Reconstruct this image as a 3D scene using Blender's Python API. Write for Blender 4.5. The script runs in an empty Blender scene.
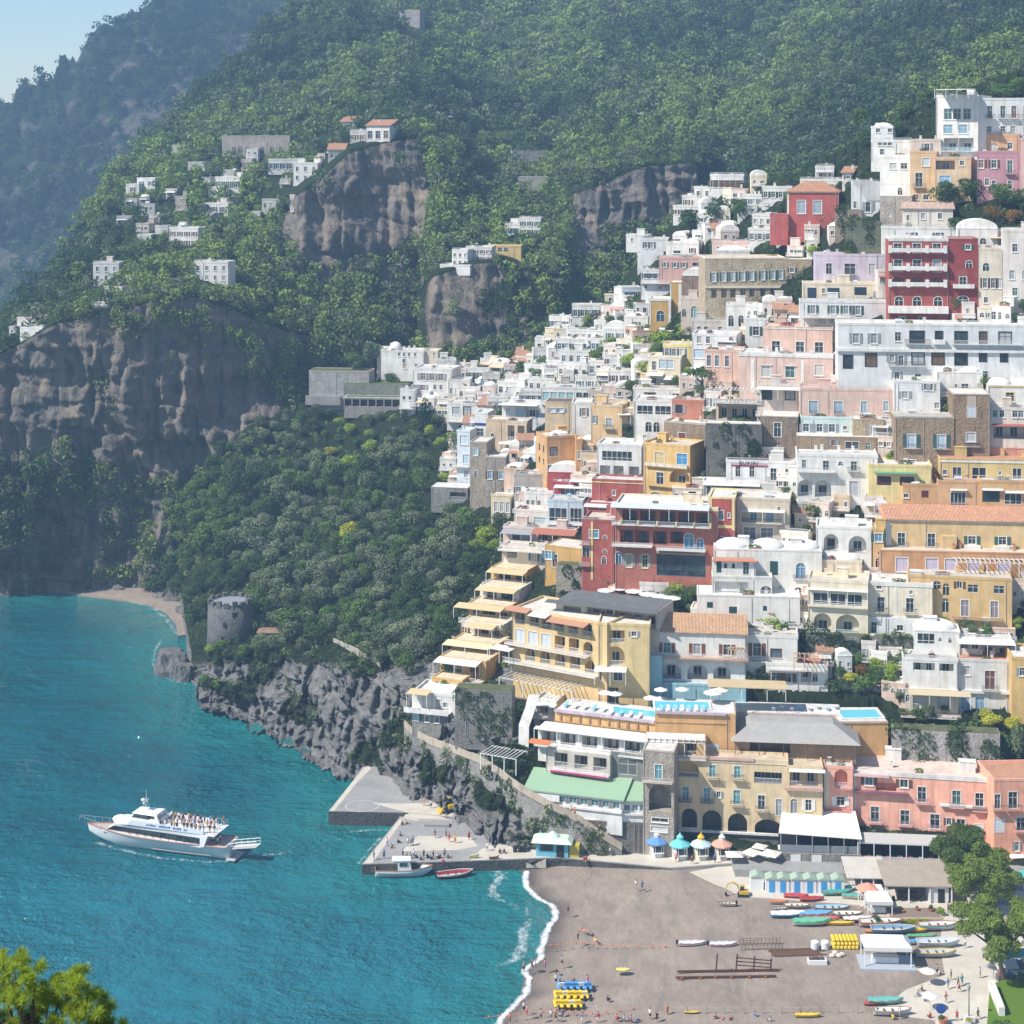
import bpy, bmesh, math, random
import numpy as np
from mathutils import Vector, Matrix
F=1800.; H=133.; YH=150.; CX=512.
R=math.radians
rnd=random.Random(7); rng=np.random.default_rng(11)
scene=bpy.context.scene; COL=scene.collection
# ---- picture point + true distance -> world point
def P(x,y,Y): return Vector(((x-CX)*Y/F, Y, H-(y-YH)*Y/F))
def G(x,y,z=0.): return P(x,y,(H-z)*F/(y-YH))
def S(r,g,b,k=.88):
    f=lambda c:(c/255/12.92 if c<10.3 else ((c/255+.055)/1.055)**2.4)*k
    c=(f(r),f(g),f(b)); l=.3*c[0]+.6*c[1]+.1*c[2]; q=.24
    return tuple(a+(l-a)*q for a in c)
# ---- mesh builder
class MB:
    def __init__(s): s.v=[];s.f=[];s.m=[];s.mi=0
    def mat(s,i): s.mi=i; return s
    def add(s,vs,fs):
        o=len(s.v); s.v.extend(tuple(v) for v in vs)
        for f in fs: s.f.append([i+o for i in f]); s.m.append(s.mi)
        return s
    def box(s,x0,x1,y0,y1,z0,z1):
        return s.add([(x0,y0,z0),(x1,y0,z0),(x1,y1,z0),(x0,y1,z0),(x0,y0,z1),(x1,y0,z1),(x1,y1,z1),(x0,y1,z1)],
          [(0,3,2,1),(4,5,6,7),(0,1,5,4),(1,2,6,5),(2,3,7,6),(3,0,4,7)])
    def hexa(s,b,t):
        return s.add(list(b)+list(t),[(0,3,2,1),(4,5,6,7),(0,1,5,4),(1,2,6,5),(2,3,7,6),(3,0,4,7)])
    def poly(s,p): return s.add(p,[list(range(len(p)))])
    def prism(s,p,z0,z1):
        n=len(p); zz=z0 if hasattr(z0,'__len__') else [z0]*n; z2=z1 if hasattr(z1,'__len__') else [z1]*n
        v=[(a[0],a[1],zz[i]) for i,a in enumerate(p)]+[(a[0],a[1],z2[i]) for i,a in enumerate(p)]
        return s.add(v,[list(range(n))[::-1],list(range(n,2*n))]+[(i,(i+1)%n,n+(i+1)%n,n+i) for i in range(n)])
    def tube(s,pts,rad,n=6):
        pts=[Vector(p) for p in pts]; k=len(pts)
        rr=rad if hasattr(rad,'__len__') else [rad]*k
        vs=[];fs=[]
        for i,p in enumerate(pts):
            d=(pts[min(i+1,k-1)]-pts[max(i-1,0)]).normalized()
            a=d.cross(Vector((0,0,1)) if abs(d.z)<.9 else Vector((1,0,0))).normalized(); b=d.cross(a)
            for j in range(n):
                t=2*math.pi*j/n; vs.append(p+(a*math.cos(t)+b*math.sin(t))*rr[i])
        for i in range(k-1):
            for j in range(n): fs.append((i*n+j,i*n+(j+1)%n,(i+1)*n+(j+1)%n,(i+1)*n+j))
        fs.append(list(range(n))[::-1]); fs.append([(k-1)*n+j for j in range(n)])
        return s.add(vs,fs)
    def lathe(s,prof,c=(0,0,0),n=10):
        vs=[];fs=[];k=len(prof)
        for r,z in prof:
            for j in range(n):
                t=2*math.pi*j/n; vs.append((c[0]+r*math.cos(t),c[1]+r*math.sin(t),c[2]+z))
        for i in range(k-1):
            for j in range(n): fs.append((i*n+j,i*n+(j+1)%n,(i+1)*n+(j+1)%n,(i+1)*n+j))
        fs.append(list(range(n))[::-1]); fs.append([(k-1)*n+j for j in range(n)])
        return s.add(vs,fs)
    def ell(s,c,r,n=10,m=6,half=False):
        vs=[];fs=[]
        a0=0 if half else -math.pi/2
        for i in range(m+1):
            a=a0+(math.pi/2-a0)*i/m
            if i==m: a-=.02
            if i==0 and not half: a+=.02
            for j in range(n):
                t=2*math.pi*j/n; vs.append((c[0]+r[0]*math.cos(a)*math.cos(t),c[1]+r[1]*math.cos(a)*math.sin(t),c[2]+r[2]*math.sin(a)))
        for i in range(m):
            for j in range(n): fs.append((i*n+j,i*n+(j+1)%n,(i+1)*n+(j+1)%n,(i+1)*n+j))
        fs.append([m*n+j for j in range(n)])
        if not half: fs.append(list(range(n))[::-1])
        return s.add(vs,fs)
    def build(s,name,mats,parent=None,smooth=False,ml=None,tf=None):
        me=bpy.data.meshes.new(name); me.from_pydata([tf@Vector(v) for v in s.v] if tf else s.v,[],s.f)
        for m in (mats if isinstance(mats,(list,tuple)) else [mats]): me.materials.append(m)
        if max(s.m,default=0)>0: me.polygons.foreach_set('material_index',s.m)
        if smooth: me.polygons.foreach_set('use_smooth',[True]*len(me.polygons))
        o=bpy.data.objects.new(name,me); COL.objects.link(o)
        if parent is not None: o.parent=parent
        if ml is not None: o.matrix_local=ml
        return o
def npmesh(name,V,Fq,mat,smooth=False,attrs=None,parent=None):
    me=bpy.data.meshes.new(name); V=np.asarray(V,np.float32); Fq=np.asarray(Fq,np.int32); k=Fq.shape[1]
    me.vertices.add(len(V)); me.vertices.foreach_set('co',V.ravel())
    me.loops.add(Fq.size); me.loops.foreach_set('vertex_index',Fq.ravel())
    me.polygons.add(len(Fq)); me.polygons.foreach_set('loop_start',np.arange(0,Fq.size,k,dtype=np.int32))
    me.polygons.foreach_set('loop_total',np.full(len(Fq),k,np.int32))
    if smooth: me.polygons.foreach_set('use_smooth',np.ones(len(Fq),bool))
    me.update(calc_edges=True)
    for an,(ty,data) in (attrs or {}).items():
        a=me.attributes.new(an,ty,'POINT'); a.data.foreach_set('vector' if ty=='FLOAT_VECTOR' else ('color' if ty=='FLOAT_COLOR' else 'value'),np.asarray(data,np.float32).ravel())
    for m in (mat if isinstance(mat,(list,tuple)) else [mat]): me.materials.append(m)
    o=bpy.data.objects.new(name,me); COL.objects.link(o)
    if parent is not None: o.parent=parent
    return o
def tag(o,label=None,cat=None,group=None,kind=None):
    if label: o['label']=label
    if cat: o['category']=cat
    if group: o['group']=group
    if kind: o['kind']=kind
    return o
def thing(name,loc,label,cat,rz=0.,group=None):
    o=bpy.data.objects.new(name,None); COL.objects.link(o); o.location=loc; o.rotation_euler=(0,0,rz); o.empty_display_size=.3
    return tag(o,label,cat,group)
def dup(root,loc,rz=0.,label=None,group=None,sc=None):
    r=root.copy(); COL.objects.link(r); r.location=loc; r.rotation_euler=(0,0,rz)
    if sc is not None: r.scale=sc
    if label: r['label']=label
    if group: r['group']=group
    for ch in root.children:
        c=ch.copy(); COL.objects.link(c); c.parent=r
        for g in ch.children:
            d=g.copy(); COL.objects.link(d); d.parent=c
    return r
def setmat(o,i,m):
    o.material_slots[i].link='OBJECT'; o.material_slots[i].material=m
# ---- numpy noise
def _h(i,j,k):
    n=(i.astype(np.int64)*374761393+j.astype(np.int64)*668265263+k.astype(np.int64)*2147483647)&0xffffffff
    n=((n^(n>>13))*1274126177)&0xffffffff
    n=((n^(n>>16))*2246822519)&0xffffffff
    return ((n^(n>>15))&0xffff)/65535.
def vn(x,y,z):
    xi=np.floor(x);yi=np.floor(y);zi=np.floor(z)
    f=lambda t:t*t*t*(t*(t*6-15)+10)
    u=f(x-xi);v=f(y-yi);w=f(z-zi); xi=xi.astype(np.int64);yi=yi.astype(np.int64);zi=zi.astype(np.int64)
    l=lambda a,b,t:a+(b-a)*t
    c=lambda a,b,d:_h(xi+a,yi+b,zi+d)
    return l(l(l(c(0,0,0),c(1,0,0),u),l(c(0,1,0),c(1,1,0),u),v),l(l(c(0,0,1),c(1,0,1),u),l(c(0,1,1),c(1,1,1),u),v),w)*2-1
def fbm(x,y,z,o=4,ridge=False):
    s=0;a=1;t=0
    for i in range(o):
        n=vn(x+i*17.3,y+i*5.1,z+i*9.7)
        s=s+a*((1-2*np.abs(n)) if ridge else n); t+=a; a*=.5; x=x*2.03;y=y*2.03;z=z*2.03
    return s/t
# ---- materials
MC={}
class NT:
    def __init__(s,name):
        s.m=bpy.data.materials.new(name); s.m.use_nodes=True; s.t=s.m.node_tree; s.n=s.t.nodes; s.n.clear()
        s.out=s.n.new('ShaderNodeOutputMaterial')
    def N(s,ty,ins=None,**kw):
        n=s.n.new(ty)
        for k,v in kw.items(): setattr(n,k,v)
        for k,v in (ins or {}).items(): s.set(n,k,v)
        return n
    def set(s,n,k,v):
        i=n.inputs[k]
        if isinstance(v,bpy.types.NodeSocket): s.t.links.new(v,i)
        else:
            if isinstance(v,tuple) and len(v)==3 and i.type=='RGBA': v=v+(1,)
            i.default_value=v
    def noise(s,co,scale,detail=3,rough=.55,sc=None):
        if sc: co=s.N('ShaderNodeMapping',{'Vector':co,'Scale':sc}).outputs[0]
        return s.N('ShaderNodeTexNoise',{'Vector':co,'Scale':scale,'Detail':detail,'Roughness':rough}).outputs['Fac']
    def mapr(s,v,a,b,c=0.,d=1.): return s.N('ShaderNodeMapRange',{'Value':v,'From Min':a,'From Max':b,'To Min':c,'To Max':d}).outputs[0]
    def mix(s,f,a,b,bt='MIX'):
        n=s.N('ShaderNodeMix',data_type='RGBA',blend_type=bt); s.set(n,0,f); s.set(n,6,a); s.set(n,7,b); return n.outputs[2]
    def math(s,op,a,b=0.): n=s.N('ShaderNodeMath',operation=op); s.set(n,0,a); s.set(n,1,b); return n.outputs[0]
    def obj(s): return s.N('ShaderNodeTexCoord').outputs['Object']
    def geo(s): return s.N('ShaderNodeNewGeometry')
    def bsdf(s,col,rough=.9,spec=.3,bump=None,bs=.3,bd=.1,metal=0.,**kw):
        b=s.N('ShaderNodeBsdfPrincipled'); s.set(b,'Base Color',col); s.set(b,'Roughness',rough); s.set(b,'Metallic',metal); s.set(b,'Specular IOR Level',spec)
        for k,v in kw.items(): s.set(b,k.replace('_',' '),v)
        if bump is not None:
            n=s.N('ShaderNodeBump',{'Height':bump,'Strength':bs,'Distance':bd}); s.t.links.new(n.outputs[0],b.inputs['Normal'])
        s.t.links.new(b.outputs[0],s.out.inputs[0]); return s.m
def sc3(c,k): return tuple(min(1,a*k) for a in c)
def plaster(c):
    k=('pl',)+tuple(round(a,3) for a in c)
    if k in MC: return MC[k]
    t=NT('plaster'); co=t.geo().outputs['Position']
    n=t.noise(co,.35,4,.6); st=t.noise(co,1.,3,.6,(1.1,1.1,.12))
    col=t.mix(t.mapr(n,.3,.7),sc3(c,.80),sc3(c,1.08))
    stain=tuple(a*b for a,b in zip(c,(.66,.62,.56)))
    col=t.mix(t.math('MULTIPLY',t.mapr(st,.48,.74),.75),col,stain)
    pt=t.noise(co,.55,2,.3); col=t.mix(t.mapr(pt,.60,.63,0,.30),col,tuple(min(1,a*.72+.10) for a in c))
    MC[k]=t.bsdf(col,.92,.15,t.noise(co,6,3),.25,.05); return MC[k]
def paint(c,rough=.5,spec=.4,metal=0.):
    k=('pa',rough,metal)+tuple(round(a,3) for a in c)
    if k in MC: return MC[k]
    t=NT('paint'); n=t.noise(t.obj(),2.5,3)
    MC[k]=t.bsdf(t.mix(t.mapr(n,.3,.75),sc3(c,.88),c),rough,spec,metal=metal); return MC[k]
def glass():
    if 'gl' in MC: return MC['gl']
    t=NT('window_glass'); g=t.geo(); n=t.noise(g.outputs['Position'],.7,2)
    MC['gl']=t.bsdf(t.mix(t.mapr(n,.35,.7),(.012,.018,.022),(.05,.075,.085)),.12,.6); return MC['gl']
def stone(c,sc=1.,name='stone'):
    k=('st',sc)+tuple(round(a,3) for a in c)
    if k in MC: return MC[k]
    t=NT(name); co=t.geo().outputs['Position']
    v=t.N('ShaderNodeTexVoronoi',{'Vector':co,'Scale':2.2*sc}); n=t.noise(co,.4,4,.65); n2=t.noise(co,2.,3,.6,(1,1,.15))
    col=t.mix(t.mapr(n,.3,.7),sc3(c,.6),sc3(c,1.15)); col=t.mix(t.mapr(v.outputs['Color'],0,1,0,.45),col,sc3(c,1.35))
    col=t.mix(t.math('MULTIPLY',t.mapr(n2,.5,.75),.6),col,sc3(c,.4))
    MC[k]=t.bsdf(col,.95,.1,t.math('ADD',v.outputs['Distance'],n),.6,.15); return MC[k]
def tiles(c):
    k=('ti',)+tuple(round(a,3) for a in c)
    if k in MC: return MC[k]
    t=NT('roof_tile'); co=t.obj()
    w=t.N('ShaderNodeTexWave',{'Vector':co,'Scale':1.1,'Distortion':.4},bands_direction='X').outputs['Fac']
    n=t.noise(co,1.6,4,.7); n2=t.noise(co,.4,2)
    col=t.mix(t.mapr(n,.3,.7),sc3(c,.62),sc3(c,1.25)); col=t.mix(t.mapr(n2,.4,.7,0,.5),col,tuple(a*b for a,b in zip(c,(.7,.75,.8))))
    col=t.mix(t.mapr(w,.0,.35,.45,0),col,sc3(c,.35))
    MC[k]=t.bsdf(col,.9,.2,w,.8,.12); return MC[k]
def thatch(c):
    k=('th',)+tuple(round(a,3) for a in c)
    if k in MC: return MC[k]
    t=NT('thatch'); co=t.obj(); n=t.noise(co,3.,4,.7,(3,.5,.5)); n2=t.noise(co,.5,3)
    col=t.mix(n,sc3(c,.45),sc3(c,1.3)); col=t.mix(t.mapr(n2,.4,.7,0,.6),col,sc3(c,.7))
    MC[k]=t.bsdf(col,.95,.1,n,.6,.1); return MC[k]
def leaf(c,name='leaf',attr=False,trans=.3):
    k=('lf',attr,trans)+tuple(round(a,3) for a in c)
    if k in MC: return MC[k]
    t=NT(name); oi=t.N('ShaderNodeObjectInfo').outputs['Random']
    if attr: col=t.N('ShaderNodeAttribute',attribute_name='tint').outputs['Color']
    else:
        g=t.N('ShaderNodeAttribute',attribute_name='lv').outputs['Fac']
        col=t.mix(oi,sc3(c,.72),tuple(a*b for a,b in zip(c,(1.35,1.25,1.0))))
        col=t.mix(t.math('MULTIPLY',g,.8),col,tuple(a*b for a,b in zip(c,(1.9,1.7,1.2))))
    d=t.N('ShaderNodeBsdfDiffuse',{'Color':col}); tr=t.N('ShaderNodeBsdfTranslucent',{'Color':t.mix(.5,col,(.12,.16,.02),'ADD') if False else col})
    m=t.N('ShaderNodeMixShader',{0:trans}); t.t.links.new(d.outputs[0],m.inputs[1]); t.t.links.new(tr.outputs[0],m.inputs[2]); t.t.links.new(m.outputs[0],t.out.inputs[0])
    MC[k]=t.m; return t.m
WHITE=(.72,.70,.655); BWHITE=(.69,.685,.665)
wood=lambda:paint((.13,.075,.04),.8,.2)
grey=lambda:paint((.2,.21,.22),.6,.3)
dark=lambda:paint((.03,.032,.035),.7,.2)
whitep=lambda:paint((.78,.78,.77),.5,.4)
# ---- terrain sheets: each column x lists (y,Y) from foot to crest; a real surface built from distances
class Terr:
    def __init__(s,cols,step,cnt):
        xs=sorted(cols); s.x0=xs[0]; s.x1=xs[-1]; s.xs=np.arange(xs[0],xs[-1]+.1,step)
        K=len(cols[xs[0]]); a=np.array([cols[x] for x in xs],float)      # n,K,2
        y=np.stack([np.interp(s.xs,xs,a[:,k,0]) for k in range(K)],1); Y=np.stack([np.interp(s.xs,xs,a[:,k,1]) for k in range(K)],1)
        t=np.concatenate([np.linspace(i,i+1,c,endpoint=False) for i,c in enumerate(cnt)]+[[K-1.]]); s.t=t
        tk=np.arange(K)
        s.y=np.stack([np.interp(t,tk,r) for r in y]); s.Y=np.stack([np.interp(t,tk,r) for r in Y])
        # soften the creases along the slope and across the columns
        def sm(A,n,ax):
            for _ in range(n):
                B=A.copy()
                if ax: B[:,1:-1]=(A[:,:-2]+2*A[:,1:-1]+A[:,2:])/4
                else: B[1:-1]=(A[:-2]+2*A[1:-1]+A[2:])/4
                A=B
            return A
        s.y=sm(sm(s.y,6,0),3,1); s.Y=sm(sm(s.Y,6,0),3,1)
    def surf(s,x,y):
        i=int(np.clip((x-s.x0)/(s.xs[1]-s.xs[0]),0,len(s.xs)-1)); k=int(np.argmin(s.y[i]))+1; return float(np.interp(-y,-np.minimum.accumulate(s.y[i][:k]),s.Y[i][:k]))
    def world(s):
        X=(s.xs[:,None]-CX)*s.Y/F; Z=H-(s.y-YH)*s.Y/F; return X,s.Y.copy(),Z
def gridfaces(n,m):
    i=np.arange(n-1)[:,None]*m+np.arange(m-1)[None,:]; i=i.ravel(); return np.stack([i,i+m,i+m+1,i+1],1)
# headland and town slope
def foot(y,z=2.): return (H-z)*F/(y-YH)
L3=Terr({
 140:[(600,540),(594,545),(592,547),(590,550),(588,553),(586,556),(590,580)],
 166:[(604,526),(599,534),(590,540),(565,548),(540,553),(518,562),(530,590)],
 180:[(612,520),(606,526),(596,535),(565,545),(530,552),(495,560),(505,590)],
 192:[(690,440),(684,448),(645,462),(605,495),(545,530),(476,556),(486,590)],
 205:[(710,425),(704,432),(645,441),(612,487),(540,528),(463,560),(473,590)],
 250:[(730,411),(722,418.5),(648,428),(610,478),(530,525),(424,566),(434,600)],
 300:[(750,397),(742,404),(660,414),(618,462),(520,522),(402,578),(412,610)],
 340:[(776,380),(768,387),(664,398),(606,455),(510,520),(398,582),(408,615)],
 372:[(785,374),(780,380),(676,391),(600,440),(500,515),(384,585),(394,615)],
 400:[(815,358),(806,365),(694,377),(592,432),(495,512),(362,592),(372,620)],
 450:[(845,343),(835,349),(720,363),(605,415),(485,500),(364,592),(374,630)],
 510:[(860,333),(852,336),(740,352),(600,408),(470,480),(352,586),(362,620)],
 600:[(860,333),(852,336),(740,356),(580,400),(440,455),(304,566),(314,600)],
 700:[(862,332),(856,334),(740,353),(560,390),(390,438),(190,570),(200,600)],
 800:[(864,331),(858,333),(740,351),(540,387),(350,428),(172,520),(182,560)],
 900:[(872,327),(866,329),(740,350),(520,386),(310,422),(115,490),(125,530)],
 1000:[(880,323),(874,326),(740,348),(500,386),(290,418),(75,475),(85,520)],
 1160:[(890,318),(884,321),(740,346),(480,386),(260,416),(40,465),(50,510)]},2.,[4,110,70,70,70,60,6])
_L2={
 -220:[(600,534),(594,539),(500,520),(455,524),(440,560),(430,600),(420,660),(430,720)],
 -60:[(599,535),(593,540),(480,536),(385,540),(365,570),(350,610),(340,660),(350,720)],
 0:[(598,537),(592,541),(480,541),(352,550),(342,585),(333,625),(325,670),(335,740)],
 60:[(597,539),(591,543),(470,546),(322,556),(300,592),(282,640),(262,700),(275,780)],
 110:[(596,541),(590,545),(450,551),(312,563),(265,610),(225,665),(172,765),(185,840)],
 150:[(595,543),(589,547),(440,558),(300,570),(250,622),(200,690),(142,800),(155,880)],
 200:[(594,547),(588,551),(430,568),(292,580),(240,634),(165,720),(92,900),(102,980)],
 250:[(600,553),(590,557),(430,580),(310,592),(250,640),(160,730),(43,950),(53,1040)],
 300:[(600,563),(590,567),(430,594),(335,607),(292,630),(165,648),(5,1000),(15,1080)],
 350:[(600,573),(590,577),(430,600),(335,618),(298,646),(150,668),(-55,1080),(-45,1150)],
 418:[(600,590),(590,594),(440,615),(350,636),(300,660),(135,684),(-60,1120),(-50,1200)],
 428:[(600,562),(590,565),(440,580),(352,596),(278,608),(150,692),(-60,1130),(-50,1200)],
 490:[(600,567),(590,572),(440,588),(358,601),(262,617),(165,705),(-60,1140),(-50,1200)],
 556:[(600,572),(590,577),(440,592),(348,609),(276,624),(190,700),(-60,1140),(-50,1200)],
 572:[(600,585),(590,590),(440,605),(335,632),(240,652),(195,672),(-60,1140),(-50,1200)],
 640:[(600,585),(590,590),(440,606),(320,631),(232,661),(165,681),(-60,1140),(-50,1200)],
 690:[(600,585),(590,590),(440,606),(300,634),(222,666),(165,684),(-60,1140),(-50,1200)],
 720:[(600,585),(590,590),(440,606),(290,640),(215,680),(150,740),(-60,1150),(-50,1200)],
 850:[(600,575),(590,580),(440,592),(280,610),(160,650),(90,720),(-80,1150),(-70,1200)],
 1000:[(600,560),(590,565),(440,575),(280,590),(100,610),(40,690),(-100,1100),(-90,1160)],
 1260:[(600,560),(590,565),(440,575),(280,585),(80,600),(20,680),(-120,1080),(-110,1140)]}
_L2[395]=[(600,583),(590,587),(440,610),(345,630),(300,654),(138,678),(-60,1110),(-50,1190)]; _L2[300][5]=(196,652); _L2[458]=[(600,567),(590,570),(440,583),(354,598),(268,611),(160,690),(-60,1130),(-50,1200)]
_UB={300:(286,634),350:(291,650),395:(292,658),418:(292,664),428:(258,640),458:(248,652),490:(240,662),572:(222,655),640:(205,664),690:(195,669)}; _UT={572:(197,659),640:(168,668),690:(165,673),428:(140,690),458:(165,690),490:(205,688)}
for _x in _L2:
    c=_L2[_x]; c[5]=_UT.get(_x,c[5]); c.insert(5,_UB.get(_x,((c[4][0]+c[5][0])/2,(c[4][1]+c[5][1])/2)))
L2=Terr(_L2,2.4,[4,80,100,50,40,90,130,6])
L1=Terr({
 -520:[(470,1150),(455,1200),(420,1300),(350,1400),(300,1500),(260,1580),(280,1700)],
 -200:[(470,1150),(455,1200),(400,1300),(300,1400),(230,1480),(165,1560),(185,1700)],
 0:[(470,1100),(455,1150),(360,1260),(250,1340),(180,1400),(110,1500),(130,1700)],
 60:[(470,1080),(455,1120),(340,1240),(230,1330),(150,1400),(77,1480),(97,1700)],
 120:[(470,1060),(455,1100),(310,1240),(200,1330),(120,1400),(42,1490),(60,1700)],
 190:[(470,1050),(455,1090),(290,1250),(160,1340),(80,1420),(-2,1520),(15,1700)],
 300:[(470,1040),(455,1080),(280,1240),(130,1350),(20,1440),(-70,1540),(-55,1700)],
 460:[(470,1040),(455,1080),(280,1240),(130,1350),(0,1450),(-110,1550),(-95,1700)]},4.,[4,50,60,50,50,6])
HOUSES=[]   # footprints (ox,oy,c,s,w,dep,zb)
def lerp3(a,b,t): return a+(b-a)*t
def mkterrain(T,name,mat,amps,scale,flat=False,strata=0.,mask=None,crest=0,vegk=1.55,vegmask=None,fine=.2,ledge=0.,crack=0.):
    X,Y,Z=T.world(); X0,Y0,Z0=X,Y,Z
    am=np.interp(T.t,np.arange(len(amps)),amps)[None,:]*np.ones_like(X)
    if mask is not None: am=am*mask(T.xs[:,None]*np.ones_like(X),T.y)
    q=1/scale
    a=fbm(X*q,Y*q*1.,Z*q*.55,5,True); b=fbm(X*q*.35+7,Y*q*.35,Z*q*.3,3)
    d=a*.6+b*.7
    e=fbm(X*q*3.4+3,Y*q*3.4,Z*q*1.5,4,True); d=d+fine*e
    if crack: d=d-crack*((1-np.abs(vn(X*q*4.2+Z*q*.5,Y*q*.3,Z*q*.55)))**7+.8*(1-np.abs(vn(X*q*9+5,Y*q*.6,Z*q*1.1)))**7+.6*(1-np.abs(vn(X*q*1.2+Z*q*2.6,Y*q*.4,Z*q*3.)))**9)
    if ledge: d=d+ledge*fbm(X*.012+3,Y*.01,Z*.11+.6*b,3)
    if strata: d=d+strata*vn((X*.6+Z*.8)*q*1.6,(Y)*q*.2,(Z*.6-X*.3)*q*.5)
    Yd=Y-am*d; Xd=X+am*.35*fbm(X*q+31,Y*q,Z*q,3); Zd=Z+am*.3*fbm(X*q,Y*q+11,Z*q+5,3)
    if crest: Zd=Zd+crest*np.exp(-((T.t-(len(amps)-2))/.5)**2)[None,:]*fbm(X*.05,Y*0+3,Z*0,4,True)
    X,Y,Z=Xd,Yd,Zd
    if flat:
        sy=T.y; sx=T.xs[:,None]*np.ones_like(X); mk=np.clip((sx-255)/25,0,1)*np.clip((475-sx)/20,0,1)*np.clip((535-sy)/20,0,1)*np.clip((sy-400)/6,0,1)
        st=3.1; fz=Z/st+.35*vn(X*.03,Y*.03,X*0); fr=fz-np.floor(fz); Zt=(np.floor(fz)+np.clip((fr-.72)/.28,0,1))*st-st*.35*vn(X*.03,Y*.03,X*0); Z=Z+(Zt-Z)*mk
        for (ox,oy,c,s,w,dep,zb,_a,_b,_c,_d) in HOUSES:
            dx=X-ox;dy=Y-oy; u=dx*c-dy*s; v=dx*s+dy*c
            m=(u>-1.)&(u<w+1.)&(v>-1.2)&(v<dep+.8); Z[m]=np.minimum(Z[m],zb-.25)
    T.W=(X,Y,Z)
    # slope-based plant cover (a property of the ground, not of the light)
    nx=np.gradient(X,axis=0),np.gradient(Y,axis=0),np.gradient(Z,axis=0); ny=np.gradient(X0,axis=1),np.gradient(Y0,axis=1),np.gradient(Z0,axis=1)
    hz=np.hypot(ny[0],ny[1])+1e-6; slope=np.abs(ny[2])/hz
    nz=fbm(X*.06,Y*.06,Z*.06,4)
    veg=np.clip((vegk-slope)*1.1+nz*1.3,0,1)
    if vegmask is not None: veg=veg*vegmask(T.xs[:,None]*np.ones_like(X),T.y)
    veg=veg*np.clip((Z-1.2)/3,0,1); T.veg=veg; T.slope=slope
    V=np.stack([X,Y,Z],-1).reshape(-1,3)
    o=npmesh(name,V,gridfaces(*X.shape)[:,::-1],mat,not crack,{'veg':('FLOAT',veg.ravel())})
    tag(o,kind='structure'); return o
def rockmat(name,c1,c2,c3,gcol,sc=1.):
    t=NT(name); co=t.geo().outputs['Position']
    n=t.noise(co,.12*sc,5,.65); st=t.noise(co,.5*sc,4,.65,(1,1,.16)); f=t.noise(co,1.1*sc,4,.7)
    col=t.mix(t.mapr(n,.35,.65),c1,c2); col=t.mix(t.math('MULTIPLY',t.mapr(st,.48,.68),.75),col,c3)
    col=t.mix(t.mapr(f,.35,.7,.35,0),col,sc3(c1,.45))
    v=t.N('ShaderNodeAttribute',attribute_name='veg').outputs['Fac']
    gn=t.noise(co,.9,4,.7); gc=t.mix(t.mapr(gn,.3,.7),sc3(gcol,.5),sc3(gcol,1.5))
    f2=t.mapr(t.math('ADD',v,t.mapr(f,.3,.7,-.25,.25)),.4,.6)
    return t.bsdf(t.mix(f2,col,gc),.97,.08,t.math('ADD',st,f),.9,.9/sc)
# ---- foliage
def cloud(n,blobs,leaf,seed,flat=.0,elong=1.):
    g=np.random.default_rng(seed); B=np.array(blobs,float) # cx,cy,cz,rx,ry,rz
    wgt=(B[:,3]*B[:,4]+B[:,3]*B[:,5]); k=g.choice(len(B),n,p=wgt/wgt.sum())
    d=g.normal(size=(n,3)); d[:,2]+=.35; d/=np.linalg.norm(d,axis=1)[:,None]
    r=(.62+.42*g.random(n)**.7)[:,None]
    c=B[k,:3]+d*B[k,3:]*r
    nr=d+.55*g.normal(size=(n,3)); nr/=np.linalg.norm(nr,axis=1)[:,None]
    a=np.cross(nr,g.normal(size=(n,3))); a/=np.linalg.norm(a,axis=1)[:,None]; b=np.cross(nr,a)
    s=leaf*(.6+.8*g.random(n))[:,None]; a=a*s*elong; b=b*s*.75/elong
    V=np.stack([c-a-b*.5,c-a*.1-b,c+a+b*.4,c+a*.0+b],1).reshape(-1,3)
    lv=np.repeat(np.clip(.3*g.random(n)+.6*g.random(len(B))[k]-.25,0,1),4)
    return V,lv
def crownblobs(seed,rx,rz,n=9,z0=0.,sq=.55):
    g=random.Random(seed); out=[]
    for i in range(n):
        a=g.uniform(0,6.28); q=g.uniform(.15,.72)*rx; zz=g.uniform(.25,1.55)*rz; f=g.uniform(.34,.52)
        q*=1-.45*max(0,zz/rz-.9)
        out.append((q*math.cos(a),q*math.sin(a),z0+zz,rx*f,rx*f,rz*f*1.05))
    out.append((0,0,z0+rz,rx*.62,rx*.62,rz*.72)); return out
def quadmesh(name,V,lv,mat):
    me=bpy.data.meshes.new(name); n=len(V)
    me.vertices.add(n); me.vertices.foreach_set('co',np.asarray(V,np.float32).ravel()); me.loops.add(n); me.loops.foreach_set('vertex_index',np.arange(n,dtype=np.int32))
    me.polygons.add(n//4); me.polygons.foreach_set('loop_start',np.arange(0,n,4,dtype=np.int32)); me.polygons.foreach_set('loop_total',np.full(n//4,4,np.int32)); me.update(calc_edges=True)
    a=me.attributes.new('lv','FLOAT','POINT'); a.data.foreach_set('value',np.asarray(lv,np.float32)); me.materials.append(mat); return me
WINC=WHITE
PMC={}
def plantcloud(i): return None,None
def plantmesh(i):
    if i not in PMC:
        V,lv=cloud(140,[(-.3,0,.3,.24,.4,.3),(.05,0,.36,.26,.42,.36),(.32,0,.26,.2,.38,.26)],.09,300+i); PMC[i]=quadmesh('planter_leaves',V,lv,leaf([(.07,.12,.03),(.13,.19,.04),(.05,.09,.03),(.2,.08,.09)][i]))
    return PMC[i]
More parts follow.
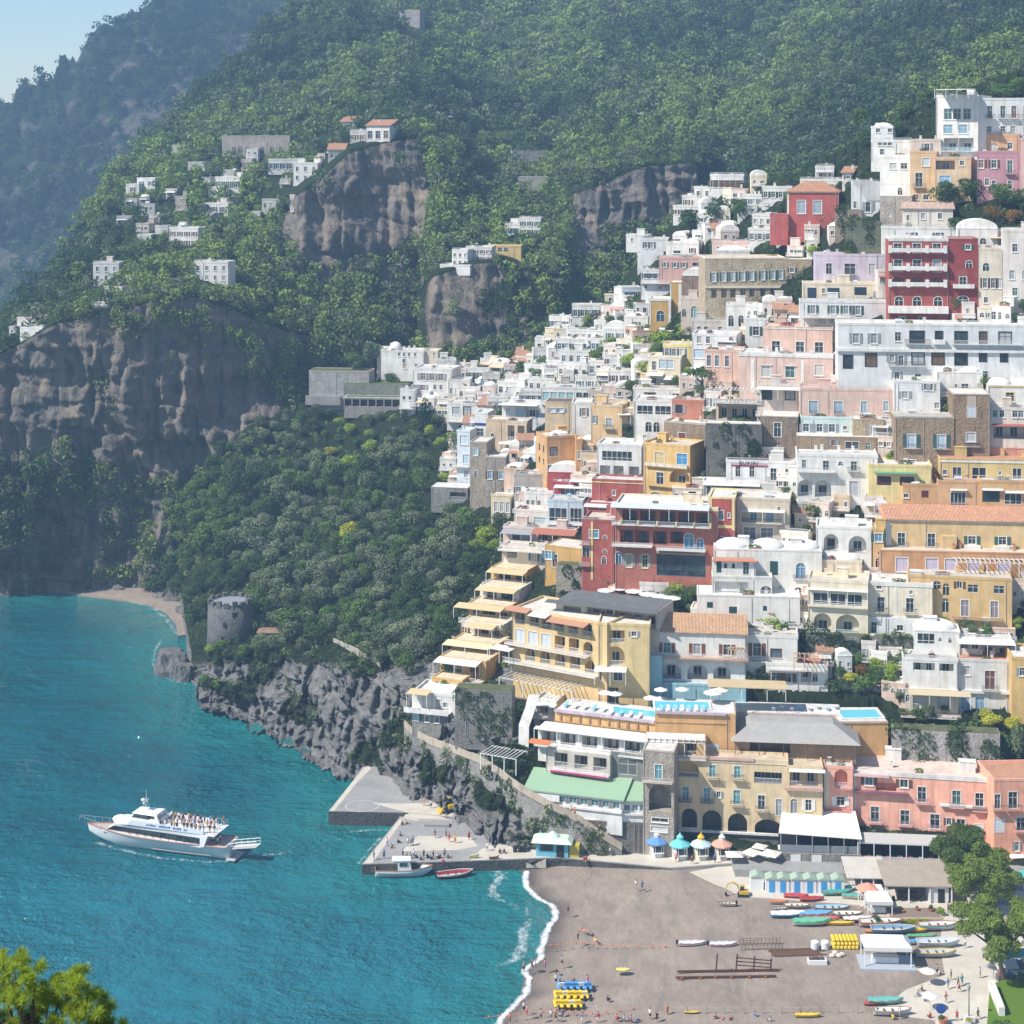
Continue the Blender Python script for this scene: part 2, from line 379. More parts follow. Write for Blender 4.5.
class House:
    def __init__(s,x0,x1,yt,yb,col,label=None,r=14,Y=None,dep=None,cat='house',name='house',of=None,fwd=1.5,roof='flat',rc=None,par=.55,parc=None,cl=True,group=None,icol=None,sink=3.,surf=None,trim=None,plain=False):
        s.plain=plain
        xc=(x0+x1)/2; s.Y0=Y if Y else (surf or L3.surf)(xc,yb)-fwd
        s.a=R(r+3); s.c=math.cos(s.a); s.s=math.sin(s.a); s.X0=(xc-CX)/F*s.Y0
        s.u0=s.U(x0); s.w=s.U(x1)-s.u0
        s.zb=H-(yb-YH)*s.Y0/F; s.h=(yb-yt)*s.Y0/F
        s.px=s.Y0/F                     # metres per picture pixel at the front
        s.dep=dep if dep else max(4.5,min(10,s.h*.9+1.5))
        s.M=Matrix.Translation((s.X0+s.u0*s.c,s.Y0-s.u0*s.s,s.zb))@Matrix.Rotation(-s.a,4,'Z')
        if of is None:
            s.root=thing(name,s.M.translation,label,cat,-s.a,group); s.RM=s.M.copy(); s.sub=False
        else: s.root=of.root; s.RM=of.RM; s.sub=True
        s.ml=s.RM.inverted()@s.M
        s.col=col; s.roof=roof; s.rc=rc or (.66,.62,.56); s.par=par; s.parc=parc or col; s.cl=cl; s.icol=icol or col; s.sink=sink; s.trim=trim
        s.ops=[]; s.rn=random.Random(int(x0*7+yt*13+yb)); s.shut=s.rn.choice([None,None,None,(.05,.11,.09),(.14,.07,.045),(.28,.30,.31),(.09,.16,.22)])
        HOUSES.append((s.M.translation.x,s.M.translation.y,s.c,s.s,s.w,s.dep,s.zb,x0,x1,yt,yb))
    def U(s,x): return ((x-CX)/F*s.Y0-s.X0)/(s.c+(x-CX)/F*s.s)
    def lu(s,x): return s.U(x)-s.u0
    def lz(s,y): return H-(y-YH)*s.Y0/F-s.zb
    def B(s,mb,name,mats,parent=None,smooth=False):
        if parent is None: return mb.build(name,mats,s.root,smooth,s.ml)
        return mb.build(name,mats,parent,smooth)
    def row(s,y,h,w,xs,k='w',**kw):
        if isinstance(xs,int):
            n=xs; xs=[None]*n; us=[s.w*(i+.5)/n if n>1 else s.w/2 for i in range(n)]
        else: us=[s.lu(x) for x in xs]
        hw=w*s.px/2/s.c; hh=h*s.px/2*(1.12 if k in 'dD' else 1.); z=s.lz(y)
        for u in us:
            u0=max(.12,u-hw); u1=min(s.w-.12,u+hw); z0=max(.05,z-hh); z1=min(s.h-.1,z+hh)
            if u1-u0<.25 or z1-z0<.25: continue
            if any(not(u1<=o[0]+.01 or u0>=o[1]-.01 or z1<=o[2]+.01 or z0>=o[3]-.01) for o in s.ops): continue
            s.ops.append((u0,u1,z0,z1,k,kw))
        return s
    def bal(s,x0,x1,y,hh=1.0,pr=1.0,c=None,slab=None,wall=None):
        u0=s.lu(x0);u1=s.lu(x1);z=s.lz(y); s.balc(u0,u1,z,hh,pr,c,slab,wall); return s
    def balc(s,u0,u1,z,hh=.95,pr=.9,c=None,slab=None,wall=None):
        b=MB().box(u0,u1,-pr,-.003,z-.14,z); o=s.B(b,'balcony',plaster(slab or sc3(s.col,.95)))
        m=MB()
        if wall:
            m.box(u0,u1,-pr,-pr+.12,z+.002,z+hh); m.box(u0,u0+.12,-pr+.122,-.004,z+.002,z+hh); m.box(u1-.12,u1,-pr+.122,-.004,z+.002,z+hh); mt=plaster(wall)
        else:
            s.rail(m,u0,u1,-pr+.05,z,hh,sides=pr-.06); mt=paint(c or (.14,.14,.15),.6,.4)
        m.build('railing',mt,o)
    def rail(s,m,u0,u1,y,z,hh,sides=0.):
        m.box(u0,u1,y-.035,y+.035,z+hh-.09,z+hh); m.box(u0,u1,y-.02,y+.02,z+.05,z+.09)
        n=max(2,int((u1-u0)/.24))
        for i in range(n+1):
            u=u0+.02+(u1-u0-.04)*i/n; m.box(u-.034,u+.034,y-.014,y+.014,z+.0,z+hh-.051)
        if sides:
            for u in (u0+.03,u1-.03): m.box(u-.02,u+.02,y+.03,y+sides,z+hh-.05,z+hh); m.box(u-.015,u+.015,y+.03,y+sides,z+.3,z+.34)
    def terr(s,x0,x1,y,pr=2.2,hh=1.,c=(.7,.7,.69),wall=None,posts=0,name='terrace'):
        u0=s.lu(x0);u1=s.lu(x1);z=s.lz(y)
        o=s.B(MB().box(u0,u1,-pr,-.004,z-.22,z),name,plaster(sc3(s.rc,1.)))
        m=MB()
        if wall: m.box(u0,u1,-pr,-pr+.14,z+.002,z+hh); mt=plaster(wall)
        else: s.rail(m,u0,u1,-pr+.05,z,hh,sides=pr-.1); mt=paint(c,.6)
        m.build('railing',mt,o); return s
    def awn(s,x0,x1,y,pr=2.5,c=(.7,.62,.42),drop=.35,posts=2,z0=None,name='awning',h=2.4):
        u0=s.lu(x0);u1=s.lu(x1);z=s.lz(y)
        m=MB(); m.hexa([(u0,-pr,z-drop-.07),(u1,-pr,z-drop-.07),(u1,.0-.004,z-.07),(u0,-.004,z-.07)],[(u0,-pr,z-drop),(u1,-pr,z-drop),(u1,-.004,z),(u0,-.004,z)])
        o=s.B(m,name,paint(c,.9,.1))
        if posts:
            for i in range(posts):
                u=u0+.1+(u1-u0-.2)*i/max(1,posts-1); MB().box(u-.05,u+.05,-pr+.05,-pr+.15,z-drop-.08-h,z-drop-.08).build('post',whitep(),o)
        return s
    def pergola(s,x0,x1,y,pr=3,c=(.75,.74,.7),n=10,h=2.4):
        u0=s.lu(x0);u1=s.lu(x1);z=s.lz(y); m=MB()
        for i in range(n):
            u=u0+(u1-u0)*(i+.5)/n; m.box(u-.06,u+.06,-pr-.2,-.01,z-.16,z)
        m.box(u0,u1,-pr,-pr+.12,z-.32,z-.162); m.box(u0,u1,-.2,-.05,z-.32,z-.162)
        for i in range(4):
            u=u0+.1+(u1-u0-.2)*i/3; m.box(u-.08,u+.08,-pr,-pr+.14,z-.33-h,z-.323)
        s.B(m,'pergola',paint(c,.8,.2)); return s
    def strip(s,x0,x1,y0,y1,c,pr=.06,name='trim'):
        s.B(MB().box(s.lu(x0),s.lu(x1),-pr,-.003,s.lz(y1),s.lz(y0)),name,plaster(c)); return s
    def ivy(s,x0,x1,y0,y1,n=5,col=(.05,.09,.03)):
        bl=[]; r=s.rn
        for _ in range(n):
            u=r.uniform(s.lu(x0),s.lu(x1)); z=r.uniform(s.lz(y1),s.lz(y0)); q=r.uniform(.8,2.2); bl.append((u,-.1,z,q,.4,q*r.uniform(.8,1.8)))
        V,lv=cloud(120*n,bl,.24,r.randrange(999)); o=bpy.data.objects.new('ivy',quadmesh('ivy',V,lv,leaf(col))); COL.objects.link(o); o.parent=s.root; o.matrix_local=s.ml; return s
    def done(s):
        w,h,d=s.w,s.h,s.dep; sk=-s.sink; ops=s.ops
        m=MB(); us=sorted({0.,w}|{o[0] for o in ops}|{o[1] for o in ops}); zs=sorted({sk,h}|{o[2] for o in ops}|{o[3] for o in ops})
        for i in range(len(us)-1):
            # merge vertical runs to keep the wall light
            run=None
            for j in range(len(zs)-1):
                uc=(us[i]+us[i+1])/2; zc=(zs[j]+zs[j+1])/2
                inn=any(o[0]<uc<o[1] and o[2]<zc<o[3] for o in ops)
                if not inn:
                    if run is None: run=zs[j]
                if inn or j==len(zs)-2:
                    e=zs[j] if inn else zs[j+1]
                    if run is not None and e>run: m.poly([(us[i],0,run),(us[i+1],0,run),(us[i+1],0,e),(us[i],0,e)])
                    run=None
        m.poly([(0,d,sk),(0,0,sk),(0,0,h),(0,d,h)]); m.poly([(w,0,sk),(w,d,sk),(w,d,h),(w,0,h)]); m.poly([(w,d,sk),(0,d,sk),(0,d,h),(w,d,h)])
        m.poly([(0,0,h),(w,0,h),(w,d,h),(0,d,h)])
        for (u0,u1,z0,z1,k,kw) in ops:
            dp=kw.get('dp',{'L':1.9,'A':1.7,'a':.3,'G':.25}.get(k,.22)); dp=min(dp,d-.3); arch=k in 'Aa'
            m.mat(1 if k in 'LA' else 0)
            m.poly([(u0,0,z0),(u1,0,z0),(u1,dp,z0),(u0,dp,z0)]); m.poly([(u0,dp,z0),(u1,dp,z0),(u1,dp,z1),(u0,dp,z1)])
            if not arch:
                m.poly([(u0,0,z0),(u0,dp,z0),(u0,dp,z1),(u0,0,z1)]); m.poly([(u1,dp,z0),(u1,0,z0),(u1,0,z1),(u1,dp,z1)]); m.poly([(u0,dp,z1),(u1,dp,z1),(u1,0,z1),(u0,0,z1)])
            else:
                rw=(u1-u0)/2; rz=min(rw,(z1-z0)*.5); zz=z1-rz
                m.poly([(u0,0,z0),(u0,dp,z0),(u0,dp,zz),(u0,0,zz)]); m.poly([(u1,dp,z0),(u1,0,z0),(u1,0,zz),(u1,dp,zz)])
                pts=[(u0+rw-rw*math.cos(math.pi*i/10),zz+rz*math.sin(math.pi*i/10)) for i in range(11)]
                for p,q in zip(pts,pts[1:]):
                    m.poly([(p[0],0,p[1]),(p[0],dp,p[1]),(q[0],dp,q[1]),(q[0],0,q[1])])
                    m.mat(0)
                    if p[1]<z1-1e-4 or q[1]<z1-1e-4: m.poly([(p[0],0,p[1]),(q[0],0,q[1]),(q[0],0,z1),(p[0],0,z1)])
                    m.mat(1 if k in 'LA' else 0)
            m.mat(0)
        wm=plaster(s.col) if not callable(s.col) else s.col()
        s.B(m,'wall',[wm,plaster(s.icol) if not callable(s.icol) else wm])
        for (u0,u1,z0,z1,k,kw) in ops: s.opening(u0,u1,z0,z1,k,kw)
        s.mkroof(); return s
    def opening(s,u0,u1,z0,z1,k,kw):
        fc=kw.get('fc',WHITE); f=min(.14,(u1-u0)*.16); W=u1-u0; Hh=z1-z0; col=s.col if not callable(s.col) else (.4,.35,.3)
        def ring(m,a0,a1,b0,b1,f,y0,y1):
            m.box(a0,a0+f,y0,y1,b0,b1); m.box(a1-f,a1,y0,y1,b0,b1); m.box(a0+f,a1-f,y0,y1,b1-f,b1); m.box(a0+f,a1-f,y0,y1,b0,b0+f)
        if k in 'LA':
            dp=min(kw.get('dp',{'L':1.9,'A':1.7}[k]),s.dep-.3); n=kw.get('n',1)
            if kw.get('door',1):
                for i in range(n):
                    c=u0+W*(i+.5)/n; dw=min(W/n*.52,1.8)/2; dz=z0+min(Hh*.8,2.3)
                    m=MB(); ring(m,c-dw,c+dw,z0+.02,dz,.09,dp-.1,dp-.006); m.box(c-.04,c+.04,dp-.09,dp-.007,z0+.11,dz-.09)
                    o=s.B(m,'door',paint(kw.get('dc',fc),.6)); MB().box(c-dw+.09,c+dw-.09,dp-.05,dp-.012,z0+.1,dz-.09).build('pane',glass(),o)
            if kw.get('rail',1):
                m=MB()
                if kw.get('bw'): m.box(u0+.01,u1-.01,.05,.17,z0+.004,z0+.9); mt=plaster(kw['bw'])
                else: s.rail(m,u0+.02,u1-.02,.1,z0,.95); mt=paint(kw.get('rcol',(.62,.62,.62)),.6)
                s.B(m,'railing',mt)
            return
        m=MB(); tr=kw.get('tr',1)
        if k=='a':
            n=10; rw=W/2; rz=min(rw,Hh*.5); zz=z1-rz; g=.13
            def arc(e): return [(u0-e,z0)]+[(u0+rw-(rw+e)*math.cos(math.pi*i/n),zz+(rz+e)*math.sin(math.pi*i/n)) for i in range(n+1)]+[(u1+e,z0)]
            A=arc(0);Bo=arc(g)
            if tr:
                for i in range(len(A)-1):
                    p,q,a,b=A[i],A[i+1],Bo[i],Bo[i+1]
                    m.hexa([(a[0],-.05,a[1]),(b[0],-.05,b[1]),(b[0],-.004,b[1]),(a[0],-.004,a[1])],[(p[0],-.05,p[1]),(q[0],-.05,q[1]),(q[0],-.004,q[1]),(p[0],-.004,p[1])])
            m.box(u0+W/2-.04,u0+W/2+.04,.1,.22,z0,z1-.03); m.box(u0+.01,u1-.01,.1,.22,zz-.05,zz+.03)
            o=s.B(m,'window',paint(fc,.7)); g=MB(); pts=[(p[0],.24,p[1]) for p in A]; g.poly(pts); g.build('pane',paint(kw['pc'],.5) if kw.get('pc') else glass(),o); return
        if k=='c':
            m.box(u0+.02,u0+W/2-.01,.02,.1,z0+.02,z1-.02); m.box(u0+W/2+.01,u1-.02,.02,.1,z0+.02,z1-.02)
            n=max(3,int(Hh/.25))
            for i in range(n): zz=z0+Hh*(i+.5)/n; m.box(u0+.08,u1-.08,-.005,.019,zz-.03,zz+.03)
            o=s.B(m,'shutter',paint(kw.get('sc',(.2,.08,.06)),.6))
            if tr: t=MB(); ring(t,u0-f,u1+f,z0-f,z1+f,f,-.05,-.004); t.build('frame',plaster(fc),o)
            return
        if k=='G':
            n=kw.get('n',max(2,int(W/1.2))); ring(m,u0,u1,z0,z1,.1,-.02,.16)
            for i in range(1,n): u=u0+W*i/n; m.box(u-.045,u+.045,.0,.15,z0+.1,z1-.1)
            m.box(u0+.1,u1-.1,.02,.14,z0+Hh*.3-.04,z0+Hh*.3+.04) if Hh>1.8 else None
        else:
            if tr: ring(m,u0-f,u1+f,z0-(f if k not in 'dD' else 0),z1+f,f,-.06,-.004)
            ring(m,u0+.01,u1-.01,z0+.01,z1-.01,.07,.06,.17); m.box(u0+W/2-.035,u0+W/2+.035,.07,.16,z0+.08,z1-.08)
            if Hh>1.5: m.box(u0+.08,u1-.08,.075,.155,z0+Hh*.66-.03,z0+Hh*.66+.03)
        o=s.B(m,'door' if k in 'dD' else 'window',paint(fc,.7))
        pc=kw.get('pc') or (s.rn.choice([(.30,.32,.33),(.45,.45,.43),(.10,.16,.2),(.17,.10,.06),(.05,.12,.11)]) if s.rn.random()<.42 and W<3 else None); MB().box(u0+.05,u1-.05,.12,.2,z0+.05,z1-.05).build('pane',paint(pc,.5) if pc else glass(),o)
        if k in 'wsx' and tr: MB().box(u0-f-.05,u1+f+.05,-.16,-.062,z0-f-.06,z0-f+.02).build('sill',plaster(WHITE),o)
        if k=='s' or kw.get('sc') or (k=='w' and s.shut and W<1.9):
            for sg in (0,1):
                q=MB(); a=u0-f-.02-W*.45 if sg==0 else u1+f+.02; q.box(a,a+W*.45,-.09,-.03,z0,z1)
                nn=max(3,int(Hh/.3))
                for i in range(nn): zz=z0+Hh*(i+.5)/nn; q.box(a+.05,a+W*.45-.05,-.11,-.091,zz-.03,zz+.03)
                q.build('shutter',paint(kw.get('sc',s.shut or (.16,.07,.05)),.6),o)
        if k=='d': s.balc(u0-.55,u1+.55,z0-.004,c=kw.get('rcol'))
        if kw.get('hood'): s.B(MB().box(u0-.35,u1+.35,-.28,-.07,z1+f+.02,z1+f+.14),'hood',plaster(kw.get('hood') if kw.get('hood')!=1 else WHITE))
    def mkroof(s):
        w,h,d=s.w,s.h,s.dep; r=s.rn; rf=s.roof; wc=s.parc if not callable(s.parc) else (.45,.4,.33)
        if rf in('tile','hip','shed'):
            ov=.45; m=MB()
            if rf in('shed',): m.hexa([(-ov,-ov,h+.004),(w+ov,-ov,h+.004),(w+ov,d,h+d*.3),(-ov,d,h+d*.3)],[(-ov,-ov,h+.2),(w+ov,-ov,h+.2),(w+ov,d,h+d*.3+.2),(-ov,d,h+d*.3+.2)])
            else:
                rh=d*.26; k=d*.45 if rf=='hip' else 0
                m.hexa([(-ov,-ov,h+.004),(w+ov,-ov,h+.004),(w+ov,d+ov,h+.004),(-ov,d+ov,h+.004)],[(-ov,-ov,h+.14),(w+ov,-ov,h+.14),(w+ov,d+ov,h+.14),(-ov,d+ov,h+.14)])
                A=[(-ov,-ov,h+.143),(w+ov,-ov,h+.143),(w+ov,d+ov,h+.143),(-ov,d+ov,h+.143)]; p=(min(k,w*.45)-ov*.5,d/2,h+.14+rh);q=(w-min(k,w*.45)+ov*.5,d/2,h+.14+rh)
                m.add(A+[p,q],[(0,1,5,4),(2,3,4,5),(1,2,5),(3,0,4)])
            s.B(m,'roof',paint(s.rc,.7,.3) if s.plain else tiles(s.rc if s.rc!=(.66,.62,.56) else (.52,.27,.16)))
            s.B(MB().box(-.12,w+.12,-.14,-.003,h-.28,h),'cornice',plaster(s.trim or WHITE)); 
        else:
            t=.22; p=s.par; 
            if p>0:
                m=MB(); m.box(-.06,w+.06,-.06,t,h+.003,h+p); m.box(-.06,t,t,d,h+.003,h+p); m.box(w-t,w+.06,t,d,h+.003,h+p); m.box(t,w-t,d-t,d,h+.003,h+p)
                s.B(m,'parapet',plaster(wc))
            s.B(MB().box(t,w-t,t,d-t,h+.01,h+.12),'roof',plaster(s.rc))
            if s.trim: s.B(MB().box(-.1,w+.1,-.12,-.003,h-.3,h-.05),'cornice',plaster(s.trim))
            if rf=='dome':
                n=max(1,round(w/6.5))
                for i in range(n):
                    cw=w/n; s.B(MB().ell((cw*(i+.5),d*.5,h+.1),(cw*.47,min(d*.46,cw*.6),min(1.5,cw*.24)),16,6,True),'dome',plaster((.8,.78,.74)),smooth=True)
            elif rf=='vault':
                m=MB(); n=10; pts=[(w/2-w/2*math.cos(math.pi*i/n),min(w*.3,2.2)*math.sin(math.pi*i/n)+h+p) for i in range(n+1)]
                m.add([(a,.1,z) for a,z in pts]+[(a,d-.1,z) for a,z in pts],[(i,i+1,n+2+i,n+1+i) for i in range(n)]+[tuple(range(n+1))[::-1],tuple(range(n+1,2*n+2))])
                s.B(m,'vault',plaster((.8,.78,.74)))
        # drainpipes, wall vents, planters along the roof edge
        if w>4 and h>3:
            for _ in range(1 if w<9 else 2):
                u=r.uniform(.04,.96)*w
                if any(o[0]-.3<u<o[1]+.3 for o in s.ops): u=.16 if r.random()<.5 else w-.16
                s.B(MB().tube([(u,-.09,-.5),(u,-.09,h-.15)],.05,5),'drainpipe',paint((.42,.40,.37),.6))
            if rf in('flat','dome') and s.cl and r.random()<.75:
                m=MB(); u=r.uniform(.1,.5)*w; l=min(r.uniform(1.2,3.2),w-u-.3); m.box(u,u+l,.3,.75,h+.1,h+.62); o=s.B(m,'planter',paint((.36,.2,.13),.8))
                V,lv=plantcloud(r.randrange(5)); k=bpy.data.objects.new('planter_leaves',plantmesh(r.randrange(4))); COL.objects.link(k); k.parent=o; k.location=(u+l/2,.5,h+.6); k.scale=(l*1.05,.9,r.uniform(.6,1.3))
            if rf=='flat' and s.cl and s.par>.2 and r.random()<.5:
                m=MB(); s.rail(m,.1,w-.1,.08,h+s.par,.55); s.B(m,'roof_railing',paint((.55,.55,.54),.5))
        if s.cl:
            z=h+.12 if rf not in('tile','hip','shed') else h+.9
            for _ in range(1 if w<6 else 2 if w<14 else 4):
                q=r.random(); u=r.uniform(.15,.85)*w; v=r.uniform(.3,.8)*d
                if q<.4: m=MB().box(u-.3,u+.3,v-.25,v+.25,z-.3,z+1.2); m.box(u-.38,u+.38,v-.33,v+.33,z+1.203,z+1.33); s.B(m,'chimney',plaster(wc))
                elif rf in('tile','hip','shed'): continue
                elif q<.58: m=MB().box(u-.45,u+.45,v-.2,v+.2,z+.1,z+.75); m.box(u-.4,u-.3,v-.2,v+.2,z-.05,z+.099); m.box(u+.3,u+.4,v-.2,v+.2,z-.05,z+.099); s.B(m,'air_conditioner',paint((.6,.6,.58),.6))
                elif q<.74: m=MB().tube([(u,v,z-.05),(u,v,z+.8)],.04); m.lathe([(.05,0),(.35,.1),(.48,.28)],(u,v,z+.8),10); s.B(m,'satellite_dish',paint((.7,.7,.7),.5))
                elif q<.9: bw=r.uniform(.9,1.5); m=MB().box(u-bw,u+bw,v-.9,v+.9,z-.05,z+2.0); m.box(u-bw-.1,u+bw+.1,v-1,v+1,z+2.003,z+2.13); s.B(m,'roof_hatch',plaster(wc))
                else: m=MB(); m.tube([(u-.8,v,z+.5),(u+.8,v,z+.5)],.45,10); m.box(u-.6,u-.5,v-.3,v+.3,z-.05,z+.2); m.box(u+.5,u+.6,v-.3,v+.3,z-.05,z+.2); s.B(m,'water_tank',paint((.55,.57,.58),.4))
W=WHITE; CR=S(238,222,188); YE=S(232,184,84); OC=S(226,180,108); PE=S(230,184,160); PK=S(205,140,152); RD=S(186,80,64); SA=S(252,172,138,.98); LI=S(216,200,214); LB=S(150,208,222); BE=S(222,205,178); PY=S(240,215,125); MI=S(205,228,222)
BRS=lambda:stone((.30,.22,.145)); GRS=lambda:stone((.25,.24,.22)); TAN=lambda:stone((.40,.31,.2))
BS=(.15,.06,.04); GN=(.02,.075,.065); DK=(.035,.03,.035); TER=(.50,.26,.16)
def H_(*a,**k): return House(*a,**k)
# ---------- top right group
h=H_(936,978,97,182,W,'tall white hotel block topping the hillside, glazed roof restaurant on top',r=24,cat='hotel',name='hotel_building',dep=16,rc=W)
h.row(114,11,7,[948,957,967],'w').row(129,9,8,[948,963],'w',pc=(.2,.33,.4)).row(145,14,13,[951,966],'L',rcol=(.3,.5,.6)).bal(938,976,151,1.,1.,(.35,.5,.6)).row(166,10,7,[946,960],'x')
h.awn(940,974,89,6,(.75,.73,.68),.3,4,h=2.2); h.done()
g=H_(978,1046,100,182,BWHITE,r=4,of=h,dep=14,Y=h.Y0-1,cl=False).row(112,11,5,[990,1003,1014,1026,1038],'d').row(130,8,5,[989,1003,1013,1026,1038],'w').row(150,9,5,[1013,1028],'w').done()
H_(910,937,153,200,S(226,184,126),'ochre house with pink attic room below the tall white hotel',rc=CR).row(162,8,7,[926],'w',pc=(.5,.55,.55)).row(180,13,7,[919],'d').row(198,7,5,[916,926],'x').done()
H_(911,941,141,152,S(232,205,185),'small pale pink attic house with one window under white hotel',Y=455,r=10).row(147,7,5,[927],'w').done()
H_(935,971,159,200,S(222,186,138),'tan house with dark covered balcony beside the ochre house',r=18).row(165,9,18,[945],'L',icol=1,rcol=(.05,.05,.12)).row(180,9,10,[945],'w',pc=(.25,.4,.6)).row(163,5,4,[962],'x').done()
H_(977,1021,153,192,PK,'mauve pink house at the right edge under the white hotel',r=12).row(164,8,5,[981,994],'w').row(167,12,5,[1010],'d').row(182,7,4,[987],'x').row(185,9,4,[994,1010],'x').done()
H_(986,1020,136,152,S(215,160,110),'orange box house with terrace behind the mauve pink house',Y=452,r=12).row(147,8,7,[994],'A').row(146,7,5,[1010],'w').done()
H_(1021,1060,140,195,S(225,180,165),'pale pink building cut by right edge near the top',r=12).row(160,8,5,[1030],'w').done()
H_(880,911,158,203,W,'tall narrow white house with arched window on its base floor',r=22,par=.9).row(166,6,6,[893,904],'w').row(192,9,4,[900],'a').strip(880,911,183,184,W).done()
H_(851,880,184,216,BWHITE,'white stepped house with pergola roof beside tall narrow white one',r=8).row(207,10,5,[868],'w').row(205,7,3,[855],'x').pergola(852,874,180,3).done()
H_(871,912,142,160,W,'white terrace house with small square windows below dark woods',Y=462,r=12).row(143.5,4,4,[880,885,890],'x').row(153,8,4,[882],'x').done()
H_(871,893,128,139,BWHITE,'small stepped white house highest under the dark woods',Y=478,r=18,roof='dome').row(130,5,4,[878,890],'x').done()
H_(880,912,196,226,lambda:stone((.36,.32,.27)),'bare stone retaining house front under the tall narrow white house',cl=False,par=0,cat='stone wall',name='stone_wall').row(215,4,3,[890],'x',tr=0).done()
h=H_(787,839,192,231,S(196,84,74),'brick red villa with pale cornice and hipped tile roof',roof='hip',r=10,trim=CR,dep=10).row(207,13,8,[801.5,817.5],'w',pc=(.3,.35,.42)); h.strip(787,789,192,231,CR); h.done()
H_(770,788,215,234,S(196,84,74),r=10,of=h,Y=h.Y0+.3,par=.3,cl=False).done()
H_(903,953,209,229,S(225,215,200),'pale old house with striped terracotta ridge tiles and gable',roof='tile',r=8,dep=6,rc=(.6,.42,.33)).row(216,6,4,[923,940],'x').row(218,6,3,[908],'x').done()
H_(882,962,229,242,W,'low white terrace house between the red hotel and striped roof',r=6,cl=True).row(236,7,5,[912,938],'w').terr(885,960,241,2).done()
# red hotel
h=H_(889,948,240,322,RD,'dark red hotel with white scalloped balconies and arches',r=4,cat='hotel',name='hotel_building',dep=10,trim=W,parc=W,rc=W)
h.row(248.5,9,8,[898,917,937],'D').row(266,11,8,[898,917,937],'D').row(283,10,14,[898,917.5,937],'A',icol=1,dp=1.2).row(301,9,8,[899,917,938],'a').row(319,4,6,[902,922],'x')
for y,hh in ((252,.95),(270,.95),(286,.95)):
    h.bal(890,946,y,hh,1.1,wall=W)
    for x in (890,908,927,945): h.strip(x-1.6,x+1.6,y-6.5,y+1,W,1.14,'balcony_pier')
h.strip(888,947,289,304,LI,.05,'lilac_band').done() if False else h.strip(888,948,306,313,W,1.3,'terrace_wall').done()
g=H_(947,978,240,304,S(168,60,56),r=4,of=h,Y=h.Y0-1.2,par=.4,cl=False,dep=9).row(247,5,5,[968],'w').row(264,7,6,[969],'a').row(283,11,7,[963],'D').bal(953,974,288,.95,1.,wall=W).row(300,8,11,[963],'a').done()
H_(815,888,256,288,LI,'lilac house with dark brown shutters left of the red hotel',r=4,rc=S(225,200,185)).row(269,10,6,[829,872],'D').row(269,10,11,[850],'D').row(284.5,3.5,6,[829,872],'x').bal(845,855,274,.9,.8).done()
H_(977,1003,250,304,BE,'cream stepped house right of the dark red hotel tower',r=10).row(267,8,6,[986],'a',pc=(.02,.06,.08)).row(283,10,4,[985,993],'w').row(283,10,4,[1000],'w').row(300,6,4,[986],'x').done()
H_(958,998,229,248,W,'long white vaulted house behind the dark red hotel',Y=428,r=6,roof='vault',par=.2).row(241,6,6,[983],'a').done()
H_(1003,1050,232,306,S(232,218,205),'pale beige house cut off by the right edge beside cream house',r=10).row(248,8,5,[1015],'w').row(275,9,5,[1012,1025],'w').row(292,8,5,[1015],'x').done()
H_(803,888,285,305,CR,'cream single storey house with dark blue shutters above terrace',r=4,dep=6).row(294,12,9,[812],'c',sc=(.03,.06,.09),tr=0).row(294,12,12,[833.5],'c',sc=(.03,.06,.09),tr=0).row(291,5,3,[823.5],'x').row(291,8,12,[860.5],'c',sc=(.02,.04,.06),tr=0).row(294,6,4,[878],'w').done()
H_(800,888,303,325,BWHITE,'white lower terrace house with glass doors below cream house',r=4).row(310,9,5,[813,833,846,858],'w',pc=(.2,.25,.28)).terr(802,850,317,2.).row(321,5,8,[822,834,846],'a',pc=(.35,.5,.55)).done()
# long white hotel
h=H_(838,1026,326,386,BWHITE,'long two storey white hotel with many dark balcony doors',r=3,cat='hotel',name='hotel_building',dep=9,rc=W,parc=W)
h.row(339,10,6,[856,874],'w',pc=(.25,.24,.24)).row(337,9,6,[898],'x').row(338,12,14,[917],'D',fc=DK).row(338,12,7,[939,983],'D',fc=DK).row(338,12,12,[961,1005],'D',fc=DK)
h.bal(905,930,343.5).bal(933,945,343.5,wall=W).bal(952,1022,343.5,.9,1.1,(.6,.6,.6))
h.row(363,12,9,[848],'D',fc=DK).row(361,12,11,[871],'D',fc=DK).row(358,8,5,[892],'w').row(361,10,5,[901],'w').row(359,11,12,[918,938,961],'D',fc=DK).row(357,8,7,[983,1004],'D',fc=DK)
h.bal(888,925,366).row(377,6,6,[918],'x').row(376,7,5,[897],'w').row(374,7,6,[985],'x').strip(836,1026,349,352,W,.5,'balcony_band').done()
H_(763,833,328,357,PE,'upper peach villa block with three white framed windows',r=12,trim=W,par=.35,rc=S(230,190,165)).row(348,13,8,[776,800,819],'w').done()
h=H_(739,833,356,394,S(228,190,170),'lower peach villa with white cornice and white corner strips',r=12,trim=W,parc=W,rc=W).row(372,11,9,[766,790],'w',hood=1).row(369,11,8,[819],'w',pc=(.55,.5,.45)); h.strip(751,754.5,360,394,W,.06,'corner_strip'); h.strip(801,804,360,394,W,.06,'corner_strip'); h.done()
H_(745,768,320,346,BWHITE,'pale blue white house behind the upper peach villa',r=10).row(331,9,6,[756],'w').done()
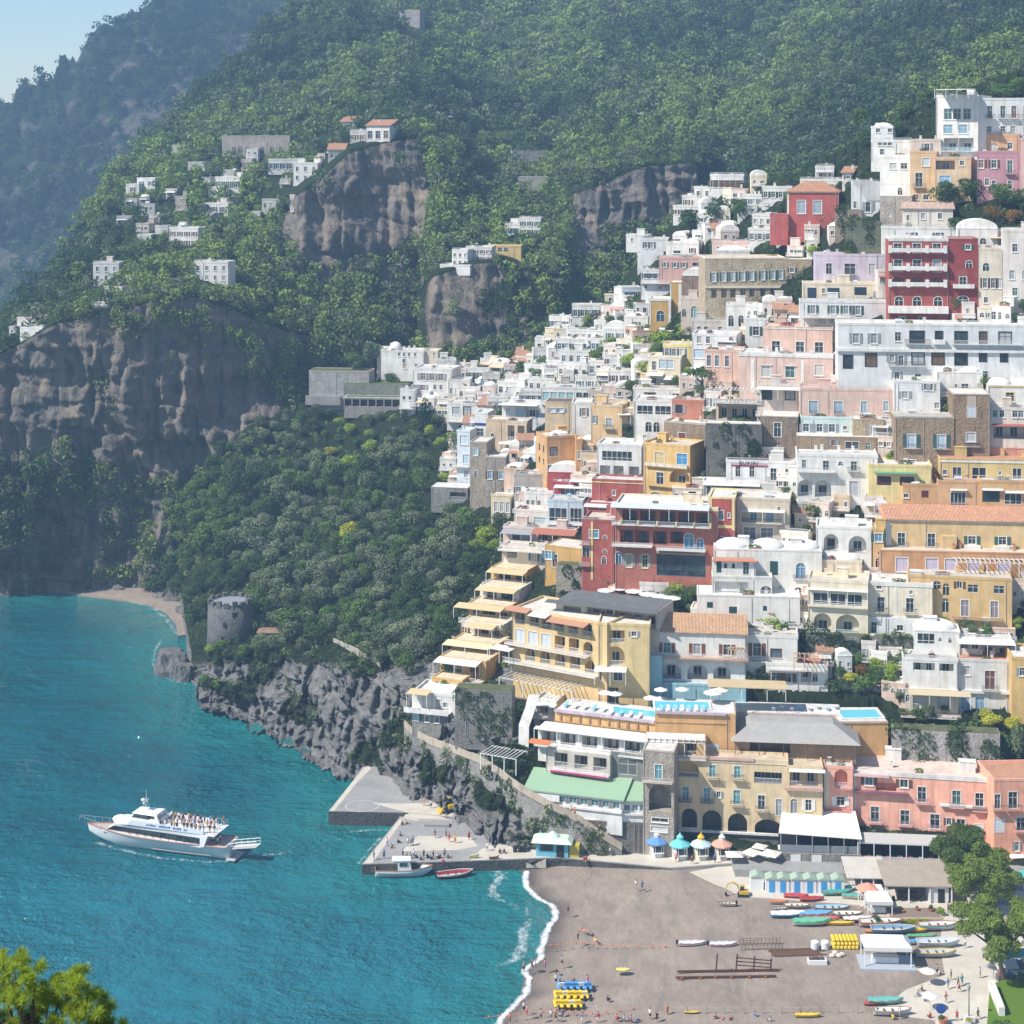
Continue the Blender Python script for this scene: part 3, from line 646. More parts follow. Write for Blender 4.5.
H_(800,895,391,419,S(226,186,164),'long salmon beige house with four tall blue white windows',r=4,rc=S(225,180,160)).row(408,12,9,[813.5,838.5],'D',pc=(.3,.38,.45)).row(407,11,6,[864],'D',pc=(.3,.38,.45)).row(405.5,10,5,[886],'w',pc=(.3,.38,.45)).bal(810,817,414.5,.8,.5).bal(834,843,414.5,.8,.5).done()
H_(801,853,419,438,MI,'pale mint house with small dark windows on rubble base',r=4).row(428,8,6,[806,819.5,832],'w',pc=(.03,.07,.08)).row(427.5,4,4,[845],'x').done()
H_(797,885,437,457,BRS,'brown rubble stone basement storey under the pale mint house',r=4,par=.1,cl=False).row(443,6,4,[834],'w',tr=0).row(445,8,14,[852],'G').row(446,7,5,[868],'x',tr=0).done()
H_(853,884,420,440,TAN,'tan rubble stone house beside the pale mint house',r=4,par=.2).row(430,9,5,[873],'w').done()
H_(895,954,417,466,BRS,'brown stone house with two tall blue white balcony windows',r=3,par=.3,rc=(.5,.45,.4)).row(441,13,8,[911.5],'d',rcol=(.1,.14,.25),fc=W,pc=(.45,.55,.65),slab=1).row(441,13,8,[941.5],'D',pc=(.45,.55,.65)).row(461,5,6,[912],'w').done() if False else None
h=H_(895,954,418,468,BRS,'brown stone house with two tall blue white windows',r=3,par=.3,rc=(.5,.45,.4)).row(441,13,8,[911.5,941.5],'w',pc=(.45,.55,.65)).row(462,4,7,[912],'x'); h.bal(904,919,448,.9,.7,(.1,.12,.2),BE); h.bal(934,949,448,.9,.7,(.1,.12,.2),BE); h.done()
g=H_(953,990,395,466,lambda:stone((.27,.19,.125)),r=3,of=h,Y=h.Y0-.8,par=.25,cl=False).row(412,10,8,[971.5],'c',sc=(.6,.63,.65)).row(437,9,9,[971],'w',pc=(.5,.5,.48)).bal(964,980,446,.8,.7,(.04,.04,.12),BE).strip(967,976,396,406,S(200,180,160),.05,'plaster_patch').done()
H_(937,983,373,397,W,'white domed house standing on the brown stone house',r=3,roof='dome',par=.2,dep=8).row(388,9,7,[965],'w').row(386,4,3,[956],'x').terr(937,990,395,1.4,.8,(.7,.72,.75)).done()
H_(894,940,383,417,BWHITE,'white annexe with vaulted roof left of the white domed house',r=6).row(395,7,6,[905],'w').row(386.5,7,4,[926,931],'w').row(405,6,7,[938],'x').done()
H_(988,1040,386,410,W,'white house with domed roof and yellow trimmed edge at right',r=4,roof='dome',par=.2,trim=YE).row(397,9,8,[1010],'w',fc=PY).terr(989,1038,407,1.6,.9).done()
H_(990,1042,410,446,S(232,214,196),'cream house with dark open restaurant floor at right edge',r=4).row(414,7,5,[995,1002,1015,1021],'w').row(432,13,42,[1015],'L',n=3,rcol=(.1,.1,.1),icol=1).awn(992,1040,424,1.5,(.35,.12,.1),.3,0).done()
# ---------- centre right
H_(797,878,457,502,W,'white house with flat roof and two red arched loggias below',r=4,rc=W).row(466,9,6,[826,854],'D').row(465,9,4,[804],'x').row(463.5,4,4,[840.5],'a').terr(797,835,471,1.5,.9,(.5,.52,.55)).bal(847,860,470,.8,.8).row(489,17,16,[804,823],'A',icol=1,dc=(.3,.4,.5),rcol=(.3,.3,.3)).row(488,13,9,[854],'D',pc=(.4,.42,.45)).done()
H_(869,932,467,508,PY,'lemon yellow house with green awning and laundry lines below windows',r=4).row(481,9,14,[884],'c',sc=(.07,.03,.03),tr=0).row(481,9,14,[907],'c',sc=(.07,.03,.03),tr=0).awn(874,916,472,1.,(.12,.3,.2),.2,0).done()
h=H_(940,1050,460,484,S(228,192,98),'yellow villa with white rails and glazed bays under terracotta terrace',r=3,rc=TER,dep=7,par=.2,cat='hotel',name='hotel_building').row(473.5,12,9,[957,1017],'G').row(473.5,12,14,[979],'G').row(473,4,3,[1000],'x').row(473,5,4,[945],'x'); h.strip(940,1050,461,463,W,.12,'white_band'); h.terr(940,1046,482,1.,.8,(.75,.78,.8)).done()
H_(969,1052,449,461,S(222,150,112),r=3,of=h,Y=h.Y0+5,rc=S(238,165,130),cl=False,par=.25).done()
h=H_(903,938,486,512,S(222,168,96),'ochre house with white dome and red brown shuttered windows',r=3,roof='dome').row(494,7,7,[925],'c',sc=(.12,.03,.03),tr=0).row(506.5,4,7,[925],'c',sc=(.12,.03,.03),tr=0).row(496,4,5,[906],'x').done()
H_(938,981,483,512,S(230,175,108),'orange ochre house with tall white grille window',r=3,rc=TER).row(500,16,15,[958],'G',n=4).bal(950,968,507.5,.9,.6).awn(950,967,489,.8,W,.15,0).done()
H_(981,1048,483,512,S(225,170,92),'deep yellow house with dark green blind under white awnings',r=3).row(497,11,17,[991],'c',sc=(.02,.05,.05),tr=0).row(499,11,17,[1013],'G').awn(982,1003,489,1.,W,.2,0).awn(1005,1024,491,1.,W,.25,0).done()
h=H_(885,1048,521,552,S(232,192,118),'long yellow villa with terracotta roof and white arched balconies',r=3,roof='tile',trim=W,dep=9,cat='hotel',name='hotel_building',rc=(.66,.34,.2),sink=4)
h.row(541,12,7.5,[901.5,931.5],'d',fc=W).row(540,8,7.5,[972,1002.5],'w').strip(964,980,545,552,W,.9,'white_balcony').strip(994,1009,545,550,W,.9,'white_balcony').strip(941,956,535.5,549,S(232,192,118),1.2,'bay_box').strip(885,891,523,551,W,.05,'quoin_strip').done()
h=H_(880,1048,553,580,S(214,150,84),'ochre terrace storey with lilac curtains and white pergola',r=3,rc=BE,dep=6,par=.3).row(566,14,12,[902],'w',pc=S(200,185,215)).row(566,14,12,[932,951],'w',pc=S(200,185,215)).row(568,14,12,[974,1004],'w',pc=S(195,180,215)); h.pergola(952,1048,557,4,W,20,2.6); h.terr(912,1048,578,3.,.9,wall=S(240,210,190)).done()
H_(908,1012,579,624,S(226,182,100),'yellow house with dark arched windows and white framed doors',r=8,rc=BE).row(586,8,7,[937],'a',tr=0).row(590,12,6,[946],'a',tr=0).row(606,14,6,[945.5],'a',tr=0).row(585,7,5,[959.5],'w',tr=0).row(588,8,10,[973,999],'w',tr=0).row(608,15,7.5,[965,994.5],'D',pc=(.25,.2,.22)).bal(952,1002,617.5,.3,1.).done()
H_(816,872,529,568,W,'white villa with two large arched loggias and pergola terrace',r=8,rc=W,dep=9).row(543,17,14,[831],'A',dc=BS,rcol=(.15,.15,.15)).row(544,17,17,[857.5],'A',rcol=(.15,.15,.15)).row(561,6,6,[861],'a').done()
H_(820,872,513,530,W,'white roof pavilion with posts set on the arched white villa',Y=393,r=8,dep=6,cl=True,roof='flat').row(522,13,40,[846],'L',n=2,door=0,rail=0).awn(815,874,513,1.6,W,.2,3,h=2.6).done()
H_(873,884,531,570,YE,'narrow yellow house squeezed beside the arched white villa',r=4,dep=6).row(537.5,8,7,[878.5],'w',pc=(.1,.25,.4)).row(563,10,5,[878],'a').row(553,4,3,[879],'x').done()
H_(797,822,552,582,W,'white house with blue arched door behind the cream villa',r=4).row(570,14,6,[802],'a',pc=(.1,.25,.5)).row(573,4,3,[812],'x').done()
H_(822,862,563,584,S(232,214,180),'beige domed house with white side room near cream villa',r=6,roof='dome').row(577,7,5,[850],'w').done()
h=H_(808,868,583,636,CR,'cream villa with glazed veranda above two big arches',r=10,rc=S(232,214,170)).row(599.5,12,15,[821,838,854.5],'G',n=2).terr(808,868,606,.8,.7).row(624,20,17,[822.5],'A',rcol=(.6,.7,.75)).row(624,20,22,[847.5],'A',rcol=(.6,.7,.75)); h.awn(808,868,589,1.,W,.15,4,h=2.6); h.done()
g=H_(867,933,585,637,CR,r=6,of=h,Y=h.Y0-.6,trim=W,parc=W).row(605,13,7.5,[881,910],'d').row(588,4,5,[879],'x').row(592,4,3,[911],'x').row(629,11,6,[874],'D').row(628,6,6,[900],'w').strip(895,897,586,618,W,.06,'pilaster').strip(867,933,616,637,W,.05,'white_base') .done() if False else None
g=H_(867,933,585,618,CR,r=6,of=h,Y=h.Y0-.6,trim=W,parc=W).row(605,13,7.5,[881,910],'d').row(588,4,5,[879],'x').row(592,4,3,[911],'x').strip(895,897,586,618,W,.06,'pilaster').done()
H_(865,936,618,638,BWHITE,r=6,of=h,Y=h.Y0-1.2,cl=False,par=.0).row(629,11,6,[874],'D').row(628,6,6,[900],'w').terr(808,930,637,1.,.8,(.6,.75,.8)).done()
# house bottom right
h=H_(914,960,632,663,W,'large white stepped house with straw awnings at right',r=6,rc=W,roof='dome',par=.3,dep=8).row(639,11,17,[926],'G',n=3).row(639.5,4,3,[940],'a',tr=0).row(640,5,3,[950],'a',tr=0); h.done()
g=H_(956,1012,640,664,W,r=4,of=h,Y=h.Y0-1,rc=W).row(646,7,9,[965],'G',n=2).row(646.5,6,7,[975],'w').row(652,17,28,[997],'L',n=2).awn(957,1014,639,3,W,.3,3,h=2.6).done()
g=H_(903,958,661,694,W,r=6,of=h,Y=h.Y0-5,rc=(.5,.48,.44),dep=6).row(669,12,21,[924],'L',n=2,bw=W,rail=1).row(669,12,14,[946.5],'L',bw=W).done()
g=H_(956,1010,662,714,S(225,222,215),r=4,of=h,Y=h.Y0-5.5,rc=TER,dep=7).row(680,17,10,[990],'d',pc=BS).row(671,9,10,[965],'w').row(704,12,9,[965,980],'D',pc=(.2,.35,.5)).strip(958,1009,690,693,W,.5,'balcony_band').done()
g=H_(905,958,690,713,BE,r=6,of=h,Y=h.Y0-6,cl=False,par=.1,dep=5).row(699,7,6,[907],'a').row(703,12,14,[920],'L').row(702,12,12,[943],'L',n=1).awn(908,970,690,2.6,(.55,.45,.3),.3,4).terr(900,960,713,3.,.8,(.3,.2,.15)).done()
H_(1012,1050,660,716,YE,'yellow house sliver cut by right edge beside stepped white house',r=4).row(672,8,5,[1022],'w').done()
# ---------- centre
h=H_(643,690,446,500,YE,'tall golden yellow house with blue shutters and arched balcony',r=24,dep=9,rc=BE).row(459,11,9,[659.5],'D',pc=S(215,185,110)).row(458,10,10,[682],'D',pc=(.06,.25,.45)).row(479,11,7,[660],'D').row(477,17,20,[680],'A',icol=1,n=1,bw=YE); h.bal(646,688,466.5,.7,.7,wall=S(225,215,190)); h.bal(648,690,486,.5,.8,wall=YE); h.row(496,6,11,[656],'a',pc=(.5,.4,.3)).done()
g=H_(664,706,424,447,BRS,'brown stone house above the golden yellow house',r=24,par=.5,rc=W).row(437,8,7,[682],'c',sc=(.2,.06,.04)).done()
H_(672,704,402,424,S(205,122,84),'orange plastered house box with one dark window',r=14,rc=PE).row(409.5,8,6,[679],'w',fc=BS).done()
H_(634,673,402,440,W,'white glazed annexe with twin arched windows by orange house',r=8,par=.4).row(427,10,6,[648.5,656.5],'a').row(410,9,16,[645,663],'G',n=3).row(437,4,4,[645],'x').done()
h=H_(716,762,402,424,S(226,196,165),'restaurant terrace house with white awnings and dining balcony',r=8,dep=8,cat='restaurant',name='restaurant_building').row(413,12,40,[739],'L',n=4,door=1,rail=0); h.terr(714,762,401,3.4,.9,(.25,.33,.45)); h.pergola(715,762,387,3.6,W,12,2.6); h.done()
H_(757,801,386,417,S(222,205,190),'white railed terrace house with dark openings beside restaurant',r=8).row(395,9,9,[767,790],'D',fc=DK).terr(756,800,415,1.8,1.,(.8,.8,.8)).awn(757,800,387,3,W,.25,3).done()
H_(760,798,417,456,lambda:stone((.22,.17,.13)),'dark stone tower house with one white framed door',r=8,par=.2,cl=False).row(430,13,7,[777.5],'D').row(447,8,5,[777.5],'a',tr=0).done()
H_(706,762,424,482,lambda:stone((.13,.125,.11)),'dark mossy retaining wall beneath the restaurant terrace',r=6,par=0,cl=False,cat='retaining wall',name='retaining_wall',dep=4).ivy(708,760,428,478,16).done()
# sign house
h=H_(726,795,463,483,BWHITE,'small white hotel with dark red lettered band along its top',r=6,cat='hotel',name='hotel_building',rc=W).row(472,10,5,[738,752],'D').row(474,11,6,[773.5],'D').row(470,4,4,[787.5],'x'); h.terr(724,760,481,1.5,.8,(.45,.47,.5)); h.bal(767,780,480,.8,.8)
h.strip(731,768,461.7,466.8,S(200,170,180),.05,'sign_board'); h.strip(731,768,465.6,466.9,(.25,.03,.05),.09,'red_band'); SIGN=h; h.done()
H_(703,782,484,500,W,'white arcaded house under the small lettered hotel',r=6,rc=W,cl=False).row(492,10,5,[718],'D').row(491,9,4,[709],'w').row(492,12,22,[737],'A',n=1).row(491,12,12,[753],'L').row(496,12,6,[770.5],'w',pc=(.15,.35,.5)).awn(703,760,484,1.4,W,.2,0).done()
H_(708,790,500,546,S(222,202,172),'weathered cream house with blue windows and dark iron balcony',r=8).row(508,5,3,[779],'x').row(515,10,7,[753.5],'D',pc=(.12,.22,.3)).row(516,10,8,[770],'D',pc=(.15,.25,.4)).row(533,12,12,[749.5,767],'w',pc=(.15,.17,.2)).terr(742,782,521,1.5,.9,(.05,.08,.05)).awn(741,785,509,1.6,W,.25,3,h=2.2).done()
h=H_(663,694,346,372,PY,'lemon yellow villa with three narrow dark windows in upper storey',r=12,trim=PY).row(352.5,8,4,[667,674,682],'w').done()
H_(648,681,358,386,CR,r=12,of=h,Y=h.Y0-4,rc=CR,cl=False).row(366,9,4,[654],'w').row(364,9,7,[662.5,670],'w',pc=(.4,.5,.55)).row(381,6,5,[654],'x').awn(647,664,373,2,W,.5,0).awn(665,684,376,2.2,W,.6,0).done()
H_(692,737,336,372,BWHITE,'pale blue white house right of the lemon yellow villa',r=10).row(340,7,4,[699,708],'w').row(345,6,18,[727],'L',rail=1).row(354,9,12,[700],'w',pc=(.45,.6,.7)).row(337,6,4,[731],'a').done()
H_(705,741,352,384,PE,'pale pink house with narrow tall windows by umbrella pine',r=12,par=.6).row(361,11,4,[709,717,727],'w').done()
H_(633,692,390,403,W,'low white pavilion with terracotta roof strip and hedge',r=8,rc=TER,cl=True).row(396,6,5,[678],'w').row(397,7,8,[685],'L').row(396,7,12,[650],'L').done()
h=H_(597,642,446,481,BWHITE,'white open pavilion with columns above the red house',r=10,rc=W).row(456,10,30,[617],'G',n=6).row(473,14,10,[605,634],'L',door=0).row(473,14,10,[618.5],'L',door=0).done()
H_(592,644,482,506,S(190,84,70),'terracotta red wall house with yellow trim under white pavilion',r=10,rc=W,trim=PY).row(493,5,3,[614],'x').done()
# big red hotel
h=H_(615,718,508,592,S(192,104,76),'large red hotel with rows of terrace bays and yellow trim',r=8,cat='hotel',name='hotel_building',dep=12,rc=W,parc=CR,trim=PY)
xs=[630,648,668,686,704]
h.row(518,13,15,xs,'L',dc=DK,icol=1,rail=0).terr(613,712,524,2.2,.9,(.45,.48,.52)).awn(612,710,504,3.2,(.55,.57,.6),.5,6,h=2.4)
for x in (622,639,658,677,695,711): h.strip(x-.9,x+.9,520,524.5,PY,2.26,'rail_post')
h.row(538,13,14,[627,642,660],'L',dc=DK,rail=0).row(537,12,13,[677],'L',dc=DK,rail=0).row(541,17,9,[689],'a',pc=(.1,.25,.4)).row(543,12,7,[700],'a',pc=(.1,.25,.4)).terr(613,653,545.5,2.2,.8,(.5,.52,.55)).terr(657,706,548,1.8,.8,(.45,.5,.55))
h.row(562,13,5.5,[629,645],'w',fc=PY).row(560,12,6,[618.5],'a',pc=(.05,.2,.3)).row(565,21,48,[681],'G',n=8,fc=(.06,.1,.14)).awn(656,704,551,1.3,(.6,.48,.3),.2,0); h.done()
g=H_(709,735,499,592,S(196,80,64),r=8,of=h,Y=h.Y0-1.5,par=.4,parc=PY,cl=False).strip(709,712,499,590,PY,.08,'yellow_strip').strip(732,735,499,530,PY,.08,'yellow_strip').strip(712,732,525,528,PY,.08,'yellow_strip').row(515,9,5,[721],'x').row(515,5,2.5,[729],'x').row(540,7,4,[722],'a').done()
h=H_(582,614,522,594,S(186,86,70),'narrow red house with white oval windows beside red hotel',r=10,rc=BE).row(534,8,9,[594],'w',pc=(.05,.3,.4)).row(551,13,7,[585+1,],'a').row(537,4,3.5,[605],'a').row(551,4,3.5,[605],'a').row(560,8,4,[604],'a').bal(580,590,545,.8,.8,(.5,.5,.5)).bal(580,590,566,.8,.8,(.5,.5,.5)).strip(591,593,522,580,PY,.1,'yellow_strip').done()
H_(586,626,505,524,S(188,92,76),'small red terrace house with canopy between two red hotels',r=10).row(514,11,10,[604],'w',pc=(.1,.25,.35)).awn(585,625,504,2.2,(.6,.6,.58),.4,2).terr(585,604,521,1.6,.9,(.5,.5,.55)).done()
# stepped red and blue glass house
h=H_(553,584,484,502,S(184,62,64),'red penthouse with white canopy and railed terrace',r=8,rc=W).row(491,10,9,[570],'D',pc=(.1,.25,.3)).row(491,8,4,[580],'w').terr(553,583,499,2,.9,(.6,.62,.65)).awn(555,592,485,2.4,W,.3,2).done()
H_(548,583,502,525,S(190,215,225),'pale blue glazed terrace house under the red penthouse',r=8).row(515,14,18,[558],'G',n=3).row(515,15,12,[576],'G',n=3).terr(546,583,523,1.8,.8,(.75,.8,.85)).done()
H_(524,553,494,512,W,'small white terrace house with brown openings above pink terraces',r=12).row(503,5,3,[528,533,539],'x').terr(520,552,511,2,.8).done()
H_(514,556,512,532,S(235,220,205),'cream terrace house with long white balcony above red awning',r=12).row(520,6,6,[520],'x').row(521,8,12,[540],'w',pc=(.4,.5,.55)).terr(514,552,527,2.,.8).done()
h=H_(503,576,530,548,S(225,195,180),'pink white villa under a wide faded red awning',r=12).row(539,10,20,[548],'L',n=2).row(538,8,6,[568],'w',pc=(.2,.3,.45)).row(537,9,8,[516,526],'w'); h.awn(535,578,528,4,(.42,.17,.11),.6,3); h.awn(503,534,531,3,(.35,.35,.36),.4,2); h.terr(502,566,546,2.4,.9,(.72,.72,.74)).done()
H_(502,556,549,568,S(238,222,196),'white and cream villa with vine hung terrace below red awning',r=14).row(556,9,5,[534],'w').row(558,9,10,[546],'w',pc=(.2,.3,.4)).row(555,8,10,[512],'L').terr(500,550,550,2.,.5).done()
H_(545,584,548,580,S(214,165,62),'mustard yellow stair house with dark doorway by red house',r=26,par=.3,cl=False).row(562,12,5,[555],'D',pc=(.1,.03,.03)).row(557,8,6,[548.5],'w',pc=(.1,.3,.4)).done()
# yellow cascade
AW=(.62,.50,.28)
def casc(x0,x1,yt,yb,lab,wx,aw,col=S(228,178,82),**k):
    h=H_(x0,x1,yt,yb,col,lab,r=k.get('r',20),dep=7,rc=k.get('rc',S(232,212,170)),cl=False,par=.3)
    for (x,w,kk,kw) in wx: h.row((yt+yb)/2+1.5,(yb-yt)*.62,w,[x],kk,**kw)
    if aw: h.awn(aw[0],aw[1],yt-1,aw[3] if len(aw)>3 else 3.2,aw[2],.4,3)
    h.terr(x0-4,x1,yb-1,3.,.9,(.74,.74,.74)); h.ivy(x0+3,x1+6,yb-3,yb+3,3,h.rn.choice([(.09,.15,.04),(.05,.09,.03),(.13,.18,.04)])); return h.done()
casc(491,527,570,586,'yellow terrace villa with buff awning, highest of the stepped villas',[(505,12,'L',{}),(520,9,'L',{})],(491,528,AW))
casc(480,520,588,603,'white terrace villa with buff awning, second highest stepped villa',[(492,10,'w',{}),(507,12,'L',{})],(480,519,AW),S(230,225,215))
casc(468,509,606,622,'ochre terrace villa with double buff awning halfway down steps',[(476,7,'w',{'pc':BS}),(489,13,'L',{}),(503,9,'L',{})],(459,506,AW))
casc(461,503,624,641,'white villa with brown shutters and buff awning on the steps',[(464.5,5,'w',{'pc':BS}),(482,14,'L',{}),(497,6,'w',{'pc':BS})],(470,498,AW),S(236,228,214))
casc(452,498,643,658,'yellow villa with blue glass door below brown shuttered villa',[(466,10,'L',{}),(488,10,'w',{'pc':(.25,.45,.55)}),(476,6,'L',{})],(448,494,S(236,214,160)))
casc(440,486,660,678,'yellow villa with white flat canopy near bottom of steps',[(449,9,'w',{'pc':(.2,.5,.55)}),(459,6,'D',{}),(474,9,'L',{})],(439,482,W))
casc(432,462,680,692,'small yellow arched villa with white railing low on steps',[(442,8,'A',{}),(452,6,'w',{})],None)
h=H_(412,457,696,711,W,'white cliff edge house on curved stone base with buff awning',r=14,dep=9,rc=W,cl=False).row(704,9,5,[438],'D').row(704,5,4,[445],'w'); h.awn(411,432,690,3,AW,.3,3); h.terr(408,452,710,2.5,.9,(.75,.72,.68),W); h.done()
H_(412,448,712,735,GRS,'curved grey stone basement with pale blue window over cliff path',r=14,dep=8,par=0,cl=False,Y=h.Y0-1).row(717,9,5,[416],'w',pc=(.3,.55,.6)).row(719,6,4,[427,437],'x').done()
# big yellow hotel with loggias
h=H_(512,607,618,704,S(234,196,118),'big pale yellow hotel with rows of arched loggia balconies',r=30,cat='hotel',name='hotel_building',dep=12,rc=S(232,222,205),sink=6,cl=False)
h.row(625.5,12,9.5,[520,534,546.5,559,573,587],'L',icol=1,n=1,dc=S(190,140,70),dp=1.5).row(643,12,9,[520,533,546],'D',pc=(.55,.6,.65)).row(643,14,10,[560,574],'L').row(644,14,9,[588],'A').row(660,13,10,[530,545,560],'A').row(660,13,10,[575],'L').row(662,13,10,[590],'A')
h.awn(510,532,613,2.2,TER,.5,0).awn(533,551,615.5,2.2,W,.4,0).awn(552,590,617.5,2.4,TER,.5,0)
h.terr(508,590,650.5,1.5,.9,S(235,215,200)).terr(508,600,668,2.,.9,W)
h.awn(497,517,655,3,W,.2,3,h=2.6); h.pergola(512,585,679,5,S(235,225,215),16,2.8); h.done()
g=H_(598,650,626,706,S(234,198,120),r=4,of=h,Y=h.Y0-6.,cl=False,rc=S(232,222,205),sink=4).row(637,13,17,[616],'L',n=1).row(633.5,5,5,[634],'w',pc=BS).row(656,19,19,[615],'A').awn(595,627,667,3,W,.2,3,h=2.6).row(674,13,9,[604,618],'D').row(696,13,11,[612],'D',fc=DK).done()
h=H_(556,658,606,626,S(215,200,180),'dark flat roofed open restaurant above the pale yellow hotel',r=20,cat='restaurant',name='restaurant_building',dep=10,cl=False,par=.0,rc=(.16,.16,.16),Y=366).row(617,14,18,[572],'L',n=2,door=0).row(616,15,26,[600],'L',n=2).row(617,15,40,[635],'L',n=3,rail=1)
h.awn(548,660,605,2.,(.14,.14,.14),.2,0).done()
# blue white villa with tile roof
h=H_(650,746,633,690,W,'white villa with brown shutters above arches and terracotta roof',r=4,roof='tile',dep=10,rc=(.60,.36,.21),sink=4)
h.row(649,11,7.5,[667,697,727],'s',sc=(.2,.07,.03)).terr(642,748,656.5,1.6,1.,(.6,.6,.6)).row(672,15,20,[671,697.5],'A',rcol=(.12,.13,.13)).row(673,15,17,[722],'A',rcol=(.12,.13,.13)).pergola(728,747,645,1.6,S(220,190,150),5,2.4).done()
g=H_(744,798,638,672,W,r=4,of=h,Y=h.Y0+1,rc=S(210,200,185)).row(650,13,8,[757],'s',sc=(.2,.07,.03)).row(653,8,10,[776],'w',fc=BS).bal(750,766,661,.9,.8).done()
g=H_(632,746,686,712,LB,r=4,of=h,Y=h.Y0-2.2,cl=False,par=.5,parc=LB,rc=S(200,210,215),dep=5,sink=8).row(689,3,2,[719],'x').done()
g=H_(628,662,657,690,LB,r=4,of=h,Y=h.Y0-1.8,cl=False,par=.3,dep=4).done()
h=H_(766,828,666,688,W,'low white garden house with loggia and straw pergola',r=4,Y=361).row(678,9,9,[776,787],'w').row(676,12,10,[806],'L').row(677,8,5,[815],'a').pergola(793,824,652,3.5,S(210,170,120),7,2.8).terr(768,826,668,1.6,.6).done()
h=H_(714,822,551,596,W,'bright white villa with low domes and green shuttered windows',r=3,roof='dome',par=.35,dep=9,rc=W)
h.row(568,14,8,[774],'c',sc=GN,tr=0).row(570,16,9,[800.5],'a',pc=(.15,.3,.45)).bal(793,808,577.5,.7,.5).row(587,3,3,[780],'x').row(591,9,7,[798],'a').done()
g=H_(712,756,561,577,W,r=3,of=h,Y=h.Y0-2.5,dep=3,cl=False,par=.0,rc=TER).row(567,12,5,[719],'c',sc=GN,tr=0).row(566,5,3,[725.5,733.5],'c',sc=GN,tr=0).row(567,14,6,[746],'D',pc=GN).awn(712,757,560,.8,(.55,.2,.12),.1,0).done()
g=H_(697,800,597,620,W,r=3,of=h,Y=h.Y0-6,dep=8,cl=True,rc=W,par=.3).row(606,6,6,[710],'c',sc=GN,tr=0).row(610.5,7,8,[733],'c',sc=GN,tr=0).row(608,5,4,[765],'c',sc=GN,tr=0).done()
g=H_(712,772,578,598,W,r=3,of=h,Y=h.Y0-3.5,dep=5,cl=False,par=.4).row(589,14,24,[727],'L',n=1).row(589,14,9,[744],'L').row(590,9,11,[766],'A').terr(712,750,597,1.6,.7).done()
# ---------- promenade row
h=H_(672,788,761,850,S(236,206,150),'long cream hotel with ground floor arches and iron balconies',r=5,cat='hotel',name='hotel_building',dep=4.5,rc=S(220,195,160),trim=CR,sink=5,cl=False,Y=338,icol=(.13,.13,.12))
h.row(771,16,25,[686],'A',dc=(.1,.3,.35),icol=1).row(772,11,6.5,[712.5,737.5],'d',pc=(.1,.3,.35)).row(776,11,27,[768],'L',n=2,dc=W).row(796,13,7,[685.5,707],'d',pc=(.15,.3,.33)).row(795,6,4,[718.5],'w').row(797,13,7,[737],'d',pc=(.1,.3,.33)).row(801,13,7,[761.5],'d').row(805,15,6,[779],'D',pc=(.3,.32,.33))
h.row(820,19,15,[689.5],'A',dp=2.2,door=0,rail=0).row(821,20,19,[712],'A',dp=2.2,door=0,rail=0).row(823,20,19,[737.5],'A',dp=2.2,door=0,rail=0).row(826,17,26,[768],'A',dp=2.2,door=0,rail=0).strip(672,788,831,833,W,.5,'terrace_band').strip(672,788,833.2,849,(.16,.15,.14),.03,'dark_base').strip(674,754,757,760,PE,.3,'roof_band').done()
g=H_(787,823,769,850,S(236,204,145),r=3,of=h,Y=h.Y0-2,dep=10,cl=False,rc=S(220,195,160)).row(779,15,28,[804],'L',n=2).row(807,16,7,[794],'a',pc=(.3,.3,.3)).row(805,11,6,[808.5],'s',sc=(.75,.75,.72)).strip(785,823,787,790,S(215,170,150),.7,'balcony_band').awn(789,825,769,1.2,W,.2,0).done()
h=H_(643,674,752,850,lambda:stone((.34,.30,.25)),'stone fronted house with dark arch between hotel and restaurant',r=10,dep=12,par=.3,cl=False).row(772,13,7,[658.5],'D',pc=(.1,.3,.35)).row(798,27,22,[660],'A',door=0,rail=0,dp=3).row(820,4,16,[660],'x').row(829,5,16,[659],'w',pc=(.6,.6,.6)).bal(643,673,781,.9,1.1,(.4,.4,.42),BE).done()
h=H_(824,853,769,815,SA,'small coral house with white arch beside long coral hotel',r=4,dep=8,rc=W).row(778,19,13,[841],'A',door=0).row(801,9,8,[840.5],'s',sc=(.78,.76,.74)).bal(824,850,810,.4,.8,(.3,.1,.12)).bal(836,852,787,.8,.8,(.5,.4,.42)).strip(824,829,770,815,S(240,220,195),.1,'pilaster').row(773,4,4,[827],'x').done()
h=H_(853,1000,777,860,SA,'long coral pink hotel with white framed windows and lace balconies',r=8,cat='hotel',name='hotel_building',dep=11,trim=W,parc=W,rc=S(235,205,185),sink=5,Y=335.5)
h.row(785,8,7.5,[869,904],'w').row(795,14,8,[922],'d',rcol=(.3,.26,.3)).row(796.5,14,8,[956.5],'d',rcol=(.3,.26,.3)).row(798,15,8,[979.5],'d',rcol=(.3,.26,.3)).row(790,9,20,[886],'L',icol=1,door=0,rail=0) 
h.row(818,14,8,[875],'d',rcol=(.36,.32,.36)).row(819,13,8.5,[905],'d',rcol=(.36,.32,.36)).row(821,13,9,[935],'d',rcol=(.36,.32,.36)).row(820,7,4.5,[949],'w').row(824,13,8,[961],'d').row(825,9,8,[979],'c',sc=(.75,.75,.76)).row(848,11,8,[866,893],'D',fc=DK).row(849,10,9,[923],'D',fc=DK)
h.strip(853,889,776.5,779,S(235,190,185),1.0,'striped_awning').strip(855,908,794,796,S(150,90,110),.9,'balcony_edge').strip(853,856,780,858,W,.1,'quoin_strip').strip(940,985,802.4,804.2,W,.7,'balcony_band').done()
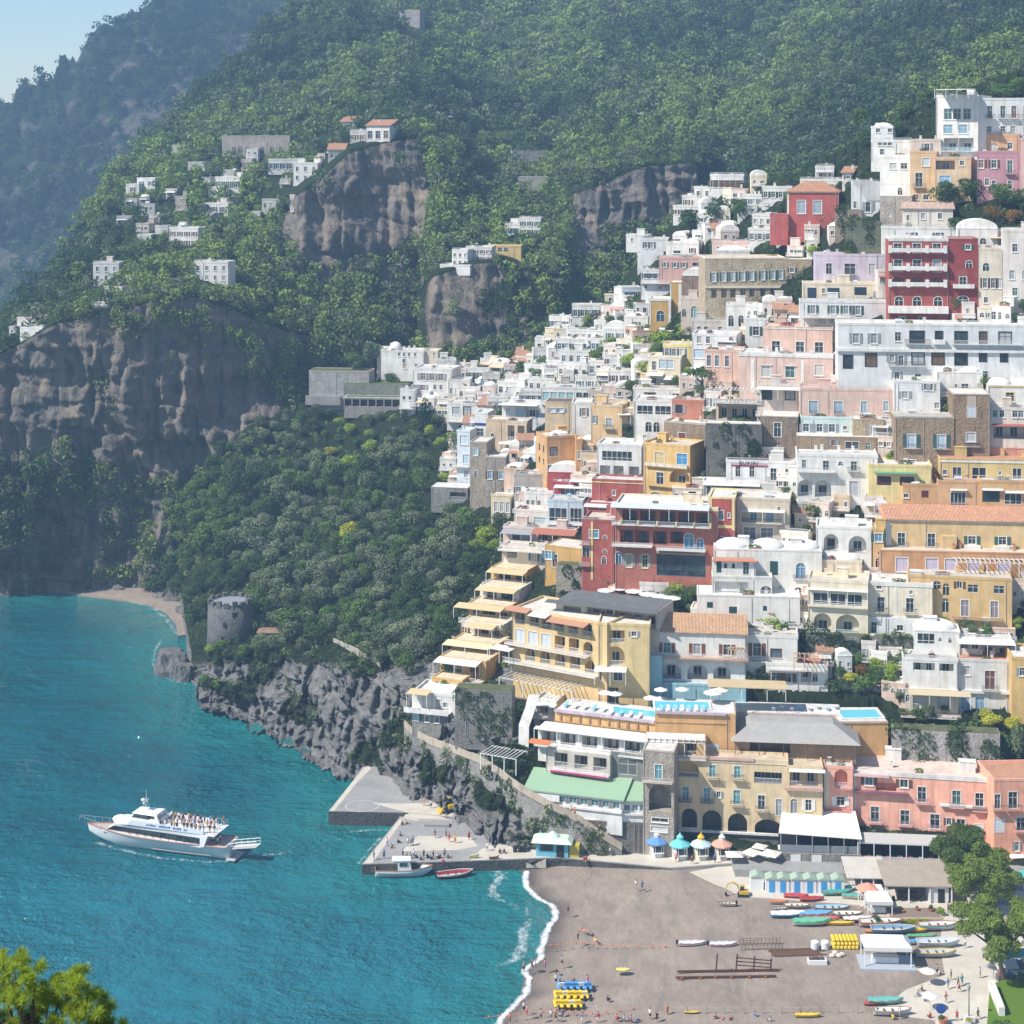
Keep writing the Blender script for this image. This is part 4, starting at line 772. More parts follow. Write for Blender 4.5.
g=H_(994,1060,781,862,S(252,166,122,.98),r=-6,of=h,Y=h.Y0-6.,dep=10,rc=TER,par=.5,parc=SA,cl=False).row(801,13,7,[997],'d').row(800,15,9,[1013],'d').row(825,13,10,[1003-4],'c',sc=(.78,.78,.78)).row(824,12,9,[1021],'d').row(846,9,4,[1017],'w').done()
# ---------- platform hotel with pool
h=H_(555,655,716,752,S(236,182,92),'ochre curved hotel front carrying the long blue swimming pool',r=18,cat='hotel',name='hotel_building',dep=8.5,rc=S(225,220,215),sink=3,cl=False,par=.0,trim=S(215,165,90),fwd=5)
h.strip(555,655,714.5,717,S(205,185,205),.5,'lilac_rail').strip(555,655,726,727.2,S(215,165,90),.15,'ledge'); 
for i in range(10): h.strip(560+i*9.6,561.6+i*9.6,718,725,S(200,140,70),.25,'bracket')
h.done(); PLAT=h
g=H_(655,736,713,752,S(228,170,84),r=3,of=h,Y=h.Y0-5,dep=8.5,rc=S(225,220,215),sink=3,cl=False,par=0).strip(655,726,711.5,714,S(205,185,205),.5,'lilac_rail').strip(655,727,722,723.2,S(215,165,90),.15,'ledge').row(748,9,14,[712],'c',sc=(.55,.62,.68),tr=0).row(745,12,12,[690],'D',pc=(.3,.25,.3)).done()
g=H_(538,648,734,752,W,r=18,of=h,Y=h.Y0-4,dep=4,rc=W,par=.0,cl=False).row(744,14,15,[549,568,589.5,611,632],'L',icol=1,n=2,dc=(.6,.45,.25)).awn(536,650,732.5,1.4,W,.15,6,h=2.6).terr(536,648,750,1.2,.8,W).done()
g=H_(645,706,740,757,S(225,180,110),r=4,of=h,Y=h.Y0-8.5,dep=4,rc=W,par=0,cl=False).row(749,13,13,[655,671,690],'L',n=1).pergola(645,705,738,1.8,W,10,2.6).terr(645,706,756,1.6,.7,W).done()
g=H_(546,610,752,777,S(205,195,180),r=18,of=h,Y=h.Y0-5.5,dep=5,par=0,cl=False,rc=W).row(762,14,13,[561,581,600],'L',n=1,dc=(.5,.35,.18),icol=1).row(762,12,10,[546+4],'w').terr(549,610,771,1.,.7,S(235,215,215)).strip(552,608,771.5,773,(.45,.05,.15),1.15,'flower_box').awn(531,552,744,1.8,(.6,.2,.08),.3,0).done()
g=H_(611,646,754,780,(.22,.22,.21),r=10,of=h,Y=h.Y0-7.5,dep=5,par=.2,cl=False,rc=(.4,.4,.4)).row(767,16,18,[628],'w',pc=(.12,.13,.13),tr=0).done()
H_(534,556,703,732,S(226,226,222),'white stacked balcony wing at the seaward end of pool hotel',r=18,dep=6,rc=W,cl=False,Y=360).row(711,12,8,[544],'L',n=1).row(711,10,5,[553],'w',pc=(.4,.55,.62)).row(726,12,10,[545],'L').awn(533,557,703,1.4,W,.2,0).terr(533,556,717,1.2,.9,W).done()
# thatched terrace restaurant
h=H_(735,856,741,762,(.36,.24,.15),'thatched roof restaurant with bamboo walls on hotel terrace',r=3,cat='restaurant',name='restaurant_building',dep=8,par=0,cl=False,Y=341.5,rc=(.3,.28,.26)).row(749,10,40,[770],'L',door=0,rail=0,dp=3); h.done()
TH=h
H_(838,888,722,752,S(226,168,84),'ochre terrace block with the small square pool on top',r=-4,dep=9,rc=S(225,220,215),par=.0,cl=False).strip(838,888,721,723,S(225,190,150),.2,'ledge').done(); POOL2=HOUSES[-1]
H_(735,842,714,752,S(205,190,175),'pale terrace block with loungers beside the square pool',r=3,dep=7,rc=S(225,220,215),par=.0,cl=False,Y=PLAT.Y0+2.5,cat='terrace',name='terrace_building').done()
# ---------- small far and middle group
def sm(x0,x1,yt,yb,lab,n=3,col=W,r=12,Y=None,k='w',hh=None,roof='flat',rows=1,surf=None,**kw):
    h=H_(x0,x1,yt,yb,col,lab,r=r,Y=Y,roof=roof,surf=surf,cl=kw.pop('cl',True),fwd=kw.pop('fwd',1.),**kw)
    for i in range(rows):
        y=yt+(yb-yt)*(i+.55)/rows; hh_=hh or min(8,(yb-yt)/rows*.5)
        if n: h.row(y,hh_,max(2.2,hh_*.62),n,k)
    return h.done()
L=lambda y:L2.surf
h=H_(381,424,352,379,W,'long white monastery like house with small dome below orange cliff',r=6,dep=8).row(354.5,4,2.2,[399,404,409,415],'w').row(361,4,3,[404],'x').row(366,5,3,[404.5],'w',pc=(.6,.35,.1)).row(366,5,2.4,[416],'x').done()
h.B(MB().ell((h.lu(393),4,h.lz(351)),(2.2,2.2,2.6),14,7,True),'dome',plaster(W),smooth=True)
H_(422,438,352,379,BE,r=6,of=h,Y=h.Y0-.4,dep=7,cl=False).row(354,3.5,2,[434],'x').done()
H_(436,456,361,374,W,'white low wing with black opening against the orange cliff',r=-6,Y=575).row(367,4,7,[446],'x').done()
H_(377,392,350,374,W,'white tower wing behind trees left of monastery house',r=6,dep=7,cl=False).row(362,4,3,[384],'x').done()
H_(413,452,370,402,W,'white two storey villa with three brown upper windows',r=12,dep=10,rc=W).row(377,7,5.5,[423,432,441],'w',pc=(.2,.13,.12)).row(388,5.5,5,[423,413+3],'w',pc=(.2,.13,.12)).row(387,5,3,[435,441],'x').done()
H_(448,470,381,401,W,'white villa with dark square windows right of brown windowed villa',r=2,dep=7).row(391,5,4,[457,466],'w').row(391,6,2.5,[451],'x').done()
H_(400,415,391,408,BWHITE,'plain white lower house left of brown windowed villa',r=12).row(398,4,3,[404,410],'x').terr(400,415,408,1.5,.8).done()
sm(466,490,369,381,'white house with terracotta edge right below orange cliff',3,r=4,rc=TER)
H_(447,482,405,421,W,'white flat roofed villa with wide dark doorway above gardens',r=8,dep=7).row(411,8,7,[467],'D',fc=DK).row(411,8,8,[456],'w',pc=(.4,.42,.45)).terr(447,482,421,2,.9,(.55,.55,.55)).done()
spec=[ # dense white cluster
(482,500,375,388,'white cube house with grey side left of terraced cafe',3),(497,520,383,396,'white house with pale roof beside magenta awning',3),(487,508,398,410,'small white house over the blue striped terrace',2),
(520,545,392,404,'white house with twin dark windows below pink roofed row',4),(505,524,376,386,'white gabled house in middle of the white cluster',2),(528,556,380,391,'long pale roofed white house above glazed gallery',4),
(556,580,385,392,'low white house with grey roof directly above glazed gallery',3),(546,566,362,374,'white chapel like house with pointed corner',2),(560,590,352,364,'white stepped house high in white cluster beneath dark cliff',4),
(557,588,366,377,'white house with terracotta terrace and dark lower windows',4),(575,604,378,389,'white house with yellow awning and shaded terrace',3),(588,604,362,376,'white house beside pale green trees in white cluster',2),
(590,612,340,352,'white terrace house left of the green garden slope',3),(556,592,340,352,'long white house with blue base under upper cluster',5),(566,594,331,341,'white house with several tiny windows above long white house',4),
(549,572,318,329,'white stepped villa near dark trees, far left of upper row',3),(572,606,306,319,'long white villa with tiny windows under wooded cliff',5),(594,612,322,331,'small white house with flat roof amid dark trees',2),
(604,626,330,341,'white vaulted house left of the yellow church',2),(624,648,318,331,'white domed house touching the yellow church',1),(632,652,303,310,'tiny white house behind the yellow church',1),
(604,628,356,366,'white house with roof terrace beside the pale green garden',3),(608,640,372,384,'white house with dark windows beneath pale green garden',3),(455,480,388,399,'small white house with steps below terracotta edged one',2),
(470,494,420,432,'white glazed terrace house above the striped awning block',3),(588,606,392,405,'grey rubble house at the end of glazed gallery',1),(524,548,366,376,'white cottage among green terraces below dark cliff',2),(500,516,366,373,'tiny white cottage alone among green terraces',1)]
for q in spec:
    c=W if 'grey' not in q[4] else S(190,180,168)
    sm(*q,col=c,r=rnd.choice([2,8,14,20]),roof='dome' if 'domed' in q[4] else 'vault' if 'vaulted' in q[4] else 'flat',rc=rnd.choice([W,(.66,.62,.56),S(230,215,195)]))
h=H_(541,606,389,403,W,'long white glazed gallery with many tall window panes',r=6,dep=6,rc=W).row(397,9,7,[546,554,562,570],'w',pc=(.3,.5,.55)).row(397,10,6,[579,586,593,600],'G',n=2).terr(541,606,404,1.4,.6,(.7,.75,.78)).done()
H_(545,572,403,441,S(226,194,146),'plain beige block with two small pale windows',r=6,dep=8,rc=S(120,105,90),par=.3,cl=False).row(410,4,5,[553,561],'w',pc=(.5,.6,.65)).done()
H_(572,592,404,444,BWHITE,'plain white block between the beige and ochre blocks',r=2,dep=8,cl=False).row(412,8,4,[584],'w',pc=(.25,.15,.1)).done()
H_(591,622,407,444,S(228,186,120),'ochre block with dark iron balcony right of plain white block',r=14,dep=8).row(423,9,6,[609],'d').row(420,8,2.5,[594.5],'w').done()
H_(502,546,405,432,BWHITE,'white house with wide canopy and arched glass doors',r=10,dep=8,rc=W).row(413,9,4,[508],'a',pc=(.4,.55,.6)).row(413,9,8,[520],'w',pc=(.45,.6,.65)).row(413,7,6,[532.5],'w').awn(500,538,404,2,W,.2,0).done()
H_(486,507,421,452,S(222,190,148),'tan block with one small window beside blue striped terrace',r=10,dep=7,cl=False).row(436,5,3.5,[492.5],'w').done()
H_(506,527,423,452,S(224,200,165),'cream loggia house with tall posts and white lower canopy',r=10,dep=7).row(433,15,7,[511,521],'L').awn(500,526,442,2.4,(.7,.72,.72),.3,2).done()
H_(475,488,414,446,BWHITE,'white terrace block with two dark blue striped bands',r=14,dep=6).strip(475,488,423,425.5,(.03,.06,.25),.1,'blue_band').row(433,8,7,[480],'D').done()
h=H_(547,577,438,478,S(226,170,92),'golden corner house with cream left side and dark windows',r=-20,dep=9,rc=S(235,215,180)).row(451,8,6.5,[553.5],'w',fc=DK).row(469,10,5,[544+6],'x').strip(547,577,459,460,S(210,155,80),.1,'ledge').done()
h.B(MB().ell((h.w*.6,4.5,h.h+.1),(2.6,2.6,1.2),14,6,True),'dome',plaster((.8,.76,.68)),smooth=True)
sd=MB()
for z in (.33,.66):
    for v in (.3,.68): sd.box(-.02,.03,h.dep*v-.5,h.dep*v+.5,h.h*z-.2 if z<.5 else h.h*z-.4,h.h*z+1.3)
h.B(sd,'side_window',glass())
H_(576,582,441,476,S(226,160,80),'narrow orange slice house attached to golden corner house',r=-4,dep=6,cl=False).row(455,8,3,[579],'w').done()
H_(470,487,443,506,lambda:stone((.33,.28,.22)),'tall rough brown stone tower house above the wooded headland',r=10,dep=9,par=.4,cl=False).row(452,7,4,[475.5],'w',pc=(.3,.5,.6)).row(474,7,3.5,[476],'a',pc=(.2,.3,.35)).done()
H_(486,506,458,500,lambda:stone((.31,.28,.24)),'brown stone wing with twin blue windows beside stone tower',r=4,dep=7,par=.4,cl=False).row(475,8,4,[490,501],'w',pc=(.1,.3,.5)).done()
H_(457,470,432,482,S(222,232,238),'tall thin pale blue house left of the brown stone tower',r=14,dep=6).row(440,9,8,[464],'w',pc=(.6,.68,.72)).row(459,9,6,[466],'w',pc=(.45,.6,.7)).row(474,7,4,[466],'w').terr(453,470,466,1.2,.9,W).done()
H_(431,468,488,502,GRS,'flat grey terrace house with white parasols below pale blue house',r=8,dep=7,rc=S(225,225,222),par=.15,cl=False).row(496,8,16,[458],'L',door=0).done()
h=H_(491,511,497,517,S(240,214,168),'little cream castle house with battlements and tall windows',r=8,dep=6,par=0,cl=False).row(507,10,3.6,[496,502,508],'w',pc=(.5,.52,.5)); h.done()
cb=MB()
for i in range(7): cb.box(h.w*i/6.8,h.w*i/6.8+h.w*.08,-.05,.3,h.h+.003,h.h+.9)
h.B(cb,'battlement',plaster(S(240,214,168)))
H_(504,524,470,498,S(226,190,165),'pinkish curved house with small roof above castle house',r=8,dep=7,roof='dome').row(492,6,4,[510],'x').done()
H_(514,544,476,500,S(190,178,165),'pale grey rubble house right of pinkish curved house',r=2,dep=6).row(490,6,4,[518,523],'w').done()
H_(548,580,473,485,S(190,70,66),'low red house with white vaulted cover behind penthouse',r=6,dep=6,roof='vault',par=.2,cl=False).done()
# hillside above
h=H_(640,668,240,259,BWHITE,'white house with dark windows at foot of right cliff',r=6,dep=8).row(245,6,3,[646,652],'w').row(253,4,3,[668-3],'x').done()
H_(666,690,244,259,W,'white stepped wing with terraces beside cliff foot white house',r=14,dep=8).row(252,3,7,[677,684],'x').done()
H_(659,705,259,277,S(232,176,158),'coral pink house with pale roof under cliff foot houses',r=6,rc=S(240,200,185),dep=7).row(265,5,3,[665,675,684],'w').row(264,4,10,[697],'G').row(272,4,16,[695],'G').done()
H_(641,683,271,294,BWHITE,'white two storey house left of the long stone convent',r=6,dep=7).row(276,5,4,[646,652,658],'w').row(276,7,6,[671],'w').row(287,4,3,[646,660],'x').terr(641,683,283,1.2,.7,(.7,.72,.74)).done()
h=H_(649,671,300,326,S(214,164,52),'mustard yellow church with white trim and arched door',r=6,cat='church',name='church_building',dep=9,trim=W,parc=W,par=.4,cl=False).row(316,11,8,[660.5],'a',pc=(.05,.09,.12)).strip(649,651,300,325,W,.08,'white_strip').strip(668.5,671,300,325,W,.08,'white_strip').done()
g=H_(670,682,283,322,S(214,164,52),r=6,of=h,Y=h.Y0+.5,dep=8,par=.2,cl=False).strip(670,671.5,284,320,W,.08,'white_strip').strip(678.5,681.5,284,320,W,.08,'white_strip').done()
H_(682,705,276,300,lambda:stone((.27,.19,.14)),'roofless brown stone gable house beside mustard church',r=10,dep=7,roof='vault',par=.1,cl=False).done()
H_(681,722,300,324,S(216,196,178),'weathered cream house with tall arch below stone gable',r=6,dep=7).row(312,12,6,[694],'a',pc=(.3,.45,.5)).row(313,8,4,[684],'a').row(313,10,9,[712],'A',door=0).done()
h=H_(705,786,259,308,lambda:stone((.44,.36,.25)),'long tan stone convent with two rows of windows',r=-4,dep=14,par=.4,rc=S(225,205,180),cl=False,name='convent_building',cat='convent',parc=CR)
for i,x in enumerate([714,724,733,743,752,763,773,781]): h.row(277-i*.35,9,3.6,[x],'w',pc=(.4,.5,.58),tr=1)
for i,x in enumerate([714,724,733,743,752,763,773]): h.row(293-i*.3,10,5.5,[x],'L',door=1,rail=0,dp=1.2)
h.strip(705,786,286,288,CR,.3,'ledge'); h.done()
H_(785,812,260,300,lambda:stone((.34,.26,.17)),r=14,of=h,Y=h.Y0-1,dep=10,par=.3,cl=False).row(270,5,4,[792],'w').row(277,3,3,[806],'x').done()  # darker stone copy: shade of the convent's right face put into the colour
H_(726,756,306,328,W,'white house with twin dark arched doors below the convent',r=8,dep=7).row(321,11,5,[731,741],'a',tr=0).row(318,6,3,[748],'x').done()
H_(692,730,322,336,S(216,204,190),'weathered white house with small terrace left of arched doors',r=4).row(330,7,4,[699,706,720],'w').done()
H_(716,750,252,267,W,'white domed house between pink terraces and the convent',r=4,dep=8,roof='dome').row(261,4,4,[731],'x').done()
H_(712,752,243,254,S(236,196,184),'pink terrace house with parasols above white domed house',r=6,rc=PE).row(249,4,3,[718,726,746],'w').done()
H_(752,778,214,234,W,'white balconied house left of the brick red villa',r=8,dep=7,rows=0) if False else sm(752,778,216,236,'white balconied house left of the brick red villa',4,rows=2)
sm(748,772,230,242,'white cottage with pink terrace below balconied house',3)
for q in [(710,744,176,190,'white terrace house row highest under the wooded slope',6),(673,702,207,216,'white house with five tiny windows under right cliff',5),(682,708,197,207,'pale house above the five windowed one under cliff',3),(694,720,188,198,'grey white house tucked in trees under wooded slope',3),(762,792,188,200,'white house with pink roof left above brick red villa',4),(800,846,181,192,'low white house with long terrace behind brick red villa',5),(742,766,196,206,'small white house in trees left of pink roofed house',3),(692,706,232,242,'tiny white cottage among trees above coral pink house',1),(626,650,236,243,'white shed house at left foot of right cliff',2)]:
    sm(*q,col=W,Y=None,surf=L3.surf)
# far houses on the cliffs
far=[(93,119,264,282,'white far house with terracotta roof edge, leftmost of the cliff cluster',3,2),(104,122,288,301,'white far house with two windows low in cliff cluster',2,1),(117,133,280,290,'white box room above the low white far house',1,1),(131,165,291,297,'long low white garden wall house in cliff cluster',0,1),(90,108,303,310,'pale terrace house lowest in the cliff cluster',3,1),
(17,50,319,328,'white far house with terracotta roof edge near left border',3,1),(20,42,329,338,'white lower storey house beneath left border far house',2,1),(9,22,328,339,'grey far house with dark balconies nearest left border',2,2),(194,228,263,282,'white far house with four windows on cliff brow',4,2),(169,198,229,247,'white far villa with veranda in middle of slope',4,2),(200,228,204,214,'small white far house with terracotta edge on green slope',3,1),
(126,139,185,193,'pale small far house on ridge slope, left of two',1,1),(137,155,179,187,'pale long far house on ridge slope, right of two',2,1),(137,151,236,242,'tiny white shed house left of veranda villa',0,1),(155,168,227,233,'tiny white hut above the veranda villa',0,1),(208,220,188,195,'white side room of hillside far house with dark roof',1,1),(215,240,178,190,'pale hillside far house with dark flat roof',3,1),
(246,258,150,162,'white tall far house high on green slope',2,2),(241,252,160,167,'pinkish far house below white tall far house',2,1),(268,300,160,171,'long white far house with five windows on upper slope',5,1),(293,318,164,182,'greenish white far house with terraces on upper slope',3,2),(262,280,200,210,'pale far house in shade with three windows',3,1),(248,260,213,218,'tiny pale far house with parasol terrace',1,1),(290,306,196,208,'pinkish stone far house beside the upper cliff edge',2,1),
(328,345,150,160,'orange roofed far house at top of shaded cliff',2,1),(350,366,132,142,'grey glass far house near the flag on cliff top',3,1),(366,390,126,142,'tan roofed far house highest on the cliff top',3,1),(341,356,122,130,'white small far house left of the tan roofed one',2,1),(188,205,163,172,'stone grey far house ruin on upper ridge slope',2,1),
(505,520,225,236,'white far house with pale terrace left of cliff villa',3,1),(519,541,219,236,'white far villa with two storeys under hanging woods',3,2),(452,468,251,266,'white villa at outcrop edge with pink lower wing',3,2),(466,492,248,262,'white villa in centre of the outcrop brow',4,2),(440,470,266,271,'white terrace house on outcrop brow with parasol',0,1),
(172,186,146,152,'pale hut on the ridge saddle beside grey rock',0,1)]
for (x0,x1,yt,yb,lab,n,rows) in far:
    tr='terracotta' in lab or 'orange roofed' in lab or 'tan roofed' in lab; pk='pink' in lab.split('with')[0]; gy='grey' in lab or 'shade' in lab  # shade named in a label is put into the wall colour as grey
    sm(x0,x1,yt,yb,lab,n,col=S(226,200,190) if pk else S(200,198,190) if gy else W,r=rnd.choice([-4,6,14]),rows=rows,surf=L2.surf,roof='shed' if ('orange' in lab or 'tan roofed' in lab) else 'flat',rc=TER if tr else (.6,.57,.52),fwd=1.2,sink=1.5,cl=n>2,dep=8)
H_(486,521,247,257,S(230,190,96),'yellow villa with arched windows on the outcrop brow',r=4,dep=7,surf=L2.surf,fwd=4.,cl=False).row(249,5,4.5,[500,506,492],'a').done()
H_(512,553,151,163,lambda:stone((.32,.31,.29)),'grey stone bastion wall in the woods above the cliffs',r=-10,dep=6,par=.2,cl=False,surf=L2.surf,cat='stone wall',name='stone_wall',fwd=3.,sink=6).row(158,4,2.5,[518],'x',tr=0).done()
H_(518,548,177,186,lambda:stone((.30,.28,.26)),'grey curved retaining wall below the bastion in woods',r=6,dep=5,par=.1,cl=False,surf=L2.surf,cat='stone wall',name='stone_wall',fwd=3.,sink=6).done()
H_(399,420,11,26,lambda:stone((.33,.3,.27)),'lone ruined stone house high on the wooded mountain',r=10,dep=9,par=.5,cl=False,surf=L2.surf,fwd=4.,sink=8).row(18,6,4,[404,414],'x',tr=0).done()
H_(222,290,136,156,lambda:stone((.3,.27,.24)),'long stone arcaded terrace wall on the upper ridge slope',r=10,dep=6,par=.2,cl=False,surf=L2.surf,cat='stone wall',name='stone_wall',fwd=3.,sink=6).row(150,6,4,[234,240,247,262,272,281],'a',tr=0).done()
# bastion and pillar gallery
H_(309,369,372,404,lambda:stone((.33,.32,.30)),'big grey stone bastion wall above the olive terraces',r=4,dep=9,par=.3,cl=False,cat='stone wall',name='stone_wall',sink=2,rc=(.12,.13,.06)).strip(306,341,396,405,(.3,.29,.27),1.,'lower_buttress').done()
H_(344,400,398,409,S(150,145,135),'row of white garden pillars with dark gaps beside bastion',r=4,dep=5,par=.2,cl=False,cat='gallery',name='pillar_gallery',parc=W,rc=(.10,.13,.05)).row(403,7,7,7,'L',door=0,rail=0,dp=3).done()
H_(344,408,384,398,lambda:stone((.2,.2,.17)),'low dark terrace retaining wall behind the white pillars',r=4,dep=4,par=0,cl=False,cat='stone wall',name='stone_wall',rc=(.1,.14,.04)).done()
# long stone walls
for (x0,x1,yt,yb,c,lab,Y) in [(744,893,686,716,(.27,.26,.25),'long grey stone retaining wall behind the pool terrace',361),(806,914,637,652,(.2,.19,.175),'dark stone terrace wall beneath the cream villa',None),(892,1000,732,764,(.34,.32,.30),'curved pale stone wall above the coral hotel roof',None),(455,512,690,735,(.2,.19,.17),'dark rough cliff retaining wall under yellow cascade hedge',None),(556,585,566,600,(.33,.29,.24),'tall weathered wall under the mustard stair house',None),(846,882,222,262,(.13,.14,.1),'overgrown dark wall below the white stepped house',None),(835,862,210,232,(.3,.24,.19),'ruined brown pergola wall right of brick red villa',None)]:
    H_(x0,x1,yt,yb,(lambda c=c:stone(c)),lab,r=6,dep=4,par=0,cl=False,cat='stone wall',name='stone_wall',Y=Y,rc=(.12,.13,.06) if Y is None else (.4,.38,.36)).ivy(x0+2,x1-2,yt-1,yb,int((x1-x0)/9)+3).done()

# infill houses wedged between the named ones
def overlap(x0,x1,y0,y1):
    t=0
    for h in HOUSES:
        a=max(0,min(x1,h[8])-max(x0,h[7])); b=max(0,min(y1,h[10])-max(y0,h[9])); t=max(t,a*b/((x1-x0)*(y1-y0)))
        if a>0 and h[9]<y1-1<h[10] and h[7]<(x0+x1)/2<h[8]: return 1
    return t
def inpoly(x,y,p):
    c=False; j=len(p)-1
    for i in range(len(p)):
        if (p[i][1]>y)!=(p[j][1]>y) and x<(p[j][0]-p[i][0])*(y-p[i][1])/(p[j][1]-p[i][1])+p[i][0]: c=not c
        j=i
    return c
def infill(poly,n,wr,hr,lab,group,cols,seed,lim=.55,surf=None):
    g=random.Random(seed); k=0; t=0; xs=[p[0] for p in poly]; ys=[p[1] for p in poly]
    while k<n and t<6000:
        t+=1; x=g.uniform(min(xs),max(xs)); y=g.uniform(min(ys),max(ys))
        if not inpoly(x,y,poly): continue
        w=g.uniform(*wr); h=g.uniform(*hr)
        if overlap(x-w/2,x+w/2,y-h,y)>lim: continue
        c=g.choice(cols); H=House(x-w/2,x+w/2,y-h,y,c,lab,r=g.choice([-8,0,4,10,18,26]),roof=g.choice(['flat','flat','flat','dome','vault','shed'][:5 if surf else 6]) if w<20 else 'flat',rc=g.choice([W,(.66,.62,.56),S(230,205,185),S(205,195,185)]) ,par=g.choice([.2,.4,.7]),group=group,fwd=1.,dep=g.uniform(4,7),surf=surf,sink=1.5 if surf else 3)
        if H.roof=='shed': H.rc=(.5,.28,.18)
        m=max(1,int(w/6.5)); q=h*.42
        for i in range(m): H.row(y-h*.45,min(8,q*g.uniform(.7,1.2)),g.uniform(2.4,4.2),[x-w/2+w*(i+.5)/m+g.uniform(-.8,.8)],g.choice('wwwaDxA'))
        if g.random()<.35: H.awn(x-w/2,x+w*g.uniform(0,.5),y-h*.78,g.uniform(1,2.4),g.choice([W,(.62,.5,.3),(.55,.55,.53),(.45,.2,.13),(.2,.25,.33)]),.3,2)
        if g.random()<.4: H.terr(x-w/2,x+w/2,y-.6,g.uniform(1.2,2.4),.8)
        H.done(); k+=1
    return k
CW=[W,W,BWHITE,S(238,228,212),S(228,224,220),S(236,214,200),S(240,225,190)]
infill([(395,400),(450,378),(520,362),(560,335),(610,300),(645,290),(645,400),(600,405),(540,402),(500,415),(450,420)],58,(9,22),(7,13),'small pale house packed into the distant white cluster below the cliff','small houses of the distant white cluster',CW,5,.6)
infill([(640,262),(700,195),(850,172),(900,190),(880,260),(800,262),(700,300),(650,300)],22,(9,20),(7,12),'small pale house scattered under the wooded slope by the convent','small houses around the convent',CW,6,.5)
CT=[W,W,S(238,226,208),S(232,206,186),S(226,196,150),S(228,216,206),S(222,186,160),BWHITE]
infill([(560,480),(640,340),(760,300),(1030,230),(1030,640),(900,720),(800,700),(700,640),(640,620),(560,560)],70,(12,30),(9,18),'small pastel annexe wedged between larger houses of the hillside town','small annexes between the town houses',CT,8,.5)
infill([(440,470),(480,420),(560,440),(600,480),(560,530),(500,520)],16,(9,18),(8,14),'small pale house stepping down beside the brown stone tower','small houses beside the brown stone tower',CT,9,.5)
infill([(112,215),(190,160),(235,150),(330,150),(320,178),(290,215),(230,240),(140,245)],15,(7,15),(5,8),'tiny pale far house dotted over the upper left terraces','tiny far houses on the upper left terraces',[S(205,200,190,.7),S(205,190,175,.7),S(190,180,165,.7),S(215,210,205,.7)],10,.1,L2.surf)
# cars along the mountain road
CARS=[]
for x,yy in [(437,112),(448,116),(468,116),(512,117),(520,116),(556,116),(566,114),(573,115),(592,114),(604,114),(622,112),(634,113),(642,113)]:
    Yc=L2.surf(x,yy+2)-1; q=P(x,yy+2,Yc); CARS.append((q,rnd.choice([(.7,.7,.7),(.5,.52,.55),(.12,.2,.35),(.72,.72,.7),(.4,.05,.04)]))); HOUSES.append((q.x-3,q.y-3,1.,0.,6.,5.,q.z-.3,x-2,yy-2,x+2,yy))

for k,(q,c) in enumerate(CARS):
    r=thing('parked_car',q,'tiny car parked in the line along the mountain road','car',rnd.uniform(-.2,.2),'cars along the mountain road')
    MB().hexa([(-2.2,-.85,.3),(2.2,-.85,.3),(2.2,.85,.3),(-2.2,.85,.3)],[(-2.15,-.82,.95),(2.1,-.82,.9),(2.1,.82,.9),(-2.15,.82,.95)]).build('body',paint(c,.3,.5),r); MB().hexa([(-1.7,-.78,.953),(1.1,-.78,.953),(1.1,.78,.953),(-1.7,.78,.953)],[(-1.3,-.68,1.5),(.5,-.68,1.5),(.5,.68,1.5),(-1.3,.68,1.5)]).build('cabin',glass(),r)
    for a in (-1.35,1.35):
        for b in (-.85,.85): MB().tube([(a,b-.09,.32),(a,b+.09,.32)],.32,10).build('wheel',dark(),r)
EXPO=.66; HAZE=.0003
ROCK=rockmat('cliff_rock',(.30,.24,.18),(.14,.138,.135),(.05,.051,.053),(.022,.036,.013))
ROCK3=rockmat('headland_rock',(.25,.238,.225),(.15,.147,.143),(.045,.045,.045),(.02,.03,.012),2.)
def m3(x,y):
    # strong rock relief on the sea cliff, gentle in the town and gardens
    t=np.clip((y-640)/25,0,1)*np.clip((560-x)/60,0,1); return .12+.88*t
mkterrain(L3,'headland_slope',ROCK3,[5.5,5.5,4.5,1.5,1.2,1.2,1,1],7.,True,.9,m3,vegk=2.6,fine=.6,ledge=.25,crack=.5,vegmask=lambda x,y:1-.9*np.clip((y-652)/20,0,1)*np.clip((560-x)/40,0,1)*np.clip(.75-2.2*vn(x*.03,y*.045,x*0+1),0,1))
mkterrain(L2,'mountain',ROCK,[2,12,11,6,6,10,7,9,3],30.,False,.4,None,3.,vegk=2.1,fine=.45,ledge=.5,crack=.32)
mkterrain(L1,'far_mountain',rockmat('far_rock',(.13,.115,.10),(.085,.08,.075),(.04,.04,.04),(.02,.03,.012),.5),[6,30,34,34,30,22,14],110.,False,.4,None,20.)
# sea
t=NT('sea_water'); co=t.geo().outputs['Position']; sx=t.N('ShaderNodeSeparateXYZ',{0:co})
big=t.noise(co,.012,3,.5); near=t.N('ShaderNodeAttribute',attribute_name='shore').outputs['Fac']
c=t.mix(t.mapr(big,.3,.7),(.002,.074,.092),(.006,.12,.145)); near_tint=t.N('ShaderNodeAttribute',attribute_name='shoal_sky_tint').outputs['Fac']; c=t.mix(near_tint,c,(.026,.19,.25)); c=t.mix(near,c,(.014,.175,.17))  # nearer water lightened: sky reflection and shallows put into the colour
w1=t.noise(co,.8,3,.6,(.75,1.,1)); w2=t.noise(co,2.2,2,.6,(.8,1,1)); w3=t.mapr(t.noise(co,.045,3,.6),.3,.7,.35,1.25)
hgt=t.math('MULTIPLY',w3,t.math('ADD',t.math('ADD',t.math('MULTIPLY',t.noise(co,.2,2,.5,(.5,1,1)),1.6),w1),t.math('MULTIPLY',w2,.3))); 
